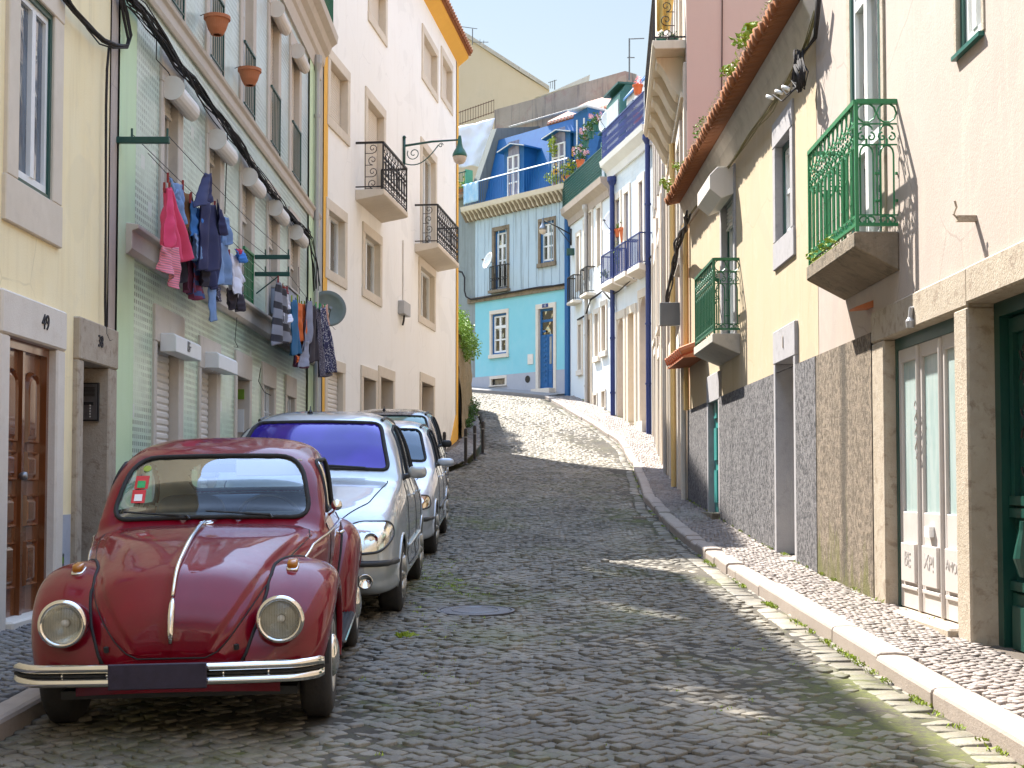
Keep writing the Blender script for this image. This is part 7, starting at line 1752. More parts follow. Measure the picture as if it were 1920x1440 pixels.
s_, z_ = F3.hit(758, 275, .04); bs = F3.P(s_, .04, z_); tp = at(862, 262, F3.P(s_, 1.35, z_).y)
lamp('street_lamp', 'green bell-shaped street lamp on a scrolled iron bracket fixed to the white house', bs, tp, 1.0)
s_, z_ = F7.hit(1071, 440, .04); bs = F7.P(L7 - .25, .04, z_); tp = at(1018, 413, bs.y - .1)
lamp('street_lamp', 'small grey street lamp on a straight bracket in front of the pale blue upper wall', bs, tp, .92, False)

# ---- satellite dishes
def dish(label, c, r, facing, mat, lnb=True):
    c = Vector(c); t = thing('satellite_dish', label, 'satellite dish', tuple(c)); d = Vector(facing).normalized(); m = MB()
    m.lathe([(0, -.02), (r * .4, -.005), (r * .8, .05), (r, .10), (r, .115), (r * .8, .065), (r * .4, .01), (0, -.005)], c, d, 36, caps=False); m.build('reflector', mat, t, smooth=True)
    m = MB(); a = c - Vector((0, 0, r * .85)) + d * .06; e = c + d * r * 1.05 - Vector((0, 0, r * .15)); m.tube([a, e], .012, 6); m.lathe([(.03, 0), (.035, .08), (.02, .12)], e, -d, 10); m.build('receiver_arm', mt('grey_metal'), t)
    m = MB(); m.tube([c - d * .02, c - d * .25, c - d * .25 - Vector((0, 0, r * 1.1))], .022, 6); m.build('mount', mt('grey_metal'), t); return t
wd = mt('white_paint')
dm_ = M('dish_grey', (.15, .18, .165), (.20, .23, .215), .5, 4, .6)
p = at(613, 581, 26.0); dish('round grey satellite dish at the joint of the green and white houses', p, .35, (.35, -1, .15), dm_)
p = at(918, 490, 56.2); dish('small white satellite dish beside the iron rail of the turquoise house', p, .36, (-.8, -.4, .3), wd)
p = at(1142, 228, 50.5); dish('large white satellite dish high up on the dark terrace rail', p, .46, (-.9, -.6, .25), wd)
p = at(1150, 417, 47.6); dish('white satellite dish above the orange flower pots on the blue-railed balcony', p, .46, (-.85, -.6, .25), wd)

# ---- clothes brackets and lines
def bracket(label, px, py, reach, D=None, strut=False):
    s_, z_ = FL.hit(px, py, 0.0); t = thing('clothes_bracket', label, 'clothes bracket', tuple(FL.P(s_, 0, z_)), group='clothes brackets on the green house')
    m = MB(FL); m.box(s_ - .025, s_ + .025, 0, reach, z_ - .03, z_ + .03); o = m.build('arm', mt('dark_teal_paint'), t, bevel=.005)
    for k in (.30, .96): m = MB(FL); m.tube([(s_, reach * k, z_ + .02), (s_, reach * k, z_ + .11)], .011, 6); m.build('line_pin', mt('dark_teal_paint'), t)
    if strut: m = MB(FL); m.tube([(s_, reach * .7, z_ - .02), (s_, 0.02, z_ - .28)], .010, 6); m.build('strut', mt('dark_teal_paint'), t)
    return s_, z_
A0 = bracket('dark green clothes bracket nearest the camera, above the pink towel', 217, 263, .50)
A1 = bracket('upper of the two dark green clothes brackets at the middle of the green house', 478, 482, .50)
A2 = bracket('lower of the two dark green clothes brackets, with a thin strut', 478, 514, .50, strut=True)
def cline(label, pts, r=.0035):
    m = MB(FL); full = []
    for a, b_ in zip(pts[:-1], pts[1:]):
        for k in range(8): t = k / 8; full.append((a[0] + (b_[0] - a[0]) * t, a[1] + (b_[1] - a[1]) * t, a[2] + (b_[2] - a[2]) * t - .05 * math.sin(math.pi * t)))
    full.append(pts[-1]); m.tube(full, r, 4); o = m.build('clothes_line', mt('cable'), None); tag(o, label, 'clothes line')
cline('outer clothes line of the pink towel row', [(A0[0], .48, A0[1] + .05), (A1[0], .48, A1[1] + .03)]); cline('inner clothes line of the pink towel row, nearer the wall', [(A0[0], .16, A0[1] + .05), (A1[0], .16, A1[1] + .03)])
cline('clothes line of the far row with the dotted dress', [(A2[0], .45, A2[1] + .05), (25.2, .42, A2[1] - .15)]); cline('slack clothes line running below the upper bracket', [(A0[0], .30, A0[1] - .12), (A2[0], .30, A2[1] - .1)])
ZO, ZX, ZY = 3.43, 280, 300
def zp(x, y): return (x / ZO + ZX, y / ZO + ZY)
def garment(name, label, cat, quads, n, pegs=True, grp='washing hung out on the green house', peg='red_paint'):
    """quads: [(material, TL, TR, BR, BL, folds, name)] in the enlarged photo's pixels, hung in the plane n metres off the wall"""
    root = None
    for qi, (mat, TL, TR, BR, BL, folds, pn) in enumerate(quads):
        c = [Vector((*FL.hit(*zp(*q), n), 0)) for q in (TL, TR, BR, BL)]
        if root is None:
            t0 = FL.P(c[0].x, n, c[0].y); root = thing(name, label, cat, tuple(t0), group=grp)
        W = ((c[1] - c[0]).length + (c[2] - c[3]).length) / 2; H_ = (c[3] - c[0]).length; ph = R.uniform(0, 6); amp = min(.05, .10 * W + .012)
        def fn(u, v):
            p = c[0] * (1 - u) * (1 - v) + c[1] * u * (1 - v) + c[2] * u * v + c[3] * (1 - u) * v
            sag = -.04 * W * math.sin(math.pi * u) * (1 - v); w = (.35 + .65 * v)
            dn = amp * w * (math.sin(u * folds * 2 * math.pi + ph + .8 * v) + .4 * math.sin(u * folds * 4.3 + ph * 2 + v * 3)) + .02 * mnoise.noise(Vector((u * 4, v * 5, ph)))
            hem = .012 * math.sin(u * folds * 6.28 + ph) * v + .02 * mnoise.noise(Vector((u * 5, 3 + v, ph))) * v
            return (p.x + .012 * math.sin(v * 7 + ph) * w, n + qi * .018 + dn, p.y + sag + hem)
        m = MB(FL); m.grid(fn, 26, 34); m.build(pn, mt(mat), root, smooth=True, solid=.008)
    if pegs:
        c = [FL.hit(*zp(*q), n) for q in (quads[0][1], quads[0][2])]
        for s_, z_ in c: m = MB(FL); m.box(s_ - .008, s_ + .008, n - .008, n + .012, z_ - .05, z_ + .045); m.build('peg', mt(peg), root)
    return root
g_ = garment
g_('towel', 'bright pink towel with striped lower end, nearest garment on the line', 'towel', [('cl_pink', (95, 175), (128, 175), (258, 642), (140, 650), 2, 'right_fall'), ('cl_pink', (92, 175), (118, 178), (152, 560), (58, 545), 1.5, 'left_fall'), ('cl_band', (58, 545), (152, 560), (152, 838), (66, 700), 1.5, 'striped_end')], .46)
g_('denim_shirt', 'faded denim shirt hanging right behind the pink towel', 'shirt', [('cl_denim', (118, 112), (214, 158), (218, 410), (150, 360), 2, 'cloth'), ('cl_denim', (150, 180), (180, 190), (190, 330), (165, 320), 1, 'sleeve')], .40)
g_('brown_trousers', 'brown trousers on the first washing line', 'trousers', [('cl_brown', (214, 190), (268, 235), (277, 640), (205, 610), 2, 'cloth'), ('cl_black', (230, 430), (262, 440), (258, 600), (232, 590), 1, 'pocket')], .36)
g_('blue_shirt', 'vivid blue shirt with crumpled sleeves between the brown trousers and the navy coat', 'shirt', [('cl_blue', (262, 245), (330, 320), (325, 500), (278, 480), 2, 'cloth'), ('cl_denim', (270, 470), (320, 490), (310, 640), (278, 632), 2, 'shirt_tail')], .42)
g_('maroon_skirt', 'dark maroon skirt hanging low behind the pink towel', 'skirt', [('cl_black', (165, 620), (225, 600), (215, 790), (166, 780), 2, 'cloth'), ('cl_maroon', (215, 600), (262, 610), (276, 858), (222, 840), 2, 'lower_cloth')], .28, False)
g_('plaid_shirt', 'blue and maroon plaid shirt below the vivid blue one', 'shirt', [('cl_plaid', (262, 610), (325, 630), (328, 892), (268, 888), 2, 'cloth')], .32, False)
g_('navy_hooded_coat', 'large navy blue coat hung by its hood, the tallest garment on the first line', 'coat', [('cl_navy', (330, 230), (420, 290), (430, 715), (312, 705), 2, 'cloth'), ('cl_navy', (358, 82), (388, 84), (392, 270), (286, 300), 1.2, 'hood'), ('cl_navy', (405, 250), (440, 320), (455, 480), (415, 480), 1, 'sleeve')], .47)
g_('navy_trousers', 'dark navy trousers hanging under the navy coat', 'trousers', [('cl_black', (328, 690), (388, 700), (370, 812), (330, 808), 1.5, 'cloth'), ('cl_navy', (380, 480), (440, 480), (418, 825), (384, 815), 1.5, 'leg')], .40, False)
g_('jeans', 'blue jeans with one leg hanging far below the others', 'jeans', [('cl_denim', (385, 715), (435, 735), (437, 1025), (378, 1040), 1, 'leg')], .36, False)
g_('denim_skirt', 'pale denim skirt right of the navy coat', 'skirt', [('cl_denim', (440, 470), (500, 540), (542, 800), (418, 800), 2, 'cloth'), ('cl_denim', (442, 350), (490, 370), (500, 545), (450, 535), 2, 'waist')], .38)
g_('dark_socks_towel', 'dark narrow cloth with small white marks behind the denim skirt', 'cloth', [('cl_speckle', (430, 775), (458, 780), (458, 905), (432, 905), 1, 'cloth')], .30, False)
g_('white_shirt', 'white shirt near the end of the first washing line', 'shirt', [('cl_white', (512, 600), (572, 605), (598, 780), (520, 850), 2, 'cloth'), ('cl_white', (550, 640), (592, 760), (582, 880), (540, 860), 1, 'sleeve')], .36)
g_('black_leggings', 'black leggings below the white shirt', 'leggings', [('cl_black', (494, 820), (545, 825), (540, 960), (508, 955), 1, 'leg'), ('cl_black', (535, 830), (582, 840), (580, 972), (545, 965), 1, 'leg')], .32, False)
g_('bright_cloth', 'small bright blue and red cloth bunched on the line above the white shirt', 'cloth', [('cl_blue', (538, 570), (598, 580), (600, 655), (570, 655), 1, 'cloth'), ('cl_pink', (548, 568), (566, 570), (580, 600), (560, 600), 1, 'red_edge')], .40, False)
far = 'washing on the far line'
g_('striped_jumper', 'black and grey striped jumper, first garment of the far washing row', 'jumper', [('cl_stripe', (828, 765), (885, 830), (925, 1172), (798, 1190), 2, 'cloth'), ('cl_white', (845, 980), (895, 990), (890, 1045), (846, 1040), 1, 'white_band')], .45, grp=far)
g_('red_scarf', 'small red and white cloth beside the striped jumper', 'cloth', [('red_paint', (858, 790), (890, 830), (888, 870), (866, 850), 1, 'cloth'), ('cl_white', (866, 850), (888, 868), (892, 960), (874, 960), 1, 'white_end')], .40, False, far)
g_('teal_trousers', 'teal trousers between the striped jumper and the orange shirt', 'trousers', [('cl_teal', (915, 890), (952, 885), (975, 1245), (905, 1258), 1.5, 'cloth')], .42, True, far, 'leaf_yellow')
g_('orange_shirt', 'orange shirt in the far washing row', 'shirt', [('cl_orange', (952, 905), (998, 925), (1000, 1180), (962, 1160), 1.5, 'cloth'), ('cl_orange', (928, 1255), (980, 1250), (985, 1300), (930, 1300), 1, 'hem')], .40, True, far, 'leaf_yellow')
g_('plum_dress', 'dark plum dress behind the grey trousers', 'dress', [('cl_maroon', (978, 925), (1010, 930), (1010, 1335), (922, 1320), 2, 'cloth')], .34, True, far, 'leaf_yellow')
g_('grey_trousers', 'pale grey trousers in the far washing row', 'trousers', [('cl_grey', (1010, 900), (1036, 905), (1030, 1160), (985, 1240), 1, 'cloth'), ('cl_grey', (990, 1160), (1026, 1150), (1018, 1330), (975, 1330), 1, 'leg')], .44, True, far, 'cable')
g_('black_trousers', 'black trousers between the grey pair and the speckled dress', 'trousers', [('cl_black', (1040, 925), (1072, 930), (1082, 1290), (1022, 1310), 1.5, 'cloth')], .42, True, far, 'leaf_yellow')
g_('speckled_dress', 'grey speckled dress in the far washing row', 'dress', [('cl_speckle', (1070, 940), (1100, 940), (1162, 1390), (1086, 1396), 2, 'cloth')], .42, True, far, 'green_sticker')
g_('dotted_dress', 'navy dress with white dots at the end of the far washing row', 'dress', [('cl_dots', (1094, 940), (1128, 942), (1214, 1362), (1150, 1370), 2, 'cloth')], .46, True, far, 'green_sticker')
g_('salmon_top', 'small salmon top behind the dotted dress, last on the line', 'top', [('cl_salmon', (1112, 925), (1142, 925), (1155, 1070), (1130, 1060), 1, 'cloth')], .34, False, far)
m = MB(FL); s_ = S(FL, 503); tub = thing('plastic_tub', 'blue grey plastic tub hung under the fourth window of the green house', 'tub', tuple(FL.P(s_, 0, 4))); m.prism([(.03, 4.02), (.26, 4.02), (.30, 4.42), (.03, 4.42)], s_, s_ + 1.0, 0); m.build('tub', M('tub_blue', (.22, .27, .36), (.3, .34, .42), .5, 5, .6), tub, bevel=.02, seg=2)
m = MB(FL); m.prism([(.03, 4.421), (.32, 4.421), (.32, 4.45), (.03, 4.45)], s_ - .01, s_ + 1.01, 0); m.build('rim', mt('zinc'), tub)

# ---- pots and plants
def leaves(m, c, rx, ry, rz, n, size, seed=0, droop=0.0, shell=.3):
    r = random.Random(seed); c = Vector(c)
    for _ in range(n):
        while True:
            v = Vector((r.uniform(-1, 1), r.uniform(-1, 1), r.uniform(-1, 1)))
            if shell < v.length < 1: break
        k = 1 + .25 * mnoise.noise(v * 2.2 + Vector((seed, 0, 0))); p = c + Vector((v.x * rx * k, v.y * ry * k, v.z * rz * k)); s = size * r.uniform(.6, 1.3)
        a = Vector((r.gauss(0, 1), r.gauss(0, 1), r.gauss(0, .6) - droop)).normalized(); b_ = a.cross(Vector((r.gauss(0, 1), r.gauss(0, 1), r.gauss(0, 1)))).normalized()
        nn = a.cross(b_) * s * .18; m.add([p, p + a * s * .5 + b_ * s * .3 + nn, p + a * s, p + a * s * .5 - b_ * s * .3 + nn], [(0, 1, 2), (0, 2, 3)])
def potted(name, label, base, r, h, leafr, n, mats=('terracotta', 'leaf'), size=.06, flowers=None, grp=None, fz=1.0, nf=10, seed=1):
    base = Vector(base); t = thing(name, label, 'potted plant', tuple(base), group=grp)
    m = MB(); m.lathe([(r * .68, 0), (r * .92, h * .82), (r * 1.04, h * .82), (r * 1.06, h), (r * .95, h), (r * .9, h * .9), (0, h * .88)], base, (0, 0, 1), 20, caps=False); m.lathe([(r * .68, 0), (0, 0)], base, (0, 0, 1), 20, caps=False); m.build('pot', mt(mats[0]), t, smooth=False)
    m = MB(); c = base + Vector((0, 0, h + leafr * fz * .7)); leaves(m, c, leafr, leafr, leafr * fz, n, size, seed)
    for k in range(6): a = k * 1.05; m.tube([base + Vector((0, 0, h * .8)), c + Vector((math.cos(a), math.sin(a), .3)) * leafr * .6], .006, 4)
    m.build('foliage', mt(mats[1]), t)
    if flowers:
        r_ = random.Random(seed)
        for k in range(nf):
            m = MB()
            p = c + Vector((r_.uniform(-1, 1), r_.uniform(-1, .2), r_.uniform(-.4, 1.1) * fz)) * leafr
            for q in range(6): a = q * 1.05; d = Vector((math.cos(a), -.3, math.sin(a))); m.add([p, p + d * .05 + Vector((.02, 0, .01)), p + d * .085, p + d * .05 - Vector((.02, 0, .01))], [(0, 1, 2, 3)])
            m.build('flower', mt(flowers), t)
    return t
def bowlpot(label, px, py, n=.2):
    s_, z_ = FL.hit(px, py, n); p = FL.P(s_, n, z_); t = thing('hanging_pot', label, 'flower pot', tuple(p), group='terracotta bowls on the upper rails')
    m = MB(); m.lathe([(.045, -.13), (.07, -.13), (.108, -.06), (.132, .02), (.14, .045), (.156, .05), (.156, .09), (.143, .09), (.128, .045), (0, .04)], p, (0, 0, 1), 28, caps=False); m.build('bowl', mt('terracotta'), t, smooth=False)
    m = MB(); m.tube([p + Vector((-.2, 0, .10)), p + Vector((-.12, 0, .13)), p + Vector((-.10, 0, .02))], .006, 5); m.build('hook', mt('black_iron'), t)
bowlpot('terracotta bowl hooked on the upper rail, nearer the camera', 407, 45); bowlpot('terracotta bowl hooked on the next rail, farther from the camera', 468, 142)
# sunflowers and pots on the terrace of the turquoise house
def sunflower(label, px, py, D, h, r=.16, seed=0):
    p = at(px, py, D); t = thing('sunflower', label, 'sunflower', (p.x, p.y, p.z - h)); m = MB(); m.tube([(p.x, p.y, p.z - h), (p.x + .03, p.y, p.z - h * .5), (p.x, p.y, p.z)], .012, 5); leaves(m, (p.x, p.y, p.z - h * .55), .16, .12, h * .35, 26, .13, seed); m.build('stem', mt('leaf_yellow'), t)
    m = MB()
    for k in range(16):
        a = k * math.pi / 8; d = Vector((math.cos(a), 0, math.sin(a))); q = Vector((-math.sin(a), 0, math.cos(a))) * .035; c = p + Vector((0, -.03, 0)); m.add([c + d * r * .4, c + d * r * .75 + q, c + d * r * 1.1 + Vector((0, -.02, 0)), c + d * r * .75 - q], [(0, 1, 2, 3)])
    m.build('petals', mt('petal'), t); m = MB(); m.lathe([(r * .5, 0), (r * .45, .03), (0, .04)], p + Vector((0, -.02, 0)), (0, -1, 0), 18); m.build('seed_head', mt('seed'), t)
sunflower('upper large sunflower at the right end of the blue terrace', 1077, 287, 54.2, 1.3, .17, 1); sunflower('lower sunflower against the blue terrace rail', 1060, 333, 54.0, .6, .16, 2); sunflower('small sunflower at the foot of the white post', 1042, 322, 54.4, .5, .11, 3)
zt_ = zct + .52
for (px, D, dn, lab, kw) in ((1046, 54.7, .0, 'brown pot with sunflower leaves in front of the right dormer', dict(mats=('terracotta', 'leaf_yellow'), flowers='petal', nf=4)), (1068, 53.8, 0, 'brown pot of bright yellow green leaves at the corner of the terrace', dict(mats=('terracotta', 'leaf_yellow'), flowers='petal', nf=3)), (1088, 53.2, 0, 'pot of pink flowers where the blue and dark terraces meet', dict(mats=('pot_orange', 'leaf_dark'), flowers='petal_pink', nf=12))):
    p = at(px, 360, D); potted('potted_plant', lab, (p.x, p.y, zt_ + (.0 if px < 1080 else .5)), .17, .3, .30, 160, size=.13, fz=1.3, seed=px, **kw)
p = at(1036, 300, 54.6); t = thing('vine', 'yellow green climbing plant on the white post of the blue terrace', 'climbing plant', (p.x, p.y, zt_)); m = MB(); m.tube([(p.x, p.y, zt_), (p.x, p.y, zt_ + 2.1)], .03, 6); m.build('post', mt('white_paint'), t); m = MB(); leaves(m, (p.x, p.y, zt_ + 1.7), .16, .16, .5, 120, .13, 5); leaves(m, (p.x - .1, p.y, zt_ + .4), .2, .2, .25, 60, .13, 6); m.build('foliage', mt('leaf_yellow'), t)
# plants on the dark terrace rail
for k, (px, py, D) in enumerate(((1098, 262, 52.6), (1108, 245, 52.0), (1118, 232, 51.6))):
    p = at(px, py, D); t = potted('rail_plant', ['leafy pot with pale flowers, lowest on the dark terrace rail', 'leafy pot in the middle of the dark terrace rail', 'leafy pot beside the satellite dish on the dark terrace rail'][k], (p.x, p.y, p.z - .3), .14, .24, .26, 120, ('lamp_green', 'leaf_dark'), .12, 'petal_pink' if k != 1 else None, seed=40 + k)
# orange pots on the blue rail above and on the balcony below
for (px, py, D, lab, r_, mats) in ((1196, 168, 44.2, 'orange planter with pink flowers high on the blue lattice rail', .17, ('pot_orange', 'petal_pink')), (1195, 222, 44.6, 'orange planter with yellow leaves lower on the blue lattice rail', .17, ('pot_orange', 'leaf_yellow')),
        (1160, 437, 47.2, 'small bright orange pot on the blue-railed balcony', .15, ('pot_orange', 'leaf')), (1173, 440, 46.4, 'large reddish orange pot on the blue-railed balcony', .24, ('pot_orange', 'leaf_dark'))):
    p = at(px, py, D); potted('rail_planter', lab, (p.x, p.y, p.z - r_), r_, r_ * 1.9, r_ * .9, 40, mats, .09, seed=px)
p = at(1162, 480, 47.0); t = thing('trailing_plant', 'yellow green plant trailing down the blue balcony rail', 'trailing plant', tuple(p)); m = MB(); leaves(m, p, .16, .12, .55, 110, .16, 8); leaves(m, p + Vector((.35, -.6, -.1)), .12, .1, .5, 60, .15, 9); leaves(m, p + Vector((-.45, .9, -.45)), .15, .2, .1, 30, .15, 3); m.tube([p + Vector((0, 0, .5)), p, p - Vector((0, 0, .6))], .01, 4); m.build('foliage', mt('leaf_yellow'), t)
# planter on the grey blue house and green pots on the pink house balcony
p = at(870, 352, FG.P(1, .2, 0).y); t = potted('balcony_planter', 'brown planter with yellow and red flowers on the grey blue house', (p.x, p.y, zg + .02), .28, .32, .3, 90, ('terracotta', 'leaf'), .12, 'petal', seed=77)
for k, px in enumerate((1240, 1262)):
    p = at(px, 52, 24.75); t = potted('balcony_pot', ['dark green pot at the left end of the high balcony of the pink house', 'dark green pot next to the wall on the high balcony of the pink house'][k], (p.x, p.y, zb_pink if 'zb_pink' in globals() else 9.46), .10, .14, .08, 30, ('lamp_green', 'leaf_dark'), .05, seed=90 + k)
m = MB(); p = at(1249, 20, 24.9); t = thing('yellow_cloth', 'yellow cloth hanging on the high balcony rail of the pink house', 'cloth', (p.x, p.y, 9.7))
m.grid(lambda u, v: (p.x - .17 + .34 * u * (1 - .3 * v), p.y + .05 * math.sin(u * 14) * (.3 + v), 10.6 - .8 * v), 24, 16); m.build('cloth', M('cl_yellow', (.75, .55, .18), (.68, .48, .14), .85, 4, .8), t, smooth=True, solid=.01)
# weeds along the tiled eave of the ochre house
r9 = random.Random(12)
for k, (s_, n_) in enumerate(((J + .35, 40), (J + 1.9, 130), (J + 3.1, 90), (J + 5.8, 50), (J + 8.2, 60), (J + 9.9, 110))):
    p = FR.P(s_, .36, ZT + .40); t = thing('eave_weed', ['tiny weed at the near corner of the tiled eave', 'largest leafy weed on the tiled eave', 'second leafy weed farther along the tiled eave', 'small weed halfway along the tiled eave', 'low green weed near the far part of the eave', 'yellowish weed at the far end of the tiled eave'][k], 'weed', tuple(p), group='weeds growing on the tiled eave')
    m = MB(); sz = .05 + .0003 * n_
    for q in range(7): a = r9.uniform(0, 6.28); e = p + Vector((math.cos(a) * .1, math.sin(a) * .22, r9.uniform(.05, .30) * (n_ / 200 + .3))); m.tube([p, (p + e) / 2 + Vector((0, 0, .03)), e], .004, 4); leaves(m, e, .07, .10, .07, n_ // 7, sz, k * 10 + q)
    m.build('foliage', mt('leaf_yellow') if k != 3 else mt('leaf'), t)
m = MB()
for k in range(900):
    s_ = r9.uniform(J, E); p = FR.P(s_, r9.uniform(.28, .44), ZT + .37 + r9.uniform(-.02, .05)); 
    for q in range(3): d = Vector((r9.gauss(0, .02), r9.gauss(0, .02), r9.uniform(.01, .04))); w_ = Vector((0, .008, 0)); m.add([p - w_, p + w_, p + d], [(0, 1, 2)])
tag(m.build('moss', mt('leaf_yellow'), None, recalc=False), 'yellowish moss and lichen along the tile ends of the eave', 'moss', kind='stuff')
# bush over the garden wall, plants at its foot
t = thing('wall_shrub', 'bright green shrub spilling over the garden wall beside the orange edge', 'shrub', tuple(F4.P(1, 0, 6)))
m = MB(); c = [F4.P(1.2, -.3, 6.8), F4.P(2.4, -.1, 6.7), F4.P(4.0, -.1, 6.5), F4.P(.9, .05, 6.3), F4.P(3.2, .2, 6.0), F4.P(2.0, .15, 6.1), F4.P(5.2, -.3, 6.3)]
for i, q in enumerate(c): leaves(m, q, .42, .8, .5, 800, .085, 20 + i, .5, .1)
m.build('foliage', mt('leaf'), t); m = MB()
for i, q in enumerate(c): m.tube([F4.P(2, -.5, 5.6), q], .03, 5)
m.build('stems', mt('bark'), t)
t = thing('bollard_bush', 'low dark green bush at the foot of the garden wall behind the bollards', 'bush', tuple(F4.P(3, .3, 3)))
m = MB()
for i, (s_, n_, dz, rr, q) in enumerate(((2.6, .2, .2, .20, 260), (4.0, .2, .15, .22, 260), (5.3, .22, .25, .25, 280), (1.0, .2, .1, .14, 80), (6.6, .2, .3, .28, 220))): p = F4.P(s_, n_, gzf(42 + s_) + dz); leaves(m, p, rr, rr * 1.3, rr, q, .085, 50 + i, .2, .1)
m.build('foliage', mt('leaf_dark'), t)
# tree far behind the wall, its crown throws the ragged shade on the lit road
tr = thing('garden_tree', 'leafy tree in the garden behind the wall, mostly hidden by the white house', 'tree', (-4.6, 50, 6))
m = MB(); m.tube([(-4.6, 50, 4), (-4.5, 50, 6.5), (-4.7, 50.1, 8.2)], [.16, .13, .08], 8)
for a in range(6): m.tube([(-4.55, 50, 6.6 + a * .2), (-4.6 + math.cos(a) * 1.0, 50 + math.sin(a) * 1.1, 8.0 + .15 * a)], [.06, .02], 6)
m.build('trunk', mt('bark'), tr); m = MB()
for i in range(9): a = i * .7; leaves(m, (-4.7 + math.cos(a) * 1.0, 50 + math.sin(a) * 1.3, 8.0 + .45 * math.sin(i * 2.1)), .8, .8, .6, 420, .16, 70 + i, 0, .1)
m.build('crown', mt('leaf'), tr)
p = FR.P(12.2, .33, 3.5); t = thing('balcony_weed', 'small yellow green weed growing on the slab of the bright green balcony', 'weed', tuple(p)); m = MB()
for q in range(9): e = FR.P(11.6 + q * .13, .33, 3.52 + .03 * (q % 3)); leaves(m, e, .05, .08, .05, 12, .045, 300 + q)
m.tube([FR.P(11.6, .33, 3.49), FR.P(12.7, .33, 3.49)], .004, 4); m.build('foliage', mt('leaf_yellow'), t)
# grass tufts in the joints: kerb foot, wall foot, beside the red car
m = MB(); r8 = random.Random(8)
def tuft(x, y, z, h, n):
    for _ in range(n):
        a = r8.uniform(0, 6.28); d = Vector((math.cos(a), math.sin(a), 0)) * h * r8.uniform(.2, .9); w_ = Vector((-math.sin(a), math.cos(a), 0)) * .004; p = Vector((x + r8.gauss(0, .02), y + r8.gauss(0, .03), z)); hh = h * r8.uniform(.5, 1.1)
        m.add([p - w_, p + w_, p + d * .5 + Vector((0, 0, hh * .8)) + w_ * .6, p + d + Vector((0, 0, hh * .75))], [(0, 1, 2, 3)])
for _ in range(140):
    y = r8.choice([r8.uniform(6, 16), r8.uniform(6, 16), r8.uniform(16, 50)]); 
    if mnoise.noise(Vector((y * .9, 0, 3))) > -.05: tuft(float(xkr(y)) - .02, y, gzf(y), .035, 14)
for _ in range(120):
    y = r8.uniform(9, 52); tuft(float(ip(WR, y)) - .03, y, gzf(y) + KH, .04, 10)
for _ in range(260):
    y = r8.uniform(7.5, 17); x = r8.gauss(-.65, .22)
    if mnoise.noise(Vector((x * 2, y * .7, 1))) > -.05: tuft(x, y, gzf(y) + .0, .022, 9)
for _ in range(160):
    y = r8.uniform(5.5, 12); x = r8.uniform(-1.0, 2.0)
    if mnoise.noise(Vector((x * 1.5, y * .6, 9))) > .1: tuft(x, y, gzf(y) + .0, .016, 8)
tuft(-.80, 10.2, gzf(10.2), .06, 60); tuft(-.76, 10.25, gzf(10.2), .05, 40)
tag(m.build('grass', mt('leaf_yellow'), None, recalc=False), 'short bright grass and moss in the joints of the cobbles and along the kerb', 'grass', kind='stuff')

# ---- cables
def bundle(name, label, fr, pts, n, k, r, spread, mat='cable', n0=None, seed=3):
    rr = random.Random(seed); P = [Vector((*fr.hit(px, py, n), 0)) for px, py in pts]; Q = densify([(p.x, p.y) for p in P], .35, False); m = MB(fr); L = len(Q)
    for i in range(k):
        a, b_ = rr.uniform(0, 6), rr.uniform(0, 6); f1, f2 = rr.uniform(.5, 1.6), rr.uniform(.5, 1.6); dd = rr.uniform(.3, 1.0)
        m.tube([(q[0], n + spread * dd * math.cos(j * f1 * .6 + a), q[1] + spread * dd * math.sin(j * f2 * .6 + b_)) for j, q in enumerate(Q)], r * rr.uniform(.6, 1.3), 5)
    p0 = fr.P(Q[0][0], n, Q[0][1]); o = m.build(name, mt(mat), None, org=p0, smooth=True); tag(o, label, 'cable'); return o
bundle('cable_bundle', 'thick black cable bundle running down across the green tiled house under the string course', FL, [(228, -40), (243, 0), (262, 18), (282, 48), (303, 75), (332, 118), (362, 150), (392, 195), (425, 240), (455, 282), (492, 338), (528, 385), (560, 422), (578, 440)], .12, 22, .0075, .06)
bundle('hanging_cables', 'tangle of loose black cable ends hanging at the far corner of the green house', FL, [(572, 432), (583, 450), (588, 480), (592, 500), (594, 540)], .14, 6, .010, .11, seed=9)
bundle('cable_loop', 'black cable bundle looping down over the yellow house to its corner', FL, [(120, -10), (140, 20), (168, 52), (192, 78), (215, 88), (238, 88), (243, 70), (236, 30), (228, -10)], .08, 6, .011, .025, seed=5)
bundle('drop_cable', 'thin black cable dropping down the yellow house beside the corner', FL, [(205, 86), (201, 130), (199, 200), (198, 400), (197, 560), (198, 625), (204, 638), (210, 636)], .05, 2, .009, .008, seed=6)
for i, (pts, lab) in enumerate((([(293, 60), (292, 110), (315, 135), (332, 170), (318, 185)], 'thin wire curling down to the first shutter box'), ([(426, 250), (425, 300), (422, 400)], 'thin wire hanging between the second and third upper windows'), ([(445, 580), (440, 640), (446, 652), (438, 650)], 'thin wire with a curled end above the entrance'), ([(488, 690), (484, 715), (495, 735), (508, 742)], 'grey wire loop beside the small barred window'), ([(560, 500), (562, 600), (566, 640)], 'thin wire down the tiles by the far washing row'))):
    bundle('wall_wire', lab, FL, pts, .06, 1, .006, .01, seed=20 + i)
bundle('eave_cables', 'olive cables running along under the eave of the ochre house', FR, [(1528, 20), (1510, 80), (1480, 150), (1445, 205), (1405, 255), (1375, 300), (1330, 360), (1292, 405)], .10, 4, .008, .03, 'cable_olive', seed=7)
bundle('eave_cables', 'black cables dropping from the near corner of the ochre house roof', FR, [(1536, -10), (1532, 30), (1528, 70), (1512, 90), (1500, 105)], .10, 5, .010, .03, seed=8)
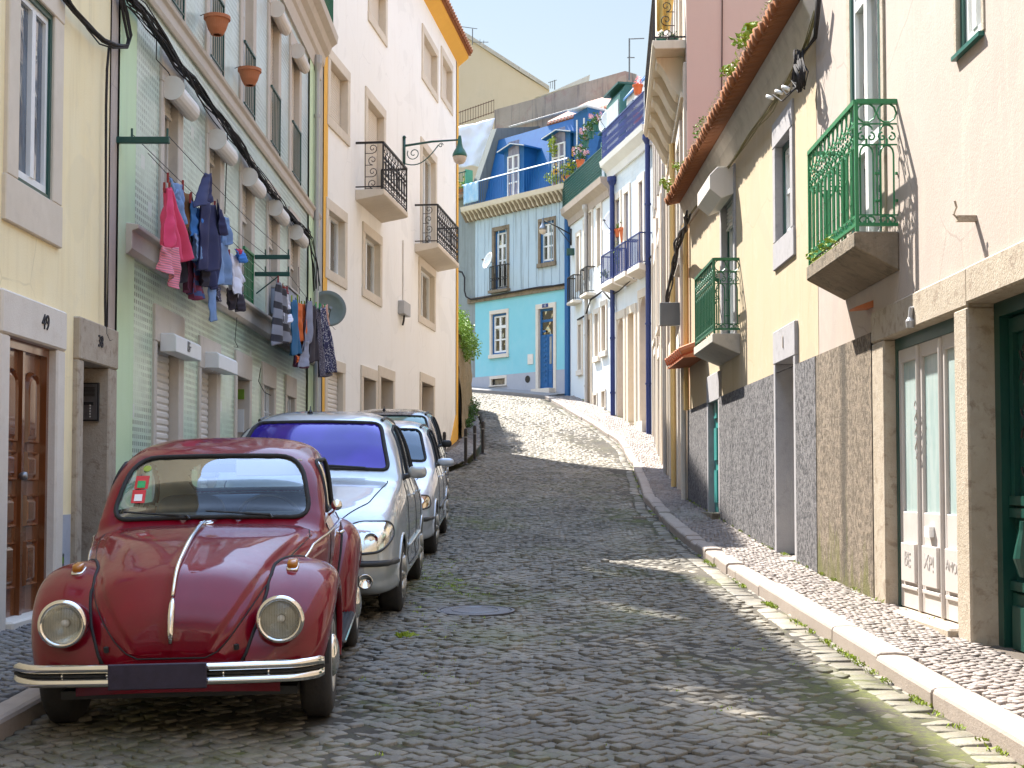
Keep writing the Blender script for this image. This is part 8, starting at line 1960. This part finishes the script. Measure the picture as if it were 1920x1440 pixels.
bundle('cable_tangle', 'dark cable tangle with white insulators under the tiled eave', FR, [(1495, 100), (1497, 130), (1493, 160), (1505, 165), (1508, 135), (1500, 112)], .16, 12, .010, .07, seed=10)
t = thing('insulators', 'three white cable insulators hanging from the dark cable tangle', 'insulators', tuple(FR.P(16, .3, 5.5))); m = MB(FR); m2 = MB(FR)
for px, py in ((1450, 178), (1467, 168), (1480, 160)):
    s_, z_ = FR.hit(px, py, .3); a, z2 = FR.hit(1498, 160, .18); m.lathe([(.0, 0), (.018, .0), (.022, .05), (.018, .09), (0, .09)], (s_, .3, z_ - .04), (.5, .6, .4), 12); m2.tube([(a, .18, z2), ((s_ + a) / 2, .28, min(z_, z2) - .06), (s_, .3, z_)], .008, 5)
m.build('insulator_body', mt('white_paint'), t, smooth=True); m2.build('wires', mt('cable'), t)
bundle('wall_cables', 'twisted dark cable bundle with pale wraps sloping down the pink house front', F5, [(1290, 400), (1284, 420), (1277, 440), (1270, 462), (1262, 500), (1256, 540), (1250, 590)], .20, 7, .016, .06, seed=11)
bundle('wall_cables', 'black cable clipped under the band of the turquoise house', FT, [(1062, 532), (1000, 541), (950, 549), (900, 560), (884, 562), (874, 556), (871, 545), (871, 520), (866, 510), (858, 508)], .12, 3, .03, .03, seed=12)
bundle('wall_cables', 'dark cable strung under the blue balconies', F6, [(1222, 480), (1190, 520), (1160, 545), (1148, 552)], .12, 3, .02, .03, seed=13)
bundle('wall_cables', 'dark cable hanging down the narrow white corner house', F7, [(1143, 560), (1130, 545), (1118, 555), (1108, 562), (1098, 590), (1082, 600)], .14, 3, .02, .04, seed=14)
# dark square box facing down the street, on the pink house
p = at(1238, 610, 26.2); q = at(1275, 567, 26.2); t = thing('sign_box', 'plain dark grey square sign box sticking out from the pink house front', 'sign', tuple(p))
m = MB(); m.box(p.x, q.x, 26.2, 26.34, p.z, q.z); m.build('box', mt('sheet_grey'), t, bevel=.008); m = MB(); m.tube([(q.x, 26.27, (p.z + q.z) / 2), (q.x + .45, 26.27, (p.z + q.z) / 2)], .02, 6); m.build('bracket', mt('black_iron'), t)
p = at(1072, 472, 53.2); m = MB(); t = thing('flood_lamp', 'small dark floodlight at the corner of the narrow white house', 'floodlight', tuple(p)); m.box(p.x - .2, p.x + .16, p.y - .15, p.y + .1, p.z - .14, p.z + .12); m.build('housing', mt('dark_teal_paint'), t, bevel=.02); m = MB(); m.tube([(p.x + .1, p.y, p.z), (p.x + .3, p.y, p.z - .4), (p.x + .35, p.y, p.z - .9)], .03, 6); m.build('arm', mt('zinc'), t)
# white tarpaulin and the fence above it
y_ = FG.P(1.5, -1.9, 0).y; t = thing('tarpaulin', 'white tarpaulin hung beside the blue mansard', 'tarpaulin', tuple(at(890, 300, y_)))
c = [at(850, 240, y_), at(928, 222, y_), at(903, 312, y_ - .6), at(850, 312, y_ - .6)]
def tf(u, v): p = c[0] * (1 - u) * (1 - v) + c[1] * u * (1 - v) + c[2] * u * v + c[3] * (1 - u) * v; return (p.x, p.y - .16 * math.sin(u * 9 + v * 2) * (.3 + v) - .1 * mnoise.noise(Vector((u * 5, v * 5, 2))), p.z)
m = MB(); m.grid(tf, 40, 30); m.build('sheet', mt('white_cloth'), t, smooth=True, solid=.02)
y2 = y_ + 1.5; t = thing('roof_fence', 'rusty iron fence of upright bars above the white tarpaulin', 'fence', tuple(at(890, 230, y2))); m = MB(); a, e = at(858, 236, y2), at(926, 212, y2)
for k in range(15): q = a + (e - a) * k / 14; m.tube([q, q + Vector((0, 0, .65))], .016, 4)
for h in (.06, .6): m.tube([a + Vector((0, 0, h)), e + Vector((0, 0, h))], .02, 4)
m.build('bars', mt('dark_wood'), t)
# aerials
def aerial(label, px, py0, py1, D, arms):
    p, q = at(px, py0, D), at(px, py1, D); t = thing('tv_aerial', label, 'tv aerial', tuple(q)); m = MB(); m.tube([q, p], .03, 5); m.build('mast', mt('grey_metal'), t); m = MB()
    for (x0, y0, x1, y1) in arms: m.tube([at(x0, y0, D), at(x1, y1, D)], .022, 4)
    m.build('elements', mt('grey_metal'), t)
aerial('tv aerial highest on the bare beige gable', 857, 45, 75, 78, ((850, 48, 895, 54), (853, 44, 853, 52)))
aerial('tv aerial with crossed rods on the sloping parapet of the gable', 886, 54, 84, 78, ((886, 79, 916, 79), (900, 74, 900, 84), (907, 76, 907, 82)))
aerial('tall tv aerial above the white house on the right', 1180, 72, 150, 50, ((1182, 73, 1208, 72), (1176, 108, 1190, 108)))
aerial('small aerial rods beside the end of the gable', 1040, 150, 168, 76, ((1028, 155, 1044, 150), (1032, 153, 1032, 166), (1036, 152, 1036, 166)))
# dark shrubbery: a box of laundry-pink towel and turquoise cloth on the blue terrace
p = FT.P(LT - .5, .44, 0); t = thing('terrace_towel', 'turquoise and white towel over the left end of the blue terrace rail', 'towel', (p.x, p.y, zct + 1)); m = MB(FT); m.grid(lambda u, v: (LT - 1.15 + 1.0 * u, .42 + .02 * math.sin(u * 18), zct + .6 + .85 * (1 - v)), 30, 10); m.build('cloth', M('cl_aqua', (.05, .35, .65), (.55, .7, .8), .8, 3, 1), t, smooth=True, solid=.01)

# ---- the street behind the camera: it shows in the car's bonnet and in the windows
def backhouse(label, fr, s0, s1, H, mat, depth=8):
    b = Bld('street_house', label, 'house', fr, (s0 + s1) / 2, depth); 
    k = int((s1 - s0) / 3.2)
    for i in range(k):
        for z in (1.0, 4.3, 7.6):
            if z + 2 > H: continue
            c = s0 + (i + .5) * (s1 - s0) / k; b.win(c - .5, c + .5, z + gzf(fr.P(c, 0, 0).y), z + 1.7 + gzf(fr.P(c, 0, 0).y), 'casement', 'pane_pale' if (i + int(z)) % 2 else 'pane_dark', sw=.16)
    b.wall(s0, s1, -2.5, H, mt(mat)); b.body(s0, s1, -2.5, H, mt(mat))
backhouse('white house with stone framed windows, down the street behind the viewer on the left', FL, -34, -4.02, 8, 'white_plaster')
backhouse('ochre house down the street behind the viewer on the right', FR, -34, -6.02, 7, 'ochre_plaster')
FE = Frame((-12, -36), (12, -36), -1)
backhouse('cream house closing the lower end of the street behind the viewer', FE, 0, 24, 9, 'cream_plaster')
# ------------------------------------------------------------------ camera, light, view
cd = bpy.data.cameras.new('camera'); co = bpy.data.objects.new('camera', cd); C.objects.link(co)
co.location = CAM; co.rotation_euler = (rad(90) + TH, 0, 0)
cd.sensor_width = 36; cd.lens = F_PX / 1920 * 36; cd.shift_y = (PY0 - 720) / 1920; cd.clip_start = .1; cd.clip_end = 3000
bpy.context.scene.camera = co
SUN = Vector((-.34, .53, .80)).normalized()
sl = bpy.data.lights.new('sun', 'SUN'); sl.energy = 3.5; sl.angle = rad(.5); sl.color = (1, .95, .87)
so = bpy.data.objects.new('sun', sl); C.objects.link(so); so.rotation_euler = SUN.to_track_quat('Z', 'Y').to_euler()
w = bpy.data.worlds.new('World'); bpy.context.scene.world = w; w.use_nodes = True
nt = w.node_tree; bg = nt.nodes['Background']
sky = nt.nodes.new('ShaderNodeTexSky'); sky.sky_type = 'NISHITA'; sky.sun_disc = False
sky.sun_elevation = math.asin(SUN.z); sky.sun_rotation = math.atan2(SUN.x, SUN.y)
sky.air_density = 2.2; sky.dust_density = 0.0; sky.ozone_density = 1.0
# sky brightness scaled by height: dimmed near the horizon, full strength overhead
hz_ = N(nt, 'ShaderNodeSeparateXYZ', {0: nt.nodes.new('ShaderNodeTexCoord').outputs['Generated']}).outputs[2]
nt.links.new(mix(nt, 1.0, mix(nt, 1.0, sky.outputs[0], (1.04, .93, .97), 'MULTIPLY'), ramp(nt, hz_, [(0.0, (.17, .17, .17)), (.42, (.20, .20, .20)), (.66, (1, 1, 1))]), 'MULTIPLY'), bg.inputs[0]); bg.inputs[1].default_value = .15
sc = bpy.context.scene
sc.view_settings.view_transform = 'Standard'; sc.view_settings.look = 'None'; sc.view_settings.gamma = 1
sc.view_settings.exposure = 2.28
sc.cycles.max_bounces = 8; sc.cycles.diffuse_bounces = 5; sc.cycles.use_denoising = True
